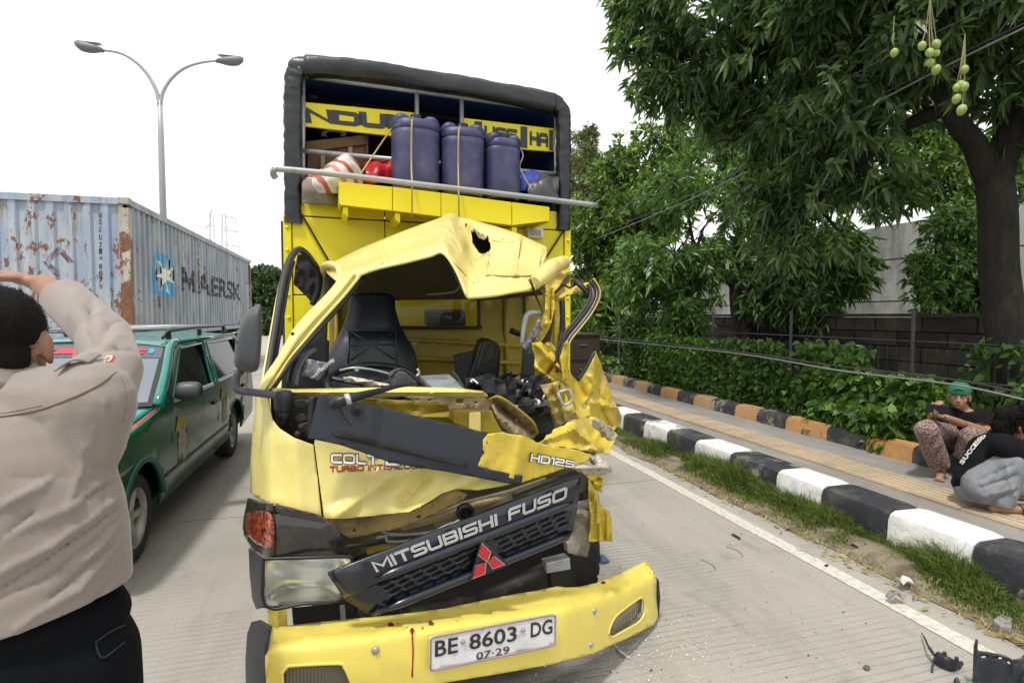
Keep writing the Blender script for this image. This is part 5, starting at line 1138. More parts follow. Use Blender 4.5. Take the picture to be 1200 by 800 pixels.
ppanel('torn_trim', jag([(631, 373), (635, 376), (634, 388), (628, 398), (622, 408), (624, 416), (617, 414), (612, 405), (620, 394), (626, 384)], .6, 2, 2), creased(.72, [((630, 376), (618, 408), 5, -.05)], .01, .06, 5), M('torn_grey_trim', (.20, .21, .25), .4, var=.5, vs=16, dirt=[((.4, .38, .40), 14, .5, .6, .8), ((.16, .03, .03), 20, .62, .7, .7)]), step=3)
ptube('torn_wiper', [(620.5, 327, .66), (625, 338, .66), (630, 352, .67), (636, 365, .70)], [.012, .016, .010, .004], BP, flat=.35)
# ------------------------------------------------------------------ lamps
def lamp_t(x, y): return .10 + .0009*max(0, 322-x)**1.75*.8 + .0004*(650-y)*.3
ind = ppanel('indicator_lamp', [(292, 583.5), (301, 586), (335, 593), (373, 602.5), (388, 612), (397, 622), (404, 638), (409, 650.5), (380, 652), (310, 653), (297, 643), (288, 628), (286, 618), (287, 606)], creased(lambda x, y: lamp_t(x, y)+.0004*abs(y-620), [((294, 596), (375, 612), 5, .006)]), M('smoked_lens', (.022, .020, .019), .16, var=.3, coat=.5, dirt=[((.12, .10, .08), 9, .5, .8, .4)]), step=4, solid=.01)
om, g, b = base_mat('indicator_orange'); p = g.pos()
setc(g, b, g.ramp(g.noise(p, 55, 3, .7), [(.42, (.04, .009, .006)), (.56, (.40, .045, .010)), (.70, (.95, .24, .07))])); b.inputs['Roughness'].default_value = .15; b.inputs['Coat Weight'].default_value = .6
ppanel('indicator_lens', [(289, 601), (300, 598), (316, 600), (321, 612), (322, 640), (314, 642), (300, 636), (290, 626), (288.5, 614)], lambda x, y: lamp_t(x, y)+.0004*abs(y-620)-.022, om, ind, step=3, solid=.004)
ppanel('lamp_surround', [(293, 642), (309, 654), (311, 711), (302, 713), (297, 700), (294, 670)], lambda x, y: .13+.0009*max(0, 322-x)**1.75*.8, BP, step=4, solid=.01)
# headlight: reflector bowls behind a ribbed lens, pale haze mixed into its colour for brightness
refl, g, b = base_mat('reflector'); b.inputs['Base Color'].default_value = (.85, .85, .83, 1); b.inputs['Metallic'].default_value = 1; b.inputs['Roughness'].default_value = .22
hlo = [(309, 654.5), (360, 653), (409, 652), (412, 660), (406, 680), (398, 702), (355, 707), (311, 710)]
hl = ppanel('headlight', hlo, lambda x, y: (.15+.09*max(0, 1-((x-360)/52)**2)*max(0, 1-((y-680)/27)**2)), refl, step=3.5, solid=.004)
lm, g, b = base_mat('headlight_glass'); p = g.pos()
w_ = g.new('TexWave', wave_type='BANDS', bands_direction='X'); w_.inputs['Scale'].default_value = 26; g.link(p, w_.inputs[0])
hazef = g.ramp(g.noise(p, 7, 6, .65), [(.35, .10), (.8, .42)])
gls = g.new('BsdfGlass'); gls.inputs['IOR'].default_value = 1.25; gls.inputs['Roughness'].default_value = .08; gls.inputs['Color'].default_value = (.9, .92, .9, 1)
g.link(g.bump(w_.outputs[1], .35, .01), gls.inputs['Normal'])
b.inputs['Base Color'].default_value = (.62, .60, .54, 1); b.inputs['Roughness'].default_value = .4; b.inputs['Coat Weight'].default_value = .6
ms = g.new('MixShader'); g.link(hazef, ms.inputs[0]); g.link(gls.outputs[0], ms.inputs[1]); g.link(b.outputs[0], ms.inputs[2]); g.link(ms.outputs[0], g.n['Material Output'].inputs[0])
ppanel('headlight_lens', hlo, lambda x, y: .085+.0005*max(0, 322-x)**1.6+.00002*(y-682)**2, lm, hl, step=6, solid=.004)
P = spline([T(x, y, .082+.0005*max(0, 322-x)**1.6) for x, y in hlo+[hlo[0]]], 3); mb = MB(); mb.tube(P, .006, 5, cap=False); obj('lens_rim', mb, BP, hl, smooth=True)
# ------------------------------------------------------------------ grille, hanging loose
GQ = [(384, 671), (680, 558), (428, 727), (669, 630)]
def gpx(u, v):
    a, b_, c_, d_ = GQ; return tuple((a[i]*(1-u)+b_[i]*u)*(1-v)+(c_[i]*(1-u)+d_[i]*u)*v for i in (0, 1))
def grt(u, v): return -.01+.20*u*u*.8 + .035*v + .06*max(0, .06-u)
def gsurf(u, v, o=0): x, y = gpx(u, v); return T(x, y, grt(u, v)+o)
holes = []
for r in range(4):
    v0 = .475+r*.098
    for k in range(13):
        u0 = .135+k*.0635+.012*r
        if r == 3 and k > 11: continue
        cx, cy = gpx(u0+.025, v0+.03)
        if hypot(cx-571, cy-660) < 25: continue
        holes.append([(u0, v0), (u0+.046, v0-.006), (u0+.052, v0+.052), (u0+.006, v0+.060)])
outl = [(0, 0), (.1, -.01), (.5, -.015), (.9, -.01), (1.0, 0), (1.005, .5), (1.0, .93), (.985, 1.0), (.5, 1.0), (.12, 1.0), (.04, .98), (-.01, .5)]
mb = panel(outl, holes, list(np.arange(.03, 1, .05)), (.2, .38, .44, .90), lambda u, v: gsurf(u, v, .018*(1 if .44 < v < .90 else 0) + (.02*abs(v-.4) if v < .44 else 0)))
grl = obj('grille', mb, GG, truck, smooth=True, ang=30, solid=.012)
for r_, u0, u1, v_, fl_ in ((.017, .14, .985, .40, 1.0), (.016, .10, .99, .945, 1.0)):
    P = [gsurf(u0+(u1-u0)*k/24, v_, -.008) for k in range(25)]; mb = MB(); mb.tube(P, [r_*min(1, .3+k/3, .3+(24-k)/2) for k in range(25)], 10); obj('grille_bar', mb, GG, grl, smooth=True)
lt = M('grille_lettering', (.50, .50, .50), .4, .3)
def gtext(s, ua, ub):
    fn = lambda a, b_: gsurf(ua+(ub-ua)*a, .255-.16*b_, .02*abs(.268-.19*b_-.4)-.008)
    mb = text_on(s, gsurf(ua, .27), gsurf(ub, .27), gsurf(ua, .09), None, .05, n=-TYV, lift=.006, fn=fn); obj('lettering', mb, lt, grl)
gtext('~MITSUBISHI', .165, .66); gtext('~FUSO', .715, .945)
ERED = M('emblem_red', (.42, .012, .02), .3, coat=.4); ECH = M('emblem_chrome', (.65, .65, .65), .25, .9)
emb = pblock('emblem', [(565, 631), (550, 681), (597, 662)], .035, .012, GG, grl, .002)
for quad in ([(565, 637), (575, 647), (571, 658), (561, 650)], [(572.5, 658.5), (580, 652.5), (591, 661), (577.5, 666)], [(569.5, 660), (557.5, 664), (555, 677), (568, 672)]):
    cx = sum(q_[0] for q_ in quad)/4; cy = sum(q_[1] for q_ in quad)/4
    pblock('emblem_rim', [(cx+(x-cx)*1.12, cy+(y-cy)*1.12) for x, y in quad], .027, .009, ECH, emb, .001); pblock('diamond', quad, .020, .008, ERED, emb, .001)
# ------------------------------------------------------------------ engine bay and running gear behind the grille
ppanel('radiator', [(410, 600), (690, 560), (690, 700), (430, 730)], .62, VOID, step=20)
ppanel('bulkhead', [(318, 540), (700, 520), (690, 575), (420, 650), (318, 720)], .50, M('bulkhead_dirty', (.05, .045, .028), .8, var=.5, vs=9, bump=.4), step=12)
for (pts, r_, mt) in (([(405, 640, .40), (440, 636, .38), (480, 628, .36), (520, 622, .38)], .008, ENG), ([(440, 630, .34), (452, 628, .34), (456, 634, .34), (490, 630, .34), (530, 612, .36)], .006, GALV), ([(446, 622, .36), (462, 626, .34), (510, 622, .34), (545, 606, .36)], .006, GALV), ([(430, 646, .36), (450, 640, .35), (470, 642, .36), (475, 655, .4)], .014, YD), ([(470, 618, .32), (520, 605, .30), (560, 590, .30), (640, 570, .34)], .014, RUSTY), ([(600, 580, .3), (640, 565, .3), (680, 552, .34)], .012, ENG), ([(560, 700, .45), (610, 680, .45), (650, 660, .5)], .03, ENG), ([(470, 720, .42), (560, 700, .45)], .025, ENG)):
    ptube('engine_pipe', pts, r_, mt)
pblock('latch_plate', [(505, 606), (545, 588), (600, 574), (640, 560), (645, 568), (600, 586), (550, 604), (510, 618)], .30, .02, M('latch_olive', (.16, .14, .09), .6, var=.4, vs=10), bev=.003)
mb = MB(); c_ = T(544, 598, .26); mb.lathe([(.03, 0), (.036, .01), (.036, .03), (.024, .034), (.022, .01)], c_, 14, Rx); obj('horn', mb, BP, truck, smooth=True, ang=40)
pblock('mount_bracket', [(640, 660), (668, 653), (669, 667), (641, 672)], .42, .06, GALV); pblock('mount_bracket', [(645, 672), (660, 668), (664, 700), (648, 700)], .46, .05, ENG); pblock('mount_bracket', [(664, 636), (676, 633), (681, 640), (676, 650), (666, 648)], .45, .05, M('bracket_pale', (.28, .26, .22), .6, var=.4, vs=20))
ppanel('inner_fender', [(668, 590), (690, 584), (692, 610), (691, 640), (688, 652), (672, 650), (666, 640), (664, 610)], creased(.52, [((668, 600), (690, 606), 6, -.03)], .02, .05, 3), M('fender_olive', (.20, .19, .13), .65, var=.3, vs=9, bump=.2, dirt=[((.08, .06, .04), 8, .52, .7, .7)]), step=5)
ppanel('bent_fender', jag([(690, 562), (700, 572), (703, 590), (714, 600), (717, 612), (717.5, 634), (706, 633.5), (696, 634.5), (689, 633), (692, 612), (690, 585)], .8, 2, 4), creased(.48, [((697, 580), (704, 630), 4, -.05), ((711, 602), (711, 632), 3, -.04)], .02, .06, 3), YT, step=3)
ppanel('arch_shade', [(660, 560), (690, 557), (699, 572), (690, 590), (664, 600)], .70, VOID, step=10)  # black sheet in place of the shaded void under the crumple
ppanel('bracket_and_shade', [(313, 712), (336, 711), (337, 733), (334, 745), (316, 750)], creased(.16, [((326, 712), (327, 745), 5, -.04)]), YP_, step=5); ppanel('bracket_and_shade', [(342, 712), (400, 706), (430, 728), (430, 745), (345, 750)], .32, VOID, step=12)  # the black sheet stands in for shade behind the yellow bracket
ppanel('bracket_and_shade', [(398, 709), (404, 708), (406, 735), (400, 735)], .25, GALV, step=6)
def wheel(name, c, out, par=truck, rim=True, R_=.37, W_=.2):
    Rw = Matrix.Rotation(TY_, 3, 'Z') @ Matrix.Rotation(pi/2, 3, 'Y') if out > 0 else Matrix.Rotation(TY_, 3, 'Z') @ Matrix.Rotation(-pi/2, 3, 'Y')
    mb = MB(); h = W_/2; mb.lathe([(R_*.58, -h), (R_*.9, -h), (R_*.98, -h*.75), (R_, -h*.4), (R_, h*.4), (R_*.98, h*.75), (R_*.9, h), (R_*.58, h), (R_*.56, h*.4), (R_*.56, -h)], c, 32, Rw, cap=False)
    for k in range(32):
        a = 2*pi*k/32; q_ = Rw @ V((cos(a)*R_*1.0, sin(a)*R_*1.0, 0)); 
        mb.box(V(c)+q_, (.006, .05, W_*.8), Matrix.Rotation(TY_, 3, 'Z') @ Matrix.Rotation(pi/2, 3, 'Y') @ Matrix.Rotation(a, 3, 'Z'))
    wh = obj(name, mb, M('tyre_rubber', (.02, .02, .02)), par, smooth=True, ang=40)
    mb = MB(); mb.lathe([(.0, h*.2), (R_*.2, h*.25), (R_*.3, -h*.1), (R_*.48, -h*.1), (R_*.55, h*.7), (R_*.6, h*.8), (R_*.57, -h*.9)], c, 24, Rw, cap=False); obj('rim', mb, M('rim_steel', (.35, .34, .30), .55, .3, var=.3), wh, smooth=True)
    return wh
wheel('front_wheel', TL(.56, 1.10, .37), 1); wheel('front_wheel', TL(-.70, 1.10, .37), -1)
for s in (-1, 1): wheel('rear_wheel', TL(s*.72, 5.0, .37), s); wheel('rear_wheel', TL(s*.50, 5.0, .37), s)
for y in (1.1, 5.0):
    mb = MB(); mb.tube([TL(-.65, y, .37), TL(.65, y, .37)], .06, 8); obj('axle', mb, ENG, truck, smooth=True)
HB('added_side_guard', xl+.02, xl+.05, .42, .86, BT+.25, 1.9, SIDEM); HB('added_side_guard', xl+.02, xl+.05, .42, .86, BT+3.5, 2.2, SIDEM); HB('added_fuel_tank', xl+.10, xl+.55, .40, .86, BT+.6, .9, ENG, .05); HB('added_tool_box', xr-.55, xr-.10, .42, .86, BT+.5, .8, ENG, .03); HB('added_mudguard', xl+.05, xl+.5, .82, .9, BT+2.2, 1.2, VOID)  # unseen side gear added to darken the reflections in the green car
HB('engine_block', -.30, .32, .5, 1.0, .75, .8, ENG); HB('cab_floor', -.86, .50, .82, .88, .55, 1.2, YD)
HB('cab_side', -.955, -.93, .80, 1.30, .75, .95, YC); 
# ------------------------------------------------------------------ bumper
xf = interp([(290, 765), (313, 760), (400, 750), (437, 746), (520, 733), (595, 723), (651, 715), (663, 713), (717, 699), (768, 676), (775, 674)])
bt0 = interp([(290, .06), (305, -.03), (330, -.06), (420, -.06), (520, -.02), (590, .02), (651, .075), (662, .10), (700, .24), (740, .43), (757, .53), (768, .60), (775, .72)])
def bump_t(x, y):
    f_ = xf(x); d = f_-y; t = bt0(x)
    sft = d+6; t += .0052*(sft if sft > 12 else sft*sft/24+sft*0 if sft > 0 else 0) - (.0052*6 if sft > 12 else 0)*0
    t += .00002*(y-f_-35)**2*.35
    return t + .006*abs(nz((x*.02, y*.02, 1))) + .012*max(0, 1-abs(x-654-(y-690)*-.1)/9)*(1 if y < 712 else .3)
bo = [(319, 735), (360, 731), (406, 726), (460, 721), (520, 713.5), (589, 699), (630, 692), (653, 687), (664, 688.5), (680, 687.5), (698, 683), (728, 671), (757, 657), (764, 665), (769, 677), (768.5, 700), (771, 722), (766, 731), (735, 747), (694, 765), (645, 777.5), (590, 787.5), (520, 799), (460, 813), (400, 828), (340, 842), (312, 848), (312, 800), (313, 762)]
bh1 = [(330, 789), (336, 781), (344, 779), (396, 776.5), (403, 780), (409, 792), (416, 812), (412, 818), (345, 830), (334, 826)]
bh2 = [(713, 742), (715, 733), (721, 722), (730, 714), (748, 701), (753, 701), (755, 708), (754.5, 719), (749, 728), (738, 735), (720, 745), (715, 745.5)]
slot = [(540, 783), (566, 778), (566, 780), (541, 785)]
bmp = ppanel('bumper', bo, bump_t, YP_, holes=[bh1, bh2], step=5, solid=.005, ang=50)
ptube('bumper_edge', [(313, 790, bump_t(313, 790)), (313, 762, bump_t(313, 762)), (319, 736, bump_t(319, 736))], .005, YP_, bmp, k=2)
ppanel('bumper_end', [(318, 734), (304, 726), (296, 728), (291, 742), (289, 770), (290, 850), (313, 850), (313, 762)], lambda x, y: -.045+.0012*(318-x)**1.45+.00028*max(0, 760-y)**1.5*.4, M('bumper_end_plastic', (.035, .038, .045), .5, var=.2, bump=.1, bs=90), bmp, step=4, solid=.008)
ppanel('bumper_end', [(768, 674), (772, 680), (773.5, 700), (772, 722), (769, 726), (768, 700)], .66, BP, bmp, step=4)
fog = M('fog_lens', (.20, .18, .13), .25, var=.25, coat=.4)
for hp, t_ in ((bh1, .0), (bh2, .56)):
    xs_ = [p_[0] for p_ in hp]; ys_ = [p_[1] for p_ in hp]
    tfun = (lambda x, y: bt0(x)+.045)
    fo = ppanel('fog_lamp', [(min(xs_)-3, min(ys_)-3), (max(xs_)+3, min(ys_)-3), (max(xs_)+3, max(ys_)+3), (min(xs_)-3, max(ys_)+3)] if hp is bh1 else [(712, 740), (722, 718), (748, 699), (752, 701), (751, 716), (738, 730), (714, 746)], tfun, fog, bmp, step=6)
    for x in np.arange(min(xs_)+2, max(xs_)-4 if hp is bh1 else max(xs_)-8, 4.2 if hp is bh1 else 2.6):
        ytop = np.interp(x, (min(xs_), max(xs_)), (780, 777) if hp is bh1 else (738, 700)); ybot = np.interp(x, (min(xs_), max(xs_)), (828, 814) if hp is bh1 else (744, 722))
        mb = MB(); mb.tube([T(x, ytop+2, tfun(x, 0)-.004), T(x, ybot-2, tfun(x, 0)-.004)], .0035, 5, cap=False); obj('lens_rib', mb, fog, fo, smooth=True)
    P = spline([T(x, y, bump_t(x, y)-.002) for x, y in hp+[hp[0]]], 3); mb = MB(); mb.tube(P, .006, 6, cap=False); obj('fog_rim', mb, YP_, bmp, smooth=True)
for x, y in ((440, 761.5), (696, 715.5), (692, 755)):
    mb = MB(); mb.lathe([(.013, 0), (.013, .004), (.006, .008)], T(x, y, bump_t(x, y)-.004), 10, Rx); obj('bolt', mb, GALV, bmp, smooth=True)
RED = M('dried_red', (.30, .012, .008), .25, var=.3, vs=60)
for x, y, w_, h_ in ((458, 731, 3.6, 2.6), (505, 728.5, 3.2, 2.4), (476, 733, 1.6, 1.5), (483, 738, 2.6, 3), (466, 730, 1, .8), (495, 735, 1.2, .9), (492, 728, .9, .7), (707, 682, 2.8, 1.8)):
    mb = MB(); pl = [T(x+w_*cos(a)*(1+.2*sin(3*a)), y+h_*sin(a), bump_t(x+w_*cos(a), y+h_*sin(a))-.009) for a in np.linspace(0, 2*pi, 11)[:-1]]; mb.add(pl, [tuple(range(10))]); obj('red_spot', mb, RED, bmp)
ptube('red_drip', [(483, 739, bump_t(483, 739)-.008), (483.5, 750, bump_t(483, 750)-.007), (484, 765, bump_t(484, 765)-.006), (483, 793, bump_t(483, 793)-.006)], [.0028, .0022, .0022, .003], RED, bmp, flat=.3)
# number plate
pq = [(502.5, 788), (652, 756.5), (503, 745.5), (652.5, 717.5)]
def plt_(a, b_): return tuple((pq[0][i]*(1-a)+pq[1][i]*a)*(1-b_)+(pq[2][i]*(1-a)+pq[3][i]*a)*b_ for i in (0, 1))
def plate_t(x, y): return float(np.interp(x, (500, 655), (-.050, .045)))+.004*nz((x*.03, y*.05, 2))
PW = M('plate_white', (.66, .66, .67), .45, var=.12, vs=14, bump=.1, dirt=[((.28, .24, .22), 16, .55, .72, .55)]); PB = M('plate_black', (.02, .02, .022), .5, dirt=((.4, .4, .4), 40, .66, .74, .6))
po = [plt_(a, b_) for a, b_ in rrect(0, 0, 1, 1, .05, 3)]
plate = ppanel('number_plate', po, plate_t, PW, step=9, solid=.003)
P = [T(x, y, plate_t(x, y)-.003) for x, y in [plt_(a, b_) for a, b_ in rrect(.012, .04, .988, .96, .05, 3)]]; mb = MB(); mb.tube(P+[P[0]], .0035, 5, cap=False); obj('plate_rim', mb, M('plate_edge', (.30, .22, .20), .5), plate, smooth=True)
def pltext(s, a0, a1, b0, b1, bold=.02): ptext('plate_lettering', s, (plt_(a0, b0), plt_(a1, b0), plt_(a0, b1), plt_(a1, b1)), plate_t, PB, plate, bold, .004)
pltext('BE', .045, .225, .42, .86, .016); pltext('8603', .315, .685, .42, .86, .016); pltext('DG', .795, .965, .42, .86, .016); pltext('07\u00b729', .37, .63, .10, .31, .006)
for a in (.265, .735):
    mb = MB(); x, y = plt_(a, .68); mb.lathe([(.009, 0), (.009, .003), (.004, .006)], T(x, y, plate_t(x, y)-.003), 8, Rx); obj('plate_bolt', mb, GALV, plate)
# ------------------------------------------------------------------ mirror on its arm
MG = M('mirror_plastic', (.065, .07, .08), .55, var=.15, bump=.1, bs=90, dirt=[((.15, .15, .14), 6, .5, .8, .35)])
mo = [(274, 424), (275.5, 404), (280, 385), (287, 369), (295, 360.5), (303, 356.5), (306.5, 360), (307, 385), (306, 410), (303.5, 430), (297, 436), (286, 435.5), (277, 431)]
cx_, cy_ = 291, 402; mb = MB()
ring = lambda s, t_: [T(cx_+(x-cx_)*s, cy_+(y-cy_)*s, t_) for x, y in mo+[mo[0]]]
mb.sheet([ring(.02, .17), ring(.5, .172), ring(.82, .18), ring(.96, .205), ring(1.0, .24), ring(.985, .275)], 3, 3)
mir = obj('wing_mirror', mb, MG, truck, smooth=True)
mb = MB(); mb.add(ring(.985, .275)[:-1], [tuple(range(13))]); obj('mirror_glass', mb, CHR, mir)
ptube('mirror_groove', [(277, 400, .183), (284, 405, .176), (289, 414, .176), (290, 425, .182), (289, 433, .20)], .0025, VOID, mir)
ptube('mirror_arm', [(283, 434, .26), (277.5, 440, .26), (276.5, 449, .26), (280, 457, .26), (300, 460, .27), (322, 463, .28), (331, 464, .28)], .0135, MG, n=10)
mb = MB(); mb.lathe([(.028, -.045), (.034, -.03), (.034, .012), (.028, .03), (.012, .034)], T(332, 468, .29), 14); obj('mirror_joint', mb, BP, truck, smooth=True); ptube('mirror_joint', [(332, 478, .29), (332, 494, .31)], [.03, .022], BP, k=1)
# ------------------------------------------------------------------ inside the cab
SEAT = M('seat_vinyl', (.010, .016, .022), .38, var=.2, vs=9, bump=.12, bs=60)
prof = [(343, 14), (345.5, 22), (350, 25.5), (362, 26), (378, 30), (388, 34.5), (396, 38), (408, 44.5), (420, 48), (434, 49), (452, 48), (470, 46)]
rows = []
for y, hw_ in prof:
    c_ = T(436+(y-343)*.01, y, 1.34-.0016*(y-343)); hm = hw_*(TD0+1.34)/FPX; th_ = .075 if y > 390 else .055
    if y < 345: th_ *= .4
    rows.append([c_+TXV*(hm*np.sign(cos(a))*abs(cos(a))**.7)-TYV*(th_*np.sign(sin(a))*abs(sin(a))**.8) for a in np.linspace(0, 2*pi, 25)])
mb = MB(); mb.sheet(rows, 3, 1); n_ = 25; mb.f += [tuple(range(n_))]; mb.m += [0]
seat = obj('driver_seat', mb, SEAT, truck, smooth=True)
for a_, b_ in (((409, 387), (464, 387)), ((411, 388), (462, 421)), ((462, 388), (411, 421)), ((409, 387), (408, 425)), ((464, 387), (465, 425)), ((411, 404), (463, 404))):
    ptube('seam', [(a_[0], a_[1], 1.268-.0016*(a_[1]-343)), (b_[0], b_[1], 1.268-.0016*(b_[1]-343))], .005, M('seam_vinyl', (.022, .035, .045), .4), seat, k=1)
HB('seat_cushion', -.62, -.14, 1.0, 1.16, .85, .5, SEAT, .04); HB('dashboard', -.85, .1, .95, 1.22, .55, .3, VOID, .03); HB('passenger_seat', -.08, .62, .98, 1.12, .9, .5, SEAT, .04)
mb = MB(); ct = T(437, 447, .86); ax1 = TXV; ax2 = (V((0, 0, 1))*.30+TYV*.95).normalized(); P = [ct+ax1*(.205*cos(a))+ax2*(.205*sin(a)) for a in np.linspace(0, 2*pi, 41)]
mb.tube(P, .017, 10, cap=False); sw = obj('steering_wheel', mb, M('wheel_rubber', (.012, .013, .014), .4), truck, smooth=True)
for a in (0.3, 2.84, 4.7): mb = MB(); mb.tube([ct-V((0, 0, .02)), ct+ax1*(.2*cos(a))+ax2*(.2*sin(a))], .012, 6); obj('spoke', mb, BP, sw)
mb = MB(); mb.lathe([(.05, -.02), (.055, 0), (.03, .02)], ct-V((0, 0, .02)), 14); obj('hub', mb, BP, sw, smooth=True); mb = MB(); mb.tube([ct, ct-V((0, 0, .3))-TYV*.2], .03, 8); obj('steering_column', mb, BP, truck)
ptube('dash_bar', [(398, 434, .64), (416, 431, .62), (440, 434, .62), (462, 440, .62)], .006, GALV); mb = MB(); mb.lathe([(.009, 0), (.009, .008)], T(418, 432.5, .60), 8, Rx); obj('dash_bolt', mb, CHR, truck)
GRB = M('broken_grey_trim', (.30, .31, .34), .4, var=.35, vs=14, dirt=[((.08, .08, .08), 10, .5, .7, .6)])
ppanel('broken_trim', jag([(360, 420), (372, 423), (384, 425), (391, 419), (393, 423), (382, 434), (372, 446), (364, 443), (353, 440)], .8, 2, 3), creased(.52, [((358, 438), (366, 422), 4, -.03), ((366, 444), (388, 426), 4, -.04)], .015, .05), GRB, step=2.5, ang=60)
ptube('broken_hose', [(369, 410, .62), (362, 414, .58), (354, 424, .55), (349, 436, .52), (346, 452, .5)], .012, M('hose_grey', (.12, .13, .13), .5)); ptube('broken_hose', [(348, 418, .6), (341, 434, .58), (337, 452, .5)], .008, RUB2)
ppanel('metal_bracket', jag([(402, 442), (410, 441), (440, 447), (456, 450), (456, 453.5), (436, 452), (404, 447)], .7, 2, 2), creased(.44, [((405, 444), (455, 451), 3, -.03)]), M('bracket_cream', (.55, .52, .45), .45, .2, var=.3, vs=20), step=4)
pblock('broken_box', [(458, 440), (468, 434), (480, 437), (490, 447), (487, 454), (460, 454)], .5, .12, M('box_grey', (.10, .105, .11), .5, var=.3), bev=.008); ptube('broken_box_edge', [(458, 442, .48), (466, 433.5, .48), (476, 434.5, .48), (490, 446, .48), (500, 455, .48)], .007, BP)
pl = [T(492, 440, .8), T(526, 438, .8), T(544, 453, .5), T(506, 453, .5)]; mb = MB(); mb.prism(pl, V((0, 0, -.02))); obj('loose_tray', mb, M('tray_pale', (.34, .38, .40), .35, .2, var=.4, vs=10, dirt=[((.16, .13, .10), 7, .5, .62, .8)]), truck, bev=.003)
ptube('loose_wire', [(489, 432, .55), (491, 437, .55), (488, 441, .55)], .006, CHR); ptube('loose_wire', [(530, 434, .6), (537, 443, .55), (543, 453, .5)], .006, BP)
BLTH = M('black_leather', (.008, .008, .009), .30, var=.3, vs=12, bump=.3, bs=30); bk_ = pblock('passenger_backrest', [(566, 397), (573, 396), (587, 404), (588, 411), (586, 440), (579, 454), (549, 453), (549, 446), (557, 420)], .95, .12, BLTH, bev=.018)
ptube('piping', [(566, 398, .945), (558, 421, .945), (550, 446, .945)], .007, BLTH, bk_); ptube('piping', [(573, 397, .945), (566, 424, .945), (558, 451, .945)], .005, BLTH, bk_)
ppanel('seat_belt_box', [(532, 416), (553, 411), (556, 450), (536, 452)], .98, DARK, step=8, solid=.03)
for k in range(70):
    x = rnd.uniform(552, 642); y = 446+rnd.uniform(0, 1)*(x-545)*.45 + rnd.uniform(-6, 4)
    if y < 440: continue
    t_ = rnd.uniform(.55, .85); c_ = T(x, min(y, 492), t_); mb = MB(); r_ = rnd.uniform(.015, .045)
    pts = [c_+V((rnd.uniform(-1, 1), rnd.uniform(-1, 1), rnd.uniform(-.6, .6)))*r_*1.4 for _ in range(4)]
    if k % 3 == 0: mb.tube(spline(pts, 3), rnd.uniform(.004, .011), 5); obj('debris_wire', mb, rnd.choice([VOID, BP, BP, ENG, CHR]), truck, smooth=True)
    else:
        mb.sheet([[c_+V((i*r_, rnd.uniform(-.5, .5)*r_, j*r_*.8+rnd.uniform(-.4, .4)*r_)) for i in (-1, 0, 1)] for j in (-1, 0, 1)], 2); obj('debris_scrap', mb, rnd.choice([VOID, VOID, BP, DARK, DARK, ENG]), truck, solid=.006)
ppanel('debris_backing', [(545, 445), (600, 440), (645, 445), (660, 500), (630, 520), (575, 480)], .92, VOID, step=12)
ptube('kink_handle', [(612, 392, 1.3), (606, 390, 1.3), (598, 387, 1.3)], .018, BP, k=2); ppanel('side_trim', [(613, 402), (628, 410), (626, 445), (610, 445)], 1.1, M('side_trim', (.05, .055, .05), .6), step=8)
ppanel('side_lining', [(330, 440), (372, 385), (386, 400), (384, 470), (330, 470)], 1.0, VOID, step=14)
# ================================================================== LOAD ON THE LORRY
DRM = M('drum_plastic', (.036, .039, .115), .48, var=.18, vs=5, bump=.08, bs=30, dirt=[((.14, .135, .18), 5, .48, .75, .5), ((.05, .04, .05), 18, .58, .72, .5), ((.30, .28, .28), 40, .66, .72, .5)])
ROPE = M('rope_tan', (.42, .33, .16), .85, var=.3, vs=60, bump=.4, bs=200)
def drum(x, yt, yb, wpx, label, turn):
    t_ = 1.99; c_ = T(x, yb, t_); zt = T(x, yt, t_).z; zb = sa.z-.004 + (sb.z-sa.z)*0; H_ = zt-zb; W_ = wpx*(TD0+t_)/FPX/2
    root = empty('plastic_drum', (c_.x, c_.y, zb), TY_+turn, label, 'drum', 'blue plastic drums tied above the cab')
    prof = [(.80, 0), (.93, .012), (.975, .04), (.985, .30), (.995, .70), (1.0, .765), (.965, .775), (.965, .785), (1.0, .795), (.99, .84), (.95, .89), (.84, .915), (.45, .92), (0, .92)]
    rows = []
    for r_, h in prof:
        rows.append([V((W_*r_*np.sign(cos(a))*abs(cos(a))**.72, .82*W_*r_*np.sign(sin(a))*abs(sin(a))**.72, H_*h)) for a in np.linspace(0, 2*pi, 33)])
    mb = MB(); mb.sheet(rows, 1, 1, lambda p, u, v: p+V((nz(p, 5, x), nz(p, 5, x+3), 0))*.004, smooth=False); obj('body', mb, DRM, root, smooth=True, ang=50, world=False)
    for s in (-1, 1):
        mb = MB(); P = spline([V((s*W_*.88, 0, H_*.80)), V((s*W_*.82, 0, H_*.885)), V((s*W_*.66, 0, H_*.93)), V((s*W_*.44, 0, H_*.925)), V((s*W_*.26, 0, H_*.89))], 4)
        mb.tube(P, [.022, .026, .03, .034, .036, .038, .039, .04, .04, .039, .038, .037, .035, .032, .03, .028, .026], 10, flat=2.2, up=(0, 1, 0)); obj('handle', mb, DRM, root, smooth=True, world=False)
    mb = MB(); mb.lathe([(.036, H_*.90), (.040, H_*.93), (.040, H_*.985), (.034, H_*.995), (0, H_*.995)], (0, -.03, 0), 14); obj('cap', mb, BP, root, smooth=True, ang=40, world=False)
    return root
drum(487, 137, 216, 54, 'leftmost of the three blue violet plastic drums, tallest and nearest the crate', .05)
drum(541.5, 147, 224, 51, 'middle blue violet plastic drum between the two others above the cab', -.08)
drum(588, 159, 230, 43, 'smallest blue violet plastic drum on the right end of the three', .12)
def rope(label, pts, r=.006, mat=ROPE):
    mb = MB(); mb.tube(spline([T(*p) for p in pts], 5), r, 5); return tag(obj('rope', mb, mat, smooth=True), label, 'rope', 'ropes tying the load')
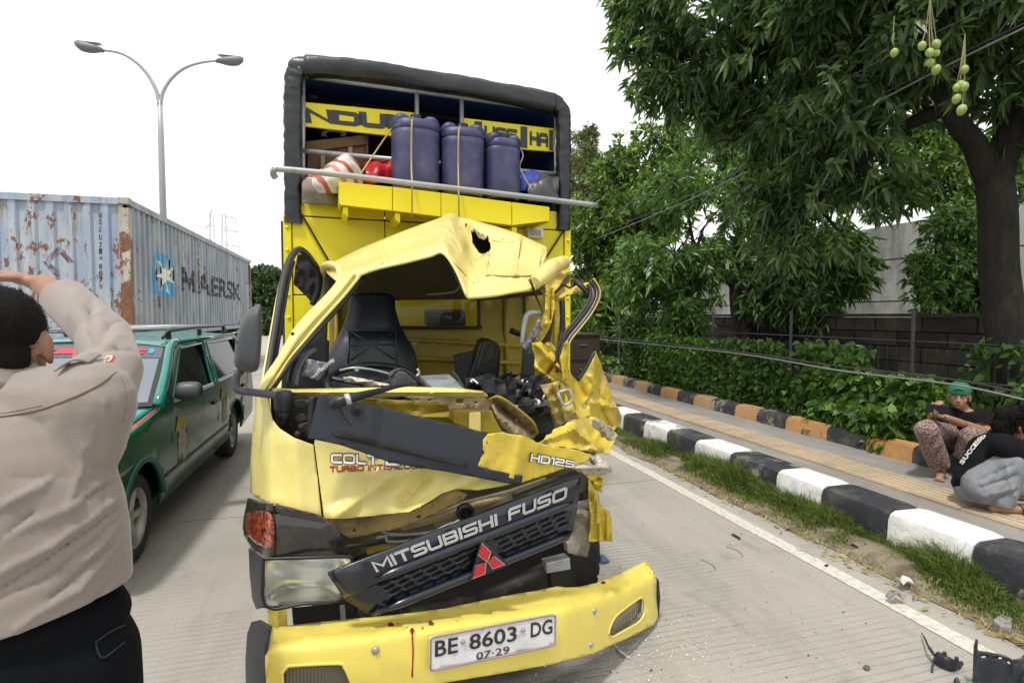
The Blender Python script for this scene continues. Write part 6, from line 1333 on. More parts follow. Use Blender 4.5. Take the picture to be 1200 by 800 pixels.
rope('tan rope running straight down the front of the leftmost drum', [(484, 136, 1.97), (482.5, 146, 1.83), (482, 190, 1.82), (483, 218, 1.70), (483, 254, 1.785)])
rope('tan rope running down the front of the middle drum', [(540, 146, 1.97), (537.5, 156, 1.84), (537, 195, 1.83), (537.5, 224, 1.68), (538, 257, 1.785)])
rope('yellow slanting cord from the leftmost drum down to the striped sack', [(470, 138, 1.97), (458, 152, 1.98), (440, 178, 2.0), (421, 206, 1.95)], .005, M('rope_yellow', (.55, .42, .12), .8))
rope('loose grey cord hanging beside the smallest drum', [(606, 168, 1.98), (613, 182, 1.95), (609, 195, 1.95), (616, 210, 1.92), (624, 224, 1.9)], .005, M('rope_grey', (.3, .3, .26), .8))
# wooden crate
WOOD = M('old_crate_wood', (.15, .085, .042), .85, var=.35, vs=7, bump=.4, bs=40, dirt=[((.05, .035, .025), 6, .5, .7, .7), ((.36, .30, .22), 9, .62, .74, .6)])
ct0, ct1 = 2.32, 2.8; q0 = T(394, 200, ct0); cr = empty('wooden_crate', (q0.x, q0.y, sa.z), TY_, 'old brown wooden crate of rough boards behind the striped sack', 'crate')
def ybar(x, y0, y1): return (x, y0+(y1-y0)*(x-359)/70)
pblock('board', [(358.5, 166), (428, 158), (429, 169), (359, 177.5)], ct0-.02, .025, WOOD, cr, .002)
for x0, x1 in ((360, 377), (377.6, 394), (394.6, 412), (412.6, 427.5)): pblock('board', [(x0, 171-(x0-360)*.11), (x1, 171-(x1-360)*.11), (x1, 214), (x0, 214)], ct0+.005+.004*(int(x0) % 2), .02, WOOD, cr, .002)
for x in (376, 408): pblock('batten', [(x, 176-(x-360)*.11), (x+5, 175.5-(x-360)*.11), (x+5, 214), (x, 214)], ct0-.01, .015, M('pale_batten', (.34, .29, .20), .85, var=.3, vs=12), cr, .001)
a_, b_, c_, d_ = T(358.5, 166, ct0), T(428, 158, ct0), T(428, 158, ct0)+TYV*.45, T(358.5, 166, ct0)+TYV*.45
mb = MB(); mb.prism([a_, b_, c_, d_], V((0, 0, -.015))); obj('lid', mb, WOOD, cr)
mb = MB(); mb.prism([b_, c_, c_-V((0, 0, .28)), b_-V((0, 0, .28))], TXV*.02); obj('board', mb, WOOD, cr)
mb = MB()
for k in range(3): mb.tube([T(389+12*cos(a)+k*2, 158.5-4*sin(a)*(1+.2*k)-1, ct0+.1) for a in np.linspace(-.5, pi+.5, 12)], .007, 5)
tag(obj('cord_coil', mb, M('cord_white', (.5, .48, .44), .8), smooth=True), 'coil of pale cord lying on the old wooden crate', 'cord')
# striped sack, red bundle, loose tarpaulins
m, g, b = base_mat('striped_weave'); p = g.pos(); dv = g.new('VectorMath', operation='DOT_PRODUCT'); g.link(p, dv.inputs[0]); sdv = (TXV*.80+V((0, 0, 1))*.62).normalized(); dv.inputs[1].default_value = tuple(sdv)
fr = g.math('FRACT', g.math('ADD', g.math('MULTIPLY', dv.outputs['Value'], 5.2), g.math('MULTIPLY', g.noise(p, 4, 2), .5)))
cr_ = g.new('ValToRGB'); cr_.color_ramp.interpolation = 'CONSTANT'; e = cr_.color_ramp.elements
for i, (ps_, cc_) in enumerate(((0, (.60, .57, .50)), (.2, (.42, .09, .06)), (.36, (.62, .60, .54)), (.52, (.10, .22, .36)), (.68, (.62, .60, .54)), (.80, (.50, .20, .13)))):
    if i > 1: e.new(.5)
    e[i].position = ps_; e[i].color = (*cc_, 1)
g.link(fr, cr_.inputs[0]); setc(g, b, g.mix(1.0, cr_.outputs[0], g.ramp(g.noise(p, 12, 5), [(.3, .7), (.7, 1.1)]), 'MULTIPLY')); b.inputs['Roughness'].default_value = .7
def mound(name, label, cat, rows_px, mat, seed, amp=.03, tdep=.25, solid=0):
    rows = [[T(*q) for q in r] for r in rows_px]; mb = MB()
    mb.sheet(rows, 6, 6, lambda p, u, v: p + (V((0, 0, 1))*.5-TYV)*(amp*(crease(p, 6, seed)*1.6-.3) + amp*.4*nz(p, 17, seed))); return tag(obj(name, mb, mat, smooth=True, solid=.004), label, cat)
mound('striped_sack', 'red white and blue striped woven sack slumped behind the guard bar', 'sack', [[(358, 206, 2.2), (378, 196, 2.25), (396, 184, 2.3), (410, 182.5, 2.3), (420, 190, 2.3), (430, 210, 2.3)], [(360, 212, 2.1), (375, 205, 2.0), (392, 193, 1.98), (404, 189, 2.0), (416, 196, 2.05), (426, 214, 2.1)], [(362, 220, 2.1), (374, 214, 1.95), (388, 210, 1.9), (400, 206, 1.92), (412, 208, 1.98), (424, 222, 2.1)], [(366, 228, 2.1), (378, 226, 1.98), (390, 226, 1.95), (400, 226, 1.96), (412, 226, 2.0), (422, 230, 2.1)]], m, 3)
mound('grey_sack', 'dirty grey sack lying under the striped sack by the frame pipe', 'sack', [[(354, 212, 2.2), (365, 208, 2.15), (385, 215, 2.15), (400, 222, 2.2)], [(354, 222, 2.08), (366, 218, 2.02), (384, 223, 2.02), (398, 230, 2.1)], [(354, 240, 2.12), (366, 240, 2.08), (384, 242, 2.08), (398, 244, 2.12)]], M('dirty_weave', (.24, .20, .16), .85, var=.4, vs=9, bump=.3), 8)
mound('red_bundle', 'crumpled bright red plastic bundle between striped sack and drums', 'bundle', [[(426, 190, 2.3), (440, 187, 2.3), (452, 186, 2.3), (466, 180, 2.35)], [(428, 200, 2.1), (440, 196, 2.08), (452, 195, 2.1), (466, 190, 2.15)], [(428, 216, 2.1), (440, 214, 2.05), (452, 214, 2.08), (466, 214, 2.15)]], M('red_plastic', (.40, .012, .022), .35, var=.25, vs=8), 5)
mound('blue_tarpaulin', 'crumpled blue plastic sheet beside the smallest drum', 'tarpaulin', [[(606, 204, 2.3), (618, 198, 2.3), (634, 202, 2.3)], [(606, 212, 2.12), (620, 207, 2.1), (636, 208, 2.12)], [(608, 226, 2.1), (620, 224, 2.08), (638, 222, 2.1)]], M('blue_sheet', (.04, .06, .36), .4, var=.3, vs=10), 12, .035)
mound('grey_tarpaulin', 'dark grey folded sheet at the right end of the load by the canopy', 'tarpaulin', [[(622, 208, 2.25), (636, 203, 2.25), (655, 206, 2.25)], [(618, 218, 2.06), (634, 212, 2.04), (655, 214, 2.06)], [(618, 236, 2.04), (634, 236, 2.02), (655, 240, 2.04)]], M('grey_sheet', (.06, .065, .07), .4, var=.4, vs=12), 15, .035)
# ================================================================== GREEN ESTATE CAR
CXM = -2.24; car = empty('estate_car', (CXM, 5.8, 0), 0, 'battered dark green and teal estate car with roof rack facing the camera', 'car')
GRN = M('car_green', (.008, .105, .036), .22, var=.5, vs=2.2, coat=.10, spec=.35, dirt=[((.05, .06, .035), 2.2, .52, .85, .15), ((.10, .09, .06), 12, .62, .8, .35)], rvar=.08)
TEAL = M('car_teal', (.010, .20, .165), .24, var=.18, vs=3, coat=.6, dirt=[((.50, .55, .52), 2.6, .58, .63, .65), ((.03, .10, .09), 7, .55, .75, .5)])
TEALP = M('car_teal_pillar', (.010, .19, .155), .24, var=.18, vs=3, coat=.6)
PINK = M('car_faded_red', (.36, .07, .075), .5, var=.3, vs=8, dirt=[((.5, .35, .33), 9, .55, .7, .6)])
def hw(z): return .80+.02*min(1, max(0, (z-.25)/.15)) - (.145*(z-.96)/.45 if z > .96 else 0) + (.012*sin((z-.3)/.66*pi) if .3 < z < .96 else 0)
CG = M('car_glass', (.010, .015, .013), .06, var=0, spec=.12); WG = M('windscreen_glass', (.16, .19, .24), .05, var=.15, vs=1.2, spec=.9)
def arch(yc, r, z0): 
    a0 = math.asin((z0-.30)/r); return [(yc+r*cos(a), .30+r*sin(a)) for a in np.linspace(pi-a0, a0, 14)]
side = [(3.56, .34)] + arch(4.2, .37, .27) + arch(7.15, .37, .27) + [(8.15, .34), (8.22, .62), (8.16, .96), (8.0, 1.34), (7.9, 1.405), (6.8, 1.415), (5.45, 1.41), (5.36, 1.385), (4.68, 1.0), (4.6, .965), (4.0, .90), (3.6, .80), (3.5, .72), (3.5, .5)]
w1 = [(4.93, .995), (5.56, 1.36), (6.28, 1.37), (6.14, .975)]; w2 = [(6.34, .975), (6.47, 1.37), (7.72, 1.365), (7.86, .985)]
for s in (1, -1):
    fn = lambda y, z: V((CXM+s*hw(z), y, z))
    body = obj('side_body', panel(side, [w1, w2], list(np.arange(3.7, 8.2, .3)), (.4, .55, .7, .85, .96, 1.1, 1.25), fn), GRN, car, smooth=True, ang=40, solid=.02)
    for wv_, nm in ((w1, 'front_window'), (w2, 'rear_window')):
        cy = sum(q[0] for q in wv_)/4; cz = sum(q[1] for q in wv_)/4
        gw = obj(nm, panel([(cy+(y-cy)*1.03, cz+(z-cz)*1.04) for y, z in wv_], [], (), (), lambda y, z: V((CXM+s*(hw(z)-.018), y, z))), CG, car)
        mb = MB(); P = [V((CXM+s*(hw(z)+.006), y, z)) for y, z in wv_]; mb.tube(P+[P[0]], .012, 6); obj('window_frame', mb, TEALP if s > 0 else GRN, gw)
        mb = MB(); mb.tube([V((CXM+s*(hw(.965)+.008), wv_[0][0], .972)), V((CXM+s*(hw(.965)+.008), wv_[3][0], .962))], .010, 6); obj('chrome_strip', mb, CHR, gw)
    # pillars, shut lines, trim
    mb = MB(); mb.tube(spline([V((CXM+s*(hw(.99)-.01), 4.64, .985)), V((CXM+s*(hw(1.2)+.0), 5.02, 1.2)), V((CXM+s*(hw(1.39)-.005), 5.38, 1.395)), V((CXM+s*(hw(1.41)-.01), 5.6, 1.425))], 4), [.045, .042, .040, .038, .037, .036, .035, .034, .033, .033, .033, .033, .03], 8); obj('windscreen_pillar', mb, TEALP, car, smooth=True)
    mb = MB(); mb.tube([V((CXM+s*(hw(1.4)-.002), 5.5, 1.415)), V((CXM+s*(hw(1.4)-.002), 7.85, 1.41))], .022, 8); obj('roof_gutter', mb, TEALP, car, smooth=True)
    for pts in ([(4.78, .99), (4.80, .70), (4.72, .30)], [(6.24, 1.38), (6.24, .97), (6.25, .6), (6.22, .29)], [(7.92, 1.37), (7.95, .95), (7.7, .68)]):
        mb = MB(); mb.tube([V((CXM+s*(hw(z)+.008), y, z)) for y, z in pts], .006, 4); obj('shut_line', mb, VOID, car)
    mb = MB(); mb.tube([V((CXM+s*(hw(.5)+.012), y, .46)) for y in (4.62, 5.5, 6.7)], .016, 6, flat=.5); obj('side_moulding', mb, M('moulding_dull', (.05, .06, .05), .5), car)
    for y in (6.12, 7.55):
        mb = MB(); mb.box((CXM+s*(hw(.78)+.018), y, .79), (.02, .13, .035)); obj('door_handle', mb, BP, car, bev=.006)
    mb = MB(); mb.tube([V((CXM+s*(hw(.5)+.006), y, z)) for y, z in arch(4.2, .385, .36)], .024, 8); obj('wheel_flare', mb, M('flare_teal', (.02, .11, .085), .45, var=.3), car, smooth=True)
    mb = MB(); mb.tube([V((CXM+s*(hw(.5)+.004), y, z)) for y, z in arch(7.15, .38, .36)], .014, 8); obj('wheel_flare', mb, GRN, car, smooth=True)
    for y in (4.2, 7.15): 
        wh = None; Rw = Matrix.Rotation(s*pi/2, 3, 'Y'); c_ = V((CXM+s*.70, y, .30))
        mb = MB(); mb.lathe([(.20, -.09), (.27, -.09), (.295, -.06), (.30, -.03), (.30, .05), (.292, .08), (.27, .095), (.205, .095), (.20, .05)], c_, 32, Rw, cap=False); wh = obj('wheel', mb, MATS['tyre_rubber'], car, smooth=True, ang=40)
        RIM = M('alloy_rim', (.42, .41, .38), .4, .5, var=.2, dirt=((.2, .16, .11), 9, .5, .7, .5))
        mb = MB(); mb.lathe([(.205, .085), (.195, .09), (.182, .075), (.178, .02), (.17, -.02), (0, -.02)], c_, 28, Rw, cap=False); obj('rim', mb, RIM, wh, smooth=True, ang=40)
        mb = MB(); mb.lathe([(.05, .045), (.048, .062), (.03, .068), (0, .068)], c_, 14, Rw, cap=False); obj('hub_cap', mb, RIM, wh, smooth=True)
        for k in range(5):
            a = 2*pi*k/5+.3; u_ = Rw @ V((cos(a), sin(a), 0)); o_ = Rw @ V((0, 0, 1)); mb = MB()
            mb.beam(c_+u_*.03+o_*.045, c_+u_*.19+o_*.055, .055, .028, up=o_); obj('rim_spoke', mb, RIM, wh, bev=.008)
    mb = MB(); mb.tube(spline([V((CXM+s*.80, 4.98, 1.0)), V((CXM+s*.88, 4.96, 1.02)), V((CXM+s*.90, 4.95, 1.04))], 3), .018, 6); mbm = obj('mirror_arm', mb, BP, car, smooth=True)
    rows = [[V((CXM+s*(.83+.19*u), 4.95+.06*dy*cc_, 1.05+.075*sz_*cc_ )) for (dy, sz_) in [(cos(a), sin(a)) for a in np.linspace(0, 2*pi, 13)]] for u, cc_ in ((0, .35), (.08, .85), (.4, 1.0), (.8, .95), (.97, .7), (1, .3))]
    mb = MB(); mb.sheet(rows, 2, 1); mb.f += [tuple(range(13))]; mb.m += [0]; obj('door_mirror', mb, M('mirror_grey', (.06, .065, .065), .45, var=.2), car, smooth=True)
    mb = MB(); mb.tube([V((CXM+s*.60, y, z)) for y, z in ((5.45, 1.46), (5.6, 1.515), (6.5, 1.53), (7.7, 1.525), (7.84, 1.46))], .016, 6); obj('rack_rail', mb, BP, car, smooth=True)
    for y in (5.6, 7.7, 6.6):
        mb = MB(); mb.box((CXM+s*.60, y, 1.475), (.035, .07, .07)); obj('rack_foot', mb, BP, car, bev=.01)
for y in (5.7, 6.3, 7.0, 7.6):
    mb = MB(); mb.tube([V((CXM-.6, y, 1.53)), V((CXM+.6, y, 1.53))], .013, 6); obj('rack_bar', mb, GALV, car, smooth=True)
X_ = lambda f_, z, k=0: CXM+f_*(hw(z)-k)
mb = MB(); mb.sheet([[V((X_(f_, 1.41), y, z+.055*(1-f_*f_))) for f_ in (-1, -.6, 0, .6, 1)] for y, z in ((5.34, 1.385), (5.5, 1.412), (6.2, 1.42), (7.0, 1.42), (7.88, 1.40))], 4, 4); obj('roof', mb, TEAL, car, smooth=True)
ws = lambda f_, g_: V((X_(f_, 1.0+.38*g_, .035), 4.62+.76*g_-.10*(1-f_*f_)*(1-.4*g_), 1.0+.395*g_+.03*(1-f_*f_)*g_))
def srect(f0, f1, g0, g1, nm, mat, off=0, par=car, n=8):
    mb = MB(); mb.sheet([[ws(f0+(f1-f0)*i/n, g0+(g1-g0)*j/3)-V((0, off, -off*.6)) for i in range(n+1)] for j in range(4)], 1, 1, smooth=False); return obj(nm, mb, mat, par, smooth=True)
wsg = srect(-.97, .97, .02, 1.0, 'windscreen', WG); srect(-.97, .97, .76, .985, 'sun_strip', M('sun_strip', (.10, .11, .15), .3, var=.2), .005, wsg)
srect(-1, -.955, .0, 1.0, 'windscreen_seal', RUB2, .004, wsg, 1); srect(.955, 1, 0, 1.0, 'windscreen_seal', RUB2, .004, wsg, 1); srect(-1, 1, -.03, .035, 'windscreen_seal', RUB2, .004, wsg); srect(-1, 1, .975, 1.0, 'windscreen_seal', RUB2, .006, wsg)
fn = lambda a, b_: ws(-.72+1.5*a+.06*b_, .81+.13*b_)-V((0, .008, -.005))
mb = text_on('actual art', ws(-.7, .8), ws(.7, .8), ws(-.7, .95), None, .045, n=V((0, -1, .5)), lift=.003, fn=fn); obj('lettering', mb, M('sticker_red', (.62, .045, .06), .5), wsg)
mb = MB(); mb.add([ws(.86+.035*cos(a), .875+.05*sin(a))-V((0, .009, -.006)) for a in np.linspace(0, 2*pi, 15)[:-1]], [tuple(range(14))]); obj('round_sticker', mb, M('sticker_blue', (.06, .30, .42), .5), wsg)
for x0, x1 in ((-.55, .0), (.1, .7)):
    mb = MB(); mb.tube([ws(x1, .02)-V((0, .03, 0)), ws(x0, .10)-V((0, .03, -.01))], .009, 5); obj('wiper', mb, BP, car)
mb = MB(); mb.sheet([[V((CXM+f_*(.70+.03*j), y-.03*(1-f_*f_), z+.035*(1-f_*f_))) for f_ in (-1, -.5, 0, .5, 1)] for j, (y, z) in enumerate(((3.52, .78), (3.9, .86), (4.3, .92), (4.62, .975)))], 4, 4); obj('bonnet', mb, M('bonnet_teal', (.012, .26, .24), .22, var=.15, vs=3, coat=.6, dirt=[((.4, .5, .5), 4, .62, .7, .5)]), car, smooth=True, solid=.01)
for s in (1, -1):
    mb = MB(); mb.sheet([[V((CXM+s*a, y, z+dz)) for a, dz in ((.70+.03*j+.004, .0), (.76+.012*j, .004), (.815, -.02))] for j, (y, z) in enumerate(((3.52, .775), (3.9, .855), (4.3, .915), (4.64, .972)))], 3, 3); obj('wing_top', mb, PINK, car, smooth=True, solid=.008)
    mb = MB(); mb.tube([V((CXM+s*(.70+.03*j+.002), y, z+.004)) for j, (y, z) in enumerate(((3.52, .78), (3.9, .86), (4.3, .92), (4.62, .975)))], .006, 4); obj('shut_line', mb, VOID, car)
    mb = MB(); mb.box((CXM+s*.58, 3.50, .66), (.36, .06, .17)); hl2 = obj('headlamp', mb, MATS['headlight_glass'], car, bev=.02)
    mb = MB(); mb.box((CXM+s*.785, 3.54, .66), (.06, .10, .15)); obj('turn_lamp', mb, M('amber_lens', (.6, .2, .03), .2), car, bev=.015)
mb = MB(); mb.box((CXM, 3.52, .66), (.78, .05, .19)); obj('front_grille', mb, BP, car, bev=.01)
for k in range(4): mb = MB(); mb.box((CXM, 3.49, .60+.04*k), (.76, .012, .012)); obj('grille_slat', mb, CHR, car)
mb = MB(); mb.sheet([[V((CXM+f_*.83, 3.46+.12*f_**4+dy, z)) for f_ in (-1, -.9, -.5, 0, .5, .9, 1)] for dy, z in ((.08, .57), (.0, .54), (-.02, .44), (.0, .33), (.06, .28))], 3, 3); obj('front_bumper', mb, M('car_bumper', (.05, .06, .06), .5, var=.2), car, smooth=True, solid=.02)
mb = MB(); mb.sheet([[V((X_(f_, z, .01), y, z)) for f_ in (-1, 0, 1)] for y, z in ((7.95, 1.38), (8.1, 1.0), (8.2, .7), (8.12, .3))], 2, 2); obj('tailgate', mb, GRN, car, smooth=True)
mb = MB(); mb.box((CXM, 5.9, .33), (1.5, 4.2, .1)); obj('underbody', mb, VOID, car); mb = MB(); mb.box((CXM, 6.0, .88), (1.45, 2.6, .04)); obj('cabin_floor', mb, VOID, car)
for x in (-.4, .4): mb = MB(); mb.box((CXM+x, 6.1, 1.08), (.46, .16, .42)); obj('seat', mb, DARK, car, bev=.06)
mb = MB(); mb.box((CXM, 4.95, .93), (1.4, .4, .10)); obj('dash', mb, VOID, car)
stk = M('peeling_sticker', (.55, .52, .40), .6, var=.35, vs=25, dirt=[((.05, .07, .04), 14, .52, .58, 1.0), ((.55, .42, .03), 9, .72, .76, 1.0)])
for (y0, y1, z0, z1) in ((4.93, 5.16, .46, .80), (6.42, 6.62, .52, .84)):
    mb = MB(); mb.sheet([[V((CXM+hw(z)+.0125, y+.08*(z-.6), z)) for y in np.linspace(y0, y1, 4)] for z in np.linspace(z0, z1, 5)], 1, 1, smooth=False); obj('sticker', mb, stk, car)
    mb = MB(); mb.add([V((CXM+hw(.82)+.015, y, z)) for y, z in ((y0-.06, z1-.07), (y1-.02, z1-.05), (y1+.05, z1+.0), (y0+.02, z1+.05))], [(0, 1, 2, 3)]); obj('sticker', mb, M('sticker_yellow', (.55, .43, .02), .5, var=.3, vs=30), car)
# ================================================================== PEOPLE
def ball(mb, c, r, R=None, n=14):
    r = r if hasattr(r, '__len__') else (r, r, r); c = V(c); k = n//2+1
    rows = []
    for i in range(k+1):
        th = pi*i/k; rows.append([V((r[0]*sin(th)*cos(a), r[1]*sin(th)*sin(a), -r[2]*cos(th))) for a in np.linspace(0, 2*pi, n+1)[:-1]])
    o = len(mb.v); mb.v += [((R @ q) if R is not None else q)+c for row in rows for q in row]
    for i in range(k):
        for j in range(n): mb.f.append((o+i*n+j, o+i*n+(j+1) % n, o+(i+1)*n+(j+1) % n, o+(i+1)*n+j)); mb.m.append(0)
def cone(mb, a, b, r0, r1, n=12, flat=None, up=None):
    a, b = V(a), V(b); P = [a.lerp(b, t) for t in np.linspace(0, 1, 5)]; mb.tube(P, list(np.linspace(r0, r1, 5)), n, flat=flat, up=up)
    if flat is None: ball(mb, a, r0, n=n); ball(mb, b, r1, n=n)
def loft(mb, secs, R, n=32):
    o = len(mb.v); m_ = len(secs)
    for (c, rx, ry) in secs: mb.v += [V(c)+R @ V((rx*np.sign(cos(a))*abs(cos(a))**.85, ry*sin(a), 0)) for a in np.linspace(0, 2*pi, n+1)[:-1]]
    fs = [(o+i*n+j, o+i*n+(j+1) % n, o+(i+1)*n+(j+1) % n, o+(i+1)*n+j) for i in range(m_-1) for j in range(n)]+[tuple(o+k for k in range(n-1, -1, -1)), tuple(o+(m_-1)*n+k for k in range(n))]
    mb.f += fs; mb.m += [0]*len(fs)
def chain(mb, pts, rs_, n=12):
    for i in range(len(pts)-1): cone(mb, pts[i], pts[i+1], rs_[i], rs_[i+1], n)
def fuse(mb, voxel, it=6, fac=.5):
    """melt overlapping lobes into one continuous skin (voxel remesh, then relax)"""
    me = bpy.data.meshes.new('skin'); me.from_pydata([tuple(v) for v in mb.v], [], mb.f)
    o = bpy.data.objects.new('skin', me); C.objects.link(o)
    md = o.modifiers.new('r', 'REMESH'); md.mode = 'VOXEL'; md.voxel_size = voxel; md.adaptivity = 0
    if it: ms_ = o.modifiers.new('s', 'SMOOTH'); ms_.factor = fac; ms_.iterations = it
    dg = bpy.context.evaluated_depsgraph_get(); dg.update(); e = bpy.data.meshes.new_from_object(o.evaluated_get(dg))
    bpy.data.objects.remove(o); bpy.data.meshes.remove(me); return e
def finish(name, me, mat, parent=None, disp=None, cuts=(), loc=None, smooth=True, solid=0):
    """displace along normals, slice open ends (hem, cuff, neckline) and link"""
    if disp:
        co = [v.co.copy() for v in me.vertices]; no = [v.normal.copy() for v in me.vertices]
        for v, c, n in zip(me.vertices, co, no): v.co = c + n*disp(c, n)
    if cuts:
        bm = bmesh.new(); bm.from_mesh(me)
        for co, nn, lim in cuts:
            co, nn = V(co), V(nn)
            geo = [f for f in bm.faces if lim is None or (f.calc_center_median()-co).length < lim]
            gs = set(geo); vs = {v for f in geo for v in f.verts}; es = {e for f in geo for e in f.edges}
            r = bmesh.ops.bisect_plane(bm, geom=list(vs)+list(es)+geo, plane_co=co, plane_no=nn, dist=1e-5)
            kill = [f for f in bm.faces if (f.calc_center_median()-co).dot(nn) > 0 and (lim is None or (f.calc_center_median()-co).length < lim)]
            bmesh.ops.delete(bm, geom=kill, context='FACES')
        bm.to_mesh(me); bm.free()
    if loc is None:
        cs = np.array([v.co[:] for v in me.vertices]); loc = V(((cs[:, 0].min()+cs[:, 0].max())/2, (cs[:, 1].min()+cs[:, 1].max())/2, cs[:, 2].min()))
    loc = V(loc)
    for v in me.vertices: v.co -= loc
    me.materials.clear(); o = link(name, me, None, mat, smooth)
    if parent is not None: o.parent = parent; o.location = loc-parent.location
    else: o.location = loc
    if solid: md = o.modifiers.new('s', 'SOLIDIFY'); md.thickness = solid; md.offset = 1
    me.name = name; return o
def wrinkle(lines, base=0):
    """cloth folds laid along photo sight lines: (x0,y0,x1,y1,half width px, height m)"""
    def f(c, n):
        x, y = PX(c); d = base; fc = min(1, max(0, -2.0*n.dot((c-CAM).normalized())-.45))
        for (x0, y0, x1, y1, wd, h) in lines:
            q = seg_d(x+3*noise.noise(V((x*.03, y*.03, 1))), y+3*noise.noise(V((x*.03, y*.03, 4))), (x0, y0), (x1, y1))/wd
            if q < 3: d += 1.7*h*math.exp(-1.35*q)
        return d*fc
    return f
def SKIN(name, col): return M(name, col, .5, var=.14, vs=14, bump=.06, bs=120)
def frame(f, u): f = V(f).normalized(); r = f.cross(V(u)).normalized(); u2 = r.cross(f); return Matrix((r, f, u2)).transposed()   # x right, y forward, z up
def head_prims(mb, c, R, s=1.0, face=True):
    L = lambda x, y, z: V(c) + R @ (V((x, y, z))*s)
    ball(mb, L(0, -.012, .03), (.076*s, .094*s, .088*s), R, 20); ball(mb, L(0, .03, -.035), (.060*s, .062*s, .070*s), R, 16); ball(mb, L(0, .062, -.085), (.030*s, .024*s, .022*s), R, 12)
    ball(mb, L(0, .045, -.065), (.048*s, .045*s, .035*s), R, 12); ball(mb, L(0, -.03, -.02), (.066*s, .07*s, .07*s), R, 14)
    for e in (-1, 1):
        ball(mb, L(e*.040, .058, -.022), (.020*s, .018*s, .018*s), R, 10); ball(mb, L(e*.026, .080, .022), (.024*s, .010*s, .007*s), R, 10)
        ball(mb, L(e*.079, -.008, -.010), (.010*s, .020*s, .033*s), R, 10); ball(mb, L(e*.078, .006, -.035), (.008*s, .010*s, .012*s), R, 8)
    if face:
        cone(mb, L(0, .088, .012), L(0, .106, -.026), .008*s, .012*s, 8); ball(mb, L(0, .102, -.030), (.017*s, .012*s, .010*s), R, 10)
        ball(mb, L(0, .088, -.054), (.022*s, .010*s, .006*s), R, 10); ball(mb, L(0, .086, -.064), (.019*s, .010*s, .007*s), R, 10)
    return L
def face_bits(par, c, R, s=1.0):
    L = lambda x, y, z: V(c) + R @ (V((x, y, z))*s)
    for e in (-1, 1):
        mb = MB(); ball(mb, L(e*.031, .074, .004), (.0135*s, .011*s, .009*s), R, 10); obj('eye', mb, M('eye_white', (.55, .52, .48), .3), par, smooth=True)
        mb = MB(); ball(mb, L(e*.031, .0825, .003), (.006*s, .004*s, .006*s), R, 8); obj('iris', mb, VOID, par, smooth=True)
        mb = MB(); mb.tube([L(e*.014, .092, .022), L(e*.032, .092, .028), L(e*.050, .078, .022)], .004*s, 5); obj('eyebrow', mb, M('hair_black', (.008, .007, .007), .55, var=.2), par, smooth=True)
    mb = MB(); mb.tube(spline([L(-.022, .092, -.059), L(-.008, .099, -.057), L(.008, .099, -.057), L(.022, .092, -.059)], 3), .004*s, 5, flat=.8); obj('lips', mb, M('lip', (.20, .075, .055), .5), par, smooth=True)
def hand_prims(mb, wrist, fwd, back, spread=.018, curl=0.0, s=1.0, thumb=1, curls=None):
    """palm, four jointed fingers of unequal length, thumb from the side of the palm; back = direction of the back of the hand"""
    f = V(fwd).normalized(); b = V(back); b = (b-f*b.dot(f)).normalized(); a = f.cross(b)*thumb
    W_ = V(wrist); R = Matrix((a, f, b)).transposed()
    ball(mb, W_+f*.05*s, (.041*s, .052*s, .016*s), R, 14); ball(mb, W_+f*.012*s, (.028*s, .03*s, .019*s), R, 12); ball(mb, W_+f*.078*s, (.040*s, .018*s, .013*s), R, 12)
    for k, (ln, r_) in enumerate(((.068, .0085), (.077, .0088), (.071, .0085), (.055, .0075))):
        p = W_+f*(.088-.004*abs(k-1))*s + a*((1.5-k)*spread*s); cu = (curls[k] if curls else curl); d = (f+a*(1.5-k)*.05).normalized(); ang_ = .18+cu*.5
        for j, fr in enumerate((.45, .32, .23)):
            d2 = (d*cos(ang_)-b*sin(ang_)).normalized(); q = p+d2*(ln*fr*s); cone(mb, p, q, r_*s*(1-.09*j), r_*s*(.93-.09*j), 8); p = q; ang_ += cu*.75+.08
    p = W_+f*.03*s+a*.03*s; d = (f*.62+a*.70-b*.30).normalized()
    for ln, r_ in ((.034, .012), (.030, .0105), (.024, .009)):
        q = p+d*ln*s; cone(mb, p, q, r_*s, r_*.9*s, 8); p = q; d = (d*.85+f*.30-b*.12).normalized()
HAIR = M('hair_black_matt', (.006, .0055, .0055), .85, var=.2, spec=.2)
def tufts(name, me_src, parent, L, n, rs, up=(0, 0, .3), sel=None, flow=None):
    """short strands standing off a hair cap"""
    cs = np.array([v.co[:] for v in me_src.vertices]); ns = np.array([v.normal[:] for v in me_src.vertices])
    ix = rs.randint(0, len(cs), n); b_ = cs[ix]; d = ns[ix]+rs.normal(size=(n, 3))*.5+np.array(up) + (np.array(flow) if flow is not None else 0)
    vs, ts = leaf_arrays(b_, d, L*rs.uniform(.5, 1.3, n), np.full(n, L*.16), np.full(n, .15), rs); return npmesh(name, vs, ts, HAIR)

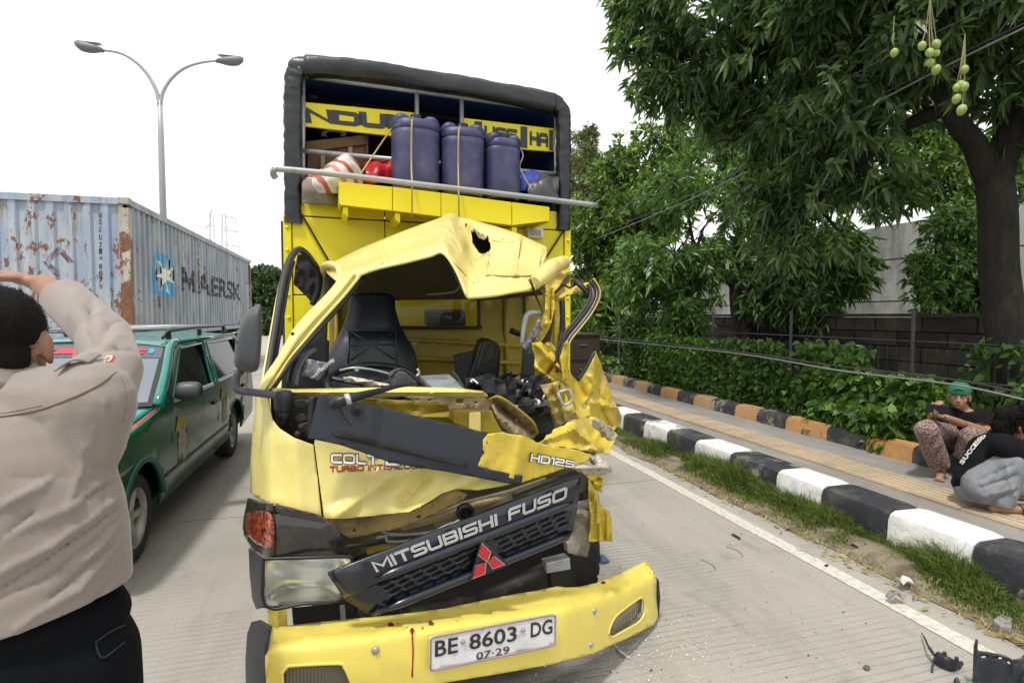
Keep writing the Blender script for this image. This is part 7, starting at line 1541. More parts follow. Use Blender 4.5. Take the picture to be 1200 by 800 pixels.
# ------------------------------------------------------------------ officer, seen from behind, right hand raised to his brow
D0 = 1.15
head_c = A(3, 403, D0); fwd = V((sin(PSI-.35), cos(PSI-.35), 0)); Rh = frame(fwd, (0, 0, 1))
side_r = V((cos(PSI-.1), -sin(PSI-.1), 0)); fw2 = V((sin(PSI-.1), cos(PSI-.1), 0))
sh_r = A(104, 470, D0); sh_l = sh_r - side_r*.40; ground = V((head_c.x, head_c.y, 0))
mid_x = (sh_r+sh_l)/2
el = A(123, 394, 1.36); wr = A(52, 334, 1.50); cuffp = A(76, 350, 1.455); hip = V((mid_x.x, mid_x.y, .92))
SK = SKIN('skin_brown', (.30, .155, .095)); mb = MB()
head_prims(mb, head_c, Rh, 1.0)
cone(mb, head_c-fwd*.035-V((0, 0, .06)), V((mid_x.x, mid_x.y, sh_r.z+.03)), .062, .072)
tor = [V((mid_x.x, mid_x.y, z)) for z in (1.36, 1.22, 1.08, .95)]
Rb = Matrix((side_r, fw2, V((0, 0, 1)))).transposed()
for q, rx, ry in zip(tor, (.19, .19, .185, .18), (.10, .115, .12, .115)): ball(mb, q, (rx, ry, .12), Rb, 18)
cone(mb, sh_r, el, .056, .047); cone(mb, el, wr, .044, .030); el_l = sh_l-side_r*.08+V((0, 0, -.29)); wr_l = el_l+fw2*.12+V((0, 0, -.22)); cone(mb, sh_l, el_l, .055, .045); cone(mb, el_l, wr_l, .043, .03)
cone(mb, sh_r, sh_l, .06, .06)
hand_d = (A(-26, 313, 1.53)-wr).normalized(); hand_prims(mb, wr+hand_d*.02, hand_d, V((.25, .1, 1)), .0185, .02, 1.06, thumb=-1)
hand_prims(mb, wr_l, V((0, .15, -1)), -side_r, .018, .5, 1.0)
for s in (-1, 1):
    h0 = hip+side_r*s*.09; kn = V((h0.x+side_r.x*s*.03, h0.y, .48)); an = V((kn.x, kn.y-.02, .09)); chain(mb, [h0, kn, an], [.085, .058, .042]); cone(mb, an, an+fw2*.16-V((0, 0, .05)), .04, .035)
off = finish('person', fuse(mb, .0058, 4), SK, loc=(ground.x, ground.y, 0))
tag(off, 'man in beige uniform shirt and black trousers seen from behind, hand raised to brow', 'person')
# hair
mb = MB(); Lh = lambda x, y, z: head_c + Rh @ V((x, y, z))
ball(mb, Lh(0, -.016, .034), (.077, .094, .086), Rh, 22); ball(mb, Lh(0, -.052, -.025), (.066, .052, .062), Rh, 16)
hm = fuse(mb, .005, 3)
hair = finish('hair', hm, HAIR, off, lambda c, n: .0012*noise.noise(c*70), cuts=[(Lh(0, .062, .0), Rh @ V((0, 1, -.55)), .2), (Lh(0, .02, -.045), Rh @ V((0, .9, -1)), .2)])
ts_ = link('hair_strands', tufts('hair_strands', hair.data, hair, .0045, 9000, rs), hair); ts_.data.materials.clear(); ts_.data.materials.append(HAIR)
# shirt
mb = MB()
for z, rx, ry, dx in ((1.395, .195, .105, 0), (1.33, .215, .13, 0), (1.25, .222, .142, 0), (1.16, .225, .148, .006), (1.06, .23, .15, .018), (.98, .236, .152, .03), (.93, .24, .15, .034)):
    pass
zz = np.array([.84, .90, .95, 1.0, 1.06, 1.13, 1.20, 1.27, 1.33, 1.38, 1.42, 1.45, 1.475, 1.49]); rxs = np.array([.236, .234, .232, .231, .233, .239, .246, .246, .238, .222, .208, .185, .15, .11]); rys = np.array([.152, .154, .155, .155, .154, .152, .149, .145, .138, .128, .114, .098, .08, .06]); dxs = np.array([.036, .033, .029, .025, .024, .020, .014, .008, .002, 0, 0, 0, 0, 0])
loft(mb, [(V((mid_x.x, mid_x.y, z))+side_r*dx-fw2*(.018*max(0, (z-1.05)/.3) if z < 1.35 else .018), rx, ry) for z, rx, ry, dx in zip(zz, rxs, rys, dxs)], Rb)
cone(mb, sh_r+V((0, 0, -.01)), sh_l+V((0, 0, -.01)), .082, .082); cone(mb, sh_r+(0*side_r), V((mid_x.x, mid_x.y, sh_r.z-.015)), .07, .072); cone(mb, sh_l, V((mid_x.x, mid_x.y, sh_r.z-.015)), .07, .072)
cone(mb, sh_r+V((0, 0, -.10))+side_r*-.02, sh_r, .075, .085); chain(mb, [sh_r, A(129, 434, 1.24), el, el.lerp(cuffp, .5), cuffp+(cuffp-el)*.25], [.078, .061, .056, .053, .052], 16)
chain(mb, [sh_l, el_l, el_l.lerp(wr_l, .3)], [.085, .07, .065])
SHIRT, g, b = base_mat('uniform_cloth'); p = g.pos()
c = g.mix(1.0, (.25, .212, .19), g.ramp(g.noise(p, 3, 4), [(.3, .93), (.7, 1.05)]), 'MULTIPLY'); c = g.mix(1.0, c, g.ramp(g.noise(p, 420, 2, .6), [(.35, .93), (.65, 1.05)]), 'MULTIPLY')
setc(g, b, c); b.inputs['Roughness'].default_value = .8; b.inputs['Sheen Weight'].default_value = .25
g.link(g.bump(g.math('ADD', g.math('MULTIPLY', g.noise(p, 500, 2), .25), g.noise(g.mapping(p, (1, 1, 2.2)), 9, 4, .55)), .22, .012), b.inputs['Normal'])
fold = wrinkle([(150, 575, 60, 640, 4.4, 0.0063), (60, 640, -40, 690, 5.0, 0.0063), (148, 600, 70, 668, 3.9, -0.0046), (70, 668, -40, 720, 4.4, -0.0046), (150, 622, 90, 690, 4.4, 0.0058), (90, 690, 20, 735, 5.0, 0.0052), (152, 650, 110, 705, 3.3, -0.0040), (146, 548, 90, 590, 5.0, 0.0040), (90, 590, -20, 640, 5.5, 0.0040), (20, 560, 120, 560, 8.8, -0.0023),
    (140, 520, 120, 600, 5.0, -0.0034), (60, 500, 90, 560, 7.7, 0.0034), (110, 500, 100, 560, 5.0, 0.0029), (-10, 600, 50, 570, 5.0, 0.0034), (120, 470, 132, 520, 3.9, 0.0034),
    (145, 560, 100, 585, 3, -.006), (146, 590, 80, 640, 3, -.007), (80, 640, 0, 690, 3.5, -.006), (140, 612, 100, 655, 2.5, .006), (130, 640, 60, 700, 3, -.006), (150, 672, 118, 712, 2.5, .006), (100, 520, 80, 600, 4, .004), (40, 600, -10, 640, 4, -.005), (60, 560, 10, 590, 3.5, .004), (116, 343, 103, 362, 4.2, -.015), (103, 362, 101, 390, 4.2, -.015), (101, 390, 108, 408, 4.2, -.011), (128, 354, 116, 372, 6, .007), (116, 372, 113, 390, 6, .006), (146, 374, 128, 382, 4.2, -.015), (128, 382, 112, 402, 4.2, -.015), (112, 402, 98, 416, 4.2, -.012), (150, 392, 136, 396, 6, .006), (136, 396, 122, 410, 6, .007), (155, 412, 138, 408, 4, -.010), (138, 408, 118, 416, 4, -.010), (90, 342, 84, 372, 6, .006)])
def shirt_disp(c, n):
    return fold(c, n) + min(1, max(0, -1.7*n.dot((c-CAM).normalized())-.1))*.0022*(1-2*abs(noise.noise(V((c.x*5+c.z*4, c.y*5, c.z*9))))) + .0018*noise.noise(c*7)
hem0, hem1 = A(20, 741, D0-.12), A(152, 692, D0-.04); hn = (hem1-hem0).cross(fw2).normalized(); hn = hn if hn.z < 0 else -hn
sm2 = fuse(mb, .0062, 7, .5); cuff_n = (cuffp-el).normalized()
shirt = finish('shirt', sm2, SHIRT, off, shirt_disp, cuts=[(hem0, hn, None), (cuffp, cuff_n, .26), (V((mid_x.x, mid_x.y, sh_r.z+.10)), (0, 0, 1), .125), (el_l.lerp(wr_l, .3), (wr_l-el_l).normalized(), .2)], solid=.003)
from mathutils.bvhtree import BVHTree
def bvh_of(o):
    M_ = Matrix.Translation(o.parent.location + o.location if o.parent else o.location)
    return BVHTree.FromPolygons([M_ @ v.co for v in o.data.vertices], [tuple(p.vertices) for p in o.data.polygons])
bv = bvh_of(shirt)
def on(bv, x, y, o=.003, d=None):
    h = bv.ray_cast(CAM, DV(x, y).normalized()); 
    return (h[0]-DV(x, y).normalized()*(o+.0034)) if h[0] is not None else A(x, y, d or D0)
SEAM = M('seam_dark', (.13, .10, .085), .9)
def seam_on(bvx, pts, r, mat, par, name='seam', n=8, k=4):
    P2 = spline([V((x, y, 0)) for x, y in pts], k); mb = MB(); mb.tube([on(bvx, q.x, q.y, .0005) for q in P2], r, 5); return obj(name, mb, mat, par, smooth=True)
seam_on(bv, [(-20, 490), (10, 487), (50, 479), (90, 464), (118, 450), (136, 436)], .0022, SEAM, shirt); seam_on(bv, [(-10, 485), (10, 483), (50, 475)], .0008, SEAM, shirt)
seam_on(bv, [(136, 436), (145, 450), (148, 470), (143, 495)], .0012, SEAM, shirt)
ep = [(118, 412), (108, 415), (94, 419), (78, 424), (70, 428), (72, 433), (82, 431), (98, 427), (113, 422), (122, 419)]
# collar, epaulette, sleeve badge
cz = sh_r.z+.052; rows = []
for dz, rr in ((-.028, .098), (.0, .086), (.030, .078), (.036, .080), (.02, .090), (-.012, .104)):
    rows.append([V((mid_x.x, mid_x.y, cz+dz)) - fwd*.01 + side_r*(rr*1.02*cos(a)) + fw2*(rr*.95*sin(a)) for a in np.linspace(0, 2*pi, 29)])
mb = MB(); mb.sheet(rows, 3, 1); obj('collar', mb, SHIRT, shirt, smooth=True, solid=.003)
e0, e1 = on(bv, 112, 424, .008), on(bv, 74, 432, .008, 1.12); u_ = (e1-e0); w3 = (fw2*.8+V((0, 0, .25))).normalized()
mb = MB(); mb.sheet([[e0+u_*t+w3*s_*.022+V((0, 0, .012*sin(pi*t)+.006)) for s_ in (-1, -.3, .3, 1)] for t in (0, .25, .5, .75, .95, 1.05)], 3, 3); obj('epaulette', mb, SHIRT, shirt, smooth=True, solid=.004)
def patch(cx, cy, rx, ry, mat, name, par, o, rot=0, hole=0):
    N = 20; vs, fs = [], []
    for rr in ((hole, 1) if hole else (0.01, 1)):
        for a in np.linspace(0, 2*pi, N+1)[:-1]:
            x, y = rx*rr*cos(a), ry*rr*sin(a); vs.append(on(bv, cx+x*cos(rot)-y*sin(rot), cy+x*sin(rot)+y*cos(rot), o))
    mb = MB(); mb.add(vs, [(i, (i+1) % N, N+(i+1) % N, N+i) for i in range(N)]); return obj(name, mb, mat, par)
patch(127.5, 420, 8.5, 5.2, M('badge_red_cloth', (.50, .02, .03), .7), 'sleeve_badge', shirt, .003, -.5); patch(126.5, 420, 6.0, 3.4, M('badge_cream_cloth', (.6, .52, .42), .7), 'badge_centre', shirt, .0045, -.5); patch(125.5, 420, 4, 1.8, SHIRT, 'badge_centre', shirt, .006, -.5)
# trousers, belt
mb = MB()
for z, rx, ry in ((1.02, .205, .135), (.95, .212, .145), (.88, .212, .145)): ball(mb, V((mid_x.x, mid_x.y, z))+side_r*.045, (rx+.006, ry, .10), Rb, 20)
for s in (-1, 1):
    h0 = hip+side_r*(s*.11+.045); kn = V((h0.x+side_r.x*s*.03, h0.y, .48)); an = V((kn.x, kn.y-.02, .07)); chain(mb, [h0, kn, an], [.115, .088, .078], 16)
TRS = M('black_trousers', (.0045, .005, .007), .9, var=.2, vs=8, bump=.2, bs=220, spec=.12)
tro = finish('trousers', fuse(mb, .010, 5), TRS, off, lambda c, n: .006*(1-2*abs(noise.noise(V((c.x*6, c.y*6, c.z*5))))), cuts=[((mid_x.x, mid_x.y, .06), (0, 0, -1), None)])
bt_ = bvh_of(tro)
seam_on(bt_, [(112, 752), (120, 746), (134, 737), (146, 732)], .0025, M('pocket_edge', (.014, .014, .016), .9), tro, 'pocket_flap'); seam_on(bt_, [(112, 752), (115, 764), (122, 770), (138, 758), (146, 752)], .002, M('pocket_edge', (.014, .014, .016), .9), tro, 'pocket_flap')
for s in (-1, 1):
    an = V((hip.x+side_r.x*s*.125, hip.y-.02, .0)); mb = MB(); ball(mb, an+V((0, 0, .05)), (.05, .06, .05), Rb); ball(mb, an+fw2*.10+V((0, 0, .035)), (.048, .12, .035), Rb); mb.box(an+fw2*.07+V((0, 0, .01)), (.085, .27, .02), Rb)
    finish('shoe', fuse(mb, .008, 3), VOID, off)

# ------------------------------------------------------------------ helper for the two boys
def lettering_on(bvx, s, quad, mat, par, bold=.04, name='shirt_print', o=.004):
    vs, fs = text2d(s, bold); bl, br, tl, tr = quad; mb = MB()
    out = []
    for a, b_, c_ in vs:
        x, y = [(bl[i]*(1-a)+br[i]*a)*(1-b_)+(tl[i]*(1-a)+tr[i]*a)*b_ for i in (0, 1)]; out.append(on(bvx, x, y, o, 4.6))
    mb.add(out, fs); return obj(name, mb, mat, par)
BLK = M('black_tshirt', (.007, .007, .009), .9, var=.25, vs=8, bump=.2, bs=150, spec=.15)
# boy in the green cap, sitting on the low kerb with a phone
d1 = 5.0; hc = A(1124, 464, d1); fw = (CR*-.62-CF*.72+V((0, 0, -.12))).normalized(); R1 = frame(fw, (0, 0, 1)); s1_ = .98
SK1 = SKIN('skin_tan', (.36, .19, .115)); mb = MB(); head_prims(mb, hc, R1, s1_)
shL, shR = A(1152, 489, d1+.02), A(1108, 486, d1+.06); pel = A(1128, 520, d1+.10); pel.z = .54; nk = A(1130, 482, d1+.05)
cone(mb, hc-V((0, 0, .07))-fw*.02, nk, .048, .055); ch1 = (shL+shR)/2-V((0, 0, .06)); Rc = frame(fw*.8+V((0, 0, 0)), (0, 0, 1))
ball(mb, ch1, (.15, .10, .14), Rc); ball(mb, (ch1+pel)/2, (.135, .10, .16), Rc); ball(mb, pel, (.15, .12, .12), Rc); cone(mb, shL, shR, .05, .05)
elL, haL = A(1156, 506, d1-.12), A(1108, 489, d1-.32); elR, haR = A(1088, 499, d1-.02), A(1094, 485, d1-.28)
chain(mb, [shL, elL, haL], [.048, .040, .028]); chain(mb, [shR, elR, haR], [.048, .040, .028])
ph = A(1098, 479, d1-.36)
hand_prims(mb, haL, (ph-haL)*.9+CR*-.25, CF*.2+V((0, 0, -1)), .017, .55, .95, 1); hand_prims(mb, haR, V((0, 0, 1))*.9+CR*.15-CF*.1, CR*-.9, .017, .75, .95, -1)
knR, anR, ftR = A(1085, 503, d1-.30), A(1103, 544, d1-.18), A(1092, 549, d1-.32); knL, anL = A(1139, 511, d1-.32), A(1128, 545, d1-.18)
hpL, hpR = pel+Rc @ V((-.09, .02, 0)), pel+Rc @ V((.09, .02, 0)); anR.z, anL.z = .32, .32
chain(mb, [hpR, knR, anR], [.08, .056, .036]); chain(mb, [hpL, knL, anL], [.08, .056, .036])
for an in (anR, anL):
    toe = an+fw.cross(V((0, 0, 0)))*0 + V((fw.x, fw.y, 0)).normalized()*.17; toe.z = .27; cone(mb, an-V((0, 0, .03)), toe, .034, .026); 
    for k in range(5): tq = toe+R1 @ V(((k-2)*.017, .02-abs(k-1.5)*.006, 0)); tq.z = .265; cone(mb, toe, tq, .012, .010, 8)
boy1 = finish('person', fuse(mb, .0062, 3), SK1, loc=(pel.x, pel.y, .25)); tag(boy1, 'boy in green cap sitting on the kerb and looking over his phone', 'person'); face_bits(boy1, hc, R1, s1_)
mb = MB(); ball(mb, ch1+V((0, 0, .02)), (.175, .125, .13), Rc); ball(mb, (ch1+pel)/2, (.165, .13, .17), Rc); ball(mb, pel+V((0, 0, .03)), (.175, .145, .10), Rc); cone(mb, shL, shR, .066, .066); cone(mb, nk-V((0, 0, .03)), ch1, .075, .1)
cone(mb, shL, shL.lerp(elL, .72), .075, .072); cone(mb, shR, shR.lerp(elR, .72), .072, .068)
ts1 = finish('t_shirt', fuse(mb, .010, 5), BLK, boy1, lambda c, n: .008*(1-2*abs(noise.noise(V((c.x*9, c.y*9, c.z*12))))), cuts=[(nk+V((0, 0, .012)), (0, 0, 1), .10), (shL.lerp(elL, .80), (elL-shL).normalized(), .10), (shR.lerp(elR, .80), (elR-shR).normalized(), .10)])
b1v = bvh_of(ts1); PO = M('print_orange', (.70, .33, .03), .6); lettering_on(b1v, 'ET', ((1129, 501.5), (1140, 503), (1129, 495), (1140, 496.5)), PO, ts1); lettering_on(b1v, 'UKR', ((1108, 501), (1122, 503), (1109, 494.5), (1123, 496)), PO, ts1); 
ptn, g, b = base_mat('patterned_cotton'); p = g.pos(); vo = g.new('TexVoronoi'); vo.inputs['Scale'].default_value = 55; g.link(p, vo.inputs['Vector'])
c = g.ramp(vo.outputs['Distance'], [(.2, (.035, .022, .022)), (.42, (.20, .13, .12)), (.6, (.30, .22, .19))]); setc(g, b, c); b.inputs['Roughness'].default_value = .9
mb = MB(); ball(mb, pel-V((0, 0, .02)), (.18, .15, .12), Rc); chain(mb, [hpR, knR, knR.lerp(anR, .85)], [.105, .080, .078], 14); chain(mb, [hpL, knL, knL.lerp(anL, .80)], [.105, .080, .078], 14)
finish('trousers', fuse(mb, .010, 5), ptn, boy1, lambda c, n: .012*(1-2*abs(noise.noise(V((c.x*8, c.y*8, c.z*6))))), cuts=[(knR.lerp(anR, .86), (anR-knR).normalized(), .16), (knL.lerp(anL, .82), (anL-knL).normalized(), .16)])
# cap worn back to front
CAPM = M('green_cap_cloth', (.012, .15, .065), .75, var=.2, vs=10, bump=.15, bs=150); Lc = lambda x, y, z: hc + R1 @ (V((x, y, z))*s1_)
mb = MB(); ball(mb, Lc(0, -.012, .045), (.086, .102, .090), R1, 24)
cap_o = finish('cap', fuse(mb, .006, 2), CAPM, boy1, None, cuts=[(Lc(0, 0, .040), R1 @ V((0, -.10, -1)), None)], solid=.003)
mb = MB(); mb.sheet([[Lc(x*.07*(1-.25*t), -.10-.065*t, .035-.02*t-.25*x*x*.06) for x in (-1, -.5, 0, .5, 1)] for t in (0, .5, 1)], 3, 3); obj('visor', mb, CAPM, cap_o, smooth=True, solid=.004)
mb = MB(); P = [Lc(.042*cos(a), .094-.02*abs(cos(a))**2+.002, .047+.038*sin(a)) for a in np.linspace(0, pi, 13)]; mb.add(P, [tuple(range(13))]); obj('cap_opening', mb, HAIR, cap_o); mb = MB(); mb.tube(P, .004, 5); obj('cap_edge', mb, CAPM, cap_o, smooth=True); mb = MB(); ball(mb, Lc(0, -.012, .136), .008); obj('cap_button', mb, CAPM, cap_o, smooth=True)
mb = MB(); ball(mb, Lc(0, -.03, .010), (.080, .080, .055), R1, 16); finish('hair', fuse(mb, .006, 2), HAIR, boy1, lambda c, n: .003*noise.noise(c*90), cuts=[(Lc(0, .015, 0), R1 @ V((0, 1, -.1)), None)])
pr = frame((ph-hc), (0, 0, 1)); mb = MB(); mb.box(ph, (.16, .009, .075), pr); phone = tag(obj('phone', mb, VOID, bev=.004), 'black phone held sideways by the boy in the green cap', 'phone')
mb = MB(); mb.box(ph-(pr @ V((0, .006, 0))), (.145, .002, .064), pr); obj('screen', mb, M('phone_screen', (.03, .035, .04), .1), phone)
# boy squatting in grey trousers
d2 = 4.0; h2 = A(1188, 497, d2); f2 = (CR*.90-CF*.12+V((0, 0, -.32))).normalized(); R2 = frame(f2, (0, 0, 1)); mb = MB(); SK2 = SKIN('skin_brown_boy', (.30, .155, .095)); head_prims(mb, h2, R2, 1.02)
pel2 = A(1146, 566, d2+.02); shN, shF = A(1176, 522, d2-.12), A(1172, 514, d2+.20); nk2 = A(1180, 512, d2+.03); ch2 = A(1164, 532, d2+.04)
cone(mb, h2-V((0, 0, .06))-f2*.03, nk2, .05, .058); ax = (ch2-pel2).normalized(); Rt = frame(ax, (0, 0, 1))
ball(mb, ch2, (.14, .14, .10), Rt); ball(mb, ch2.lerp(pel2, .5), (.13, .16, .10), Rt); ball(mb, pel2, (.14, .13, .11), Rt); cone(mb, shN, shF, .052, .052); cone(mb, ch2, nk2, .1, .06)
elN, haN = A(1212, 540, d2-.14), A(1226, 556, d2-.02); elF, haF = A(1214, 534, d2+.26), A(1230, 552, d2+.1)
chain(mb, [shN, elN, haN], [.05, .042, .028]); chain(mb, [shF, elF, haF], [.05, .042, .028]); hand_prims(mb, haN, CR*.6+V((0, 0, -.6)), CR*.7+V((0, 0, .7)), .017, .5, .95, 1); hand_prims(mb, haF, CR*.6+V((0, 0, -.6)), CR*.7+V((0, 0, .7)), .017, .5, .95, -1)
knN, anN = A(1186, 542, d2-.14), A(1172, 592, d2-.10); knF, anF = A(1196, 548, d2+.20), A(1196, 588, d2+.16); anN.z = anF.z = .33
hN, hF = A(1150, 568, d2-.06), A(1150, 564, d2+.12); chain(mb, [hN, knN, anN], [.085, .058, .038]); chain(mb, [hF, knF, anF], [.085, .058, .038])
fd = V((CR.x, CR.y, 0))*.9-V((CF.x, CF.y, 0))*.25; fd.normalize()
for an in (anN, anF): 
    toe = an+fd*.15; toe.z = .30; cone(mb, an-V((0, 0, .03)), toe, .036, .026); heel = an-fd*.04; heel.z = .30; ball(mb, heel, .034)
    for k in range(5): sdv2 = fd.cross(V((0, 0, 1))); tq = toe+fd*.025+sdv2*((k-2)*.016); tq.z = .285; cone(mb, toe, tq, .012, .010, 8)
boy2 = finish('person', fuse(mb, .0062, 3), SK2, loc=(pel2.x, pel2.y, .25)); tag(boy2, 'boy in black shirt and grey trousers squatting on the pavement facing right', 'person'); face_bits(boy2, h2, R2, 1.02)
mb = MB(); L2 = lambda x, y, z: h2 + R2 @ V((x, y, z)); ball(mb, L2(0, -.015, .045), (.090, .108, .093), R2, 22); ball(mb, L2(0, .045, .060), (.075, .062, .055), R2, 14); ball(mb, L2(0, -.06, -.02), (.070, .055, .07), R2, 14)
hr2 = finish('hair', fuse(mb, .006, 2), HAIR, boy2, lambda c, n: .004*(abs(noise.noise(c*28))*2-.5), cuts=[(L2(0, .05, -.02), R2 @ V((0, 1, -.75)), None), (L2(0, .035, -.03), R2 @ V((0, .7, -1)), None)])
ts_ = link('hair_strands', tufts('hair_strands', hr2.data, hr2, .035, 5000, rs, (0, 0, -.4), None, tuple(R2 @ V((0, 1.6, -.6)))), hr2); ts_.data.materials.clear(); ts_.data.materials.append(HAIR)
mb = MB(); ball(mb, ch2, (.175, .165, .125), Rt); ball(mb, ch2.lerp(pel2, .5), (.165, .18, .125), Rt); ball(mb, pel2+V((0, 0, .0)), (.17, .13, .13), Rt); cone(mb, shN, shF, .075, .075); cone(mb, ch2, nk2, .12, .075); cone(mb, shN, shN.lerp(elN, .8), .085, .085); cone(mb, shF, shF.lerp(elF, .8), .08, .08)
ts2 = finish('t_shirt', fuse(mb, .010, 5), BLK, boy2, lambda c, n: .010*(1-2*abs(noise.noise(V((c.x*8, c.y*8, c.z*9))))), cuts=[(nk2+(h2-nk2)*.25, (h2-nk2).normalized(), .09), (shN.lerp(elN, .92), (elN-shN).normalized(), .12), (shF.lerp(elF, .92), (elF-shF).normalized(), .12)])
b2v = bvh_of(ts2); PRW = M('print_white', (.62, .60, .55), .7)
for ch_, (x, y) in zip('SUCCESS', ((1126, 541), (1130, 535.5), (1134, 530), (1138, 525), (1142, 520), (1146, 515.5), (1150, 511.5))): lettering_on(b2v, ch_, ((x+2, y+3.5), (x+6, y-1.5), (x-2.5, y+.5), (x+1.5, y-4.5)), PRW, ts2, .05)
GREY = M('grey_cotton', (.21, .22, .24), .85, var=.2, vs=9, bump=.2, bs=160)
mb = MB(); ball(mb, pel2-V((0, 0, .03)), (.165, .14, .12), Rt); chain(mb, [hN, knN, knN.lerp(anN, .9)], [.115, .084, .080], 14); chain(mb, [hF, knF, knF.lerp(anF, .9)], [.11, .082, .075], 14)
finish('trousers', fuse(mb, .010, 5), GREY, boy2, (lambda w_: (lambda c, n: w_(c, n)+.006*(1-2*abs(noise.noise(V((c.x*7+c.z*5, c.y*6, c.z*7)))))))(wrinkle([(1145, 563, 1186, 545, 3, -.014), (1150, 572, 1192, 556, 3, -.014), (1152, 582, 1188, 570, 3, .010), (1160, 588, 1190, 575, 2.5, -.012), (1180, 545, 1188, 590, 3, .012), (1170, 548, 1160, 580, 3, -.010)])), cuts=[(anN+V((0, 0, -.005)), (0, 0, -1), None)])
SOL = M('sandal_sole', (.36, .30, .20), .8, var=.2); STP = M('sandal_strap', (.10, .015, .015), .6)
for nm, an in (('near', anN), ('far', anF)):
    mb = MB(); c_ = an+fd*.07; c_.z = .262; mb.box(c_, (.095, .27, .022), frame(fd, (0, 0, 1))); sd2 = tag(obj('sandal', mb, SOL, bev=.01), 'tan sandal with red strap under the %s foot of the squatting boy' % nm, 'sandal')
    mb = MB(); s3 = fd.cross(V((0, 0, 1))); P = [c_+fd*.05+s3*(.046*cos(a))+V((0, 0, .012+.05*sin(a))) for a in np.linspace(0, pi, 9)]; mb.tube(P, .012, 6, flat=.35, up=fd); obj('strap', mb, STP, sd2, smooth=True)
# ================================================================== WRECKAGE ON THE ROAD
def gp(x, y, z=.0): return G(x, y, z)
DP = M('debris_plastic', (.022, .027, .036), .45, var=.3, vs=10, bump=.1, dirt=[((.13, .13, .13), 9, .5, .75, .45)])
q = gp(1106, 768); br = empty('broken_bracket', (q.x, q.y, 0), 0, 'small broken black plastic bracket with a thin bent arm on the concrete', 'debris')
rows = [[gp(1094, 776, .01), gp(1097, 766, .05), gp(1100, 764, .05), gp(1098, 772, .015)], [gp(1106, 782, .01), gp(1107, 771, .06), gp(1110, 769, .06), gp(1110, 779, .02)], [gp(1118, 785, .01), gp(1118, 776, .045), gp(1120, 774, .045), gp(1122, 783, .012)], [gp(1126, 778, .015), gp(1127, 775, .03), gp(1128, 775, .03), gp(1128, 778, .015)]]
mb = MB(); mb.sheet(rows, 4, 3); obj('shell', mb, DP, br, smooth=True, solid=.008)
mb = MB(); mb.tube(spline([gp(1095, 767, .05), gp(1088, 757, .05), gp(1084, 748, .04), gp(1080, 741, .02)], 4), [.008]*4+[.005]*6+[.003]*3, 6); obj('arm', mb, DP, br, smooth=True)
mb = MB(); mb.tube(spline([gp(1095, 770, .05), gp(1093, 778, .02), gp(1092, 787, .005)], 3), .005, 5); obj('arm', mb, DP, br, smooth=True)
for x, y in ((1107, 769), (1121, 775)):
    mb = MB(); mb.lathe([(.008, 0), (.008, .022), (.004, .024)], gp(x, y, .055), 8); obj('stud', mb, DP, br)
q = gp(1170, 800); tr_ = empty('broken_trim_panel', (q.x, q.y, 0), 0, 'large torn black plastic trim panel at the right edge of the road', 'debris')
ol = [(1138, 756), (1141, 757), (1146, 764), (1153, 768), (1157, 776), (1166, 779), (1180, 780), (1189, 776), (1191, 771), (1193, 778), (1193, 800), (1192, 832), (1150, 832), (1146, 806), (1141, 780)]
mb = panel(ol, [rrect(1158.5, 782.5, 1162, 786.5, 1.6, 3), rrect(1168, 782.5, 1170.5, 786, 1.1, 3), rrect(1175, 784.5, 1179, 788.5, 1.8, 3)], list(np.arange(1140, 1194, 6)), list(np.arange(760, 832, 6)), lambda x, y: gp(x, 812, 0).lerp(gp(x, 812, 0)+V((0, 0, .24))-CF*0, (832-y)/76*1.0)+V((.02*sin(x*.2), .03*sin((x-1138)*.09), 0)))
obj('shell', mb, DP, tr_, smooth=True, ang=40, solid=.008)
mb = MB(); mb.sheet([[gp(1192, 832, .0), gp(1200, 826, 0.0), gp(1215, 826, 0)], [gp(1193, 800, .05), gp(1202, 797, .10), gp(1218, 800, .08)], [gp(1192, 778, .10), gp(1202, 782, .12), gp(1218, 778, .10)]], 4, 4); obj('flange', mb, DP, tr_, smooth=True, solid=.01)
mb = MB(); mb.sheet([[gp(1118, 797, .03), gp(1121, 793, .05), gp(1124, 799, .02)], [gp(1120, 806, .0), gp(1124, 804, .02), gp(1128, 806, .0)]], 4, 4); tag(obj('plastic_shard', mb, DP, smooth=True, solid=.008), 'small black plastic shard left of the torn trim panel', 'debris')
mb = MB(); mb.tube(spline([gp(1122, 803, .02), gp(1134, 800, .03), gp(1150, 800, .03), gp(1158, 798, .03)], 4), .006, 6); tag(obj('green_strip', mb, M('green_plastic', (.03, .28, .14), .4), smooth=True), 'thin green plastic strip lying against the torn trim panel', 'debris')
mb = MB(); mb.sheet([[gp(700, 651, .03), gp(706, 650, .05), gp(713, 654, .02)], [gp(700, 658, .0), gp(707, 657, .03), gp(715, 658, .0)]], 4, 4, lambda p, u, v: p+V((0, 0, .012*nz(p, 20)))); tag(obj('blue_scrap', mb, M('blue_scrap', (.05, .12, .22), .4), smooth=True, solid=.004), 'crumpled blue scrap on the road behind the bent bumper', 'debris')
def slab(name, label, pts, h, mat, cat):
    mb = MB(); P = [gp(x, y, 0) for x, y in pts]; mb.prism(P, V((0, 0, h))); return tag(obj(name, mb, mat, bev=.004), label, cat)
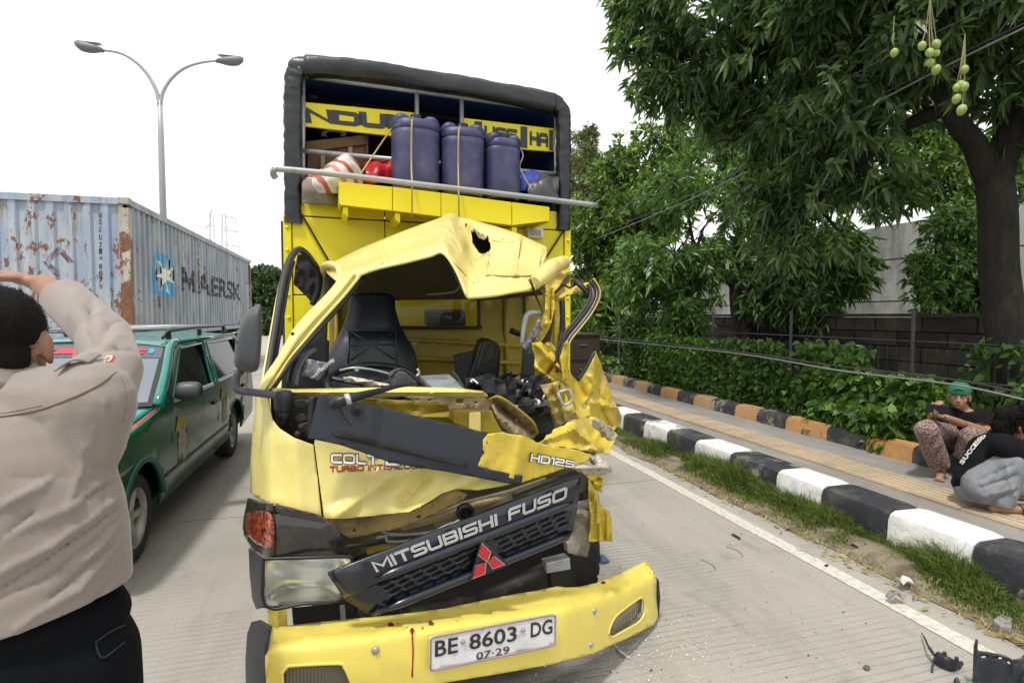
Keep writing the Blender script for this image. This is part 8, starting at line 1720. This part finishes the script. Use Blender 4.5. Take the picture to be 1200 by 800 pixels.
slab('flat_stone', 'flat grey stone at the edge of the grassy verge', [(1163, 737), (1172, 730), (1187, 734), (1185, 746), (1172, 744)], .05, M('grey_stone', (.26, .25, .24), .9, var=.3, vs=9, bump=.4), 'stone')
slab('dark_sliver', 'thin dark sliver lying inside the white edge line', [(857, 627), (859, 626), (868, 631), (867, 633)], .012, DP, 'debris'); slab('metal_sliver', 'bright pointed sliver below the right end of the bumper', [(721, 761), (730, 766), (739, 773), (733, 772), (725, 766)], .015, CHR, 'debris')
slab('brown_leaf', 'single curled brown leaf on the road left of the broken bracket', [(1011, 783), (1014, 780), (1020, 783), (1019, 786), (1014, 786)], .012, M('leaf_brown', (.12, .09, .06), .8), 'leaf'); slab('black_chip', 'black chip on the road just inside the edge line', [(966, 663), (970, 662), (971, 664), (967, 665)], .012, DP, 'debris')
for k, (x, y, lb, col) in enumerate(((1060, 681, 'crumpled white paper scrap in the verge grass', (.6, .6, .57)), (1098, 680, 'pale pink food wrapper lying in the verge grass', (.55, .40, .36)), (1006, 640, 'brown crumpled wrapper in the verge grass by the black kerb', (.30, .18, .12)), (1050, 697, 'flat grey card scrap at the road side of the verge', (.25, .23, .24)))):
    c_ = gp(x, y, .05); mb = MB(); mb.sheet([[c_+V((i*.045, j*.03, .03*rnd.uniform(-.6, 1))) for i in (-1, -.3, .3, 1)] for j in (-1, 0, 1)], 3, 3); tag(obj('litter_scrap', mb, M('litter_%d' % k if False else ('litter_paper', 'litter_pink', 'litter_brown', 'litter_card')[k], col, .6, var=.2), smooth=True, solid=.002), lb, 'litter')
for k, (x, y) in enumerate(((838, 668), (955, 655), (870, 652))):
    mb = MB(); c_ = gp(x, y, .006); mb.tube(spline([c_, c_+V((.03, .05, 0)), c_+V((.03, .12, .0)), c_+V((.0, .17, 0))], 4), .0017, 4); tag(obj('twig', mb, M('dry_twig', (.10, .075, .05), .9)), ('thin curved twig nearest the bumper on the open concrete', 'thin curved twig lying closest to the white edge line', 'thin curved twig farthest up the open concrete')[k], 'twig')
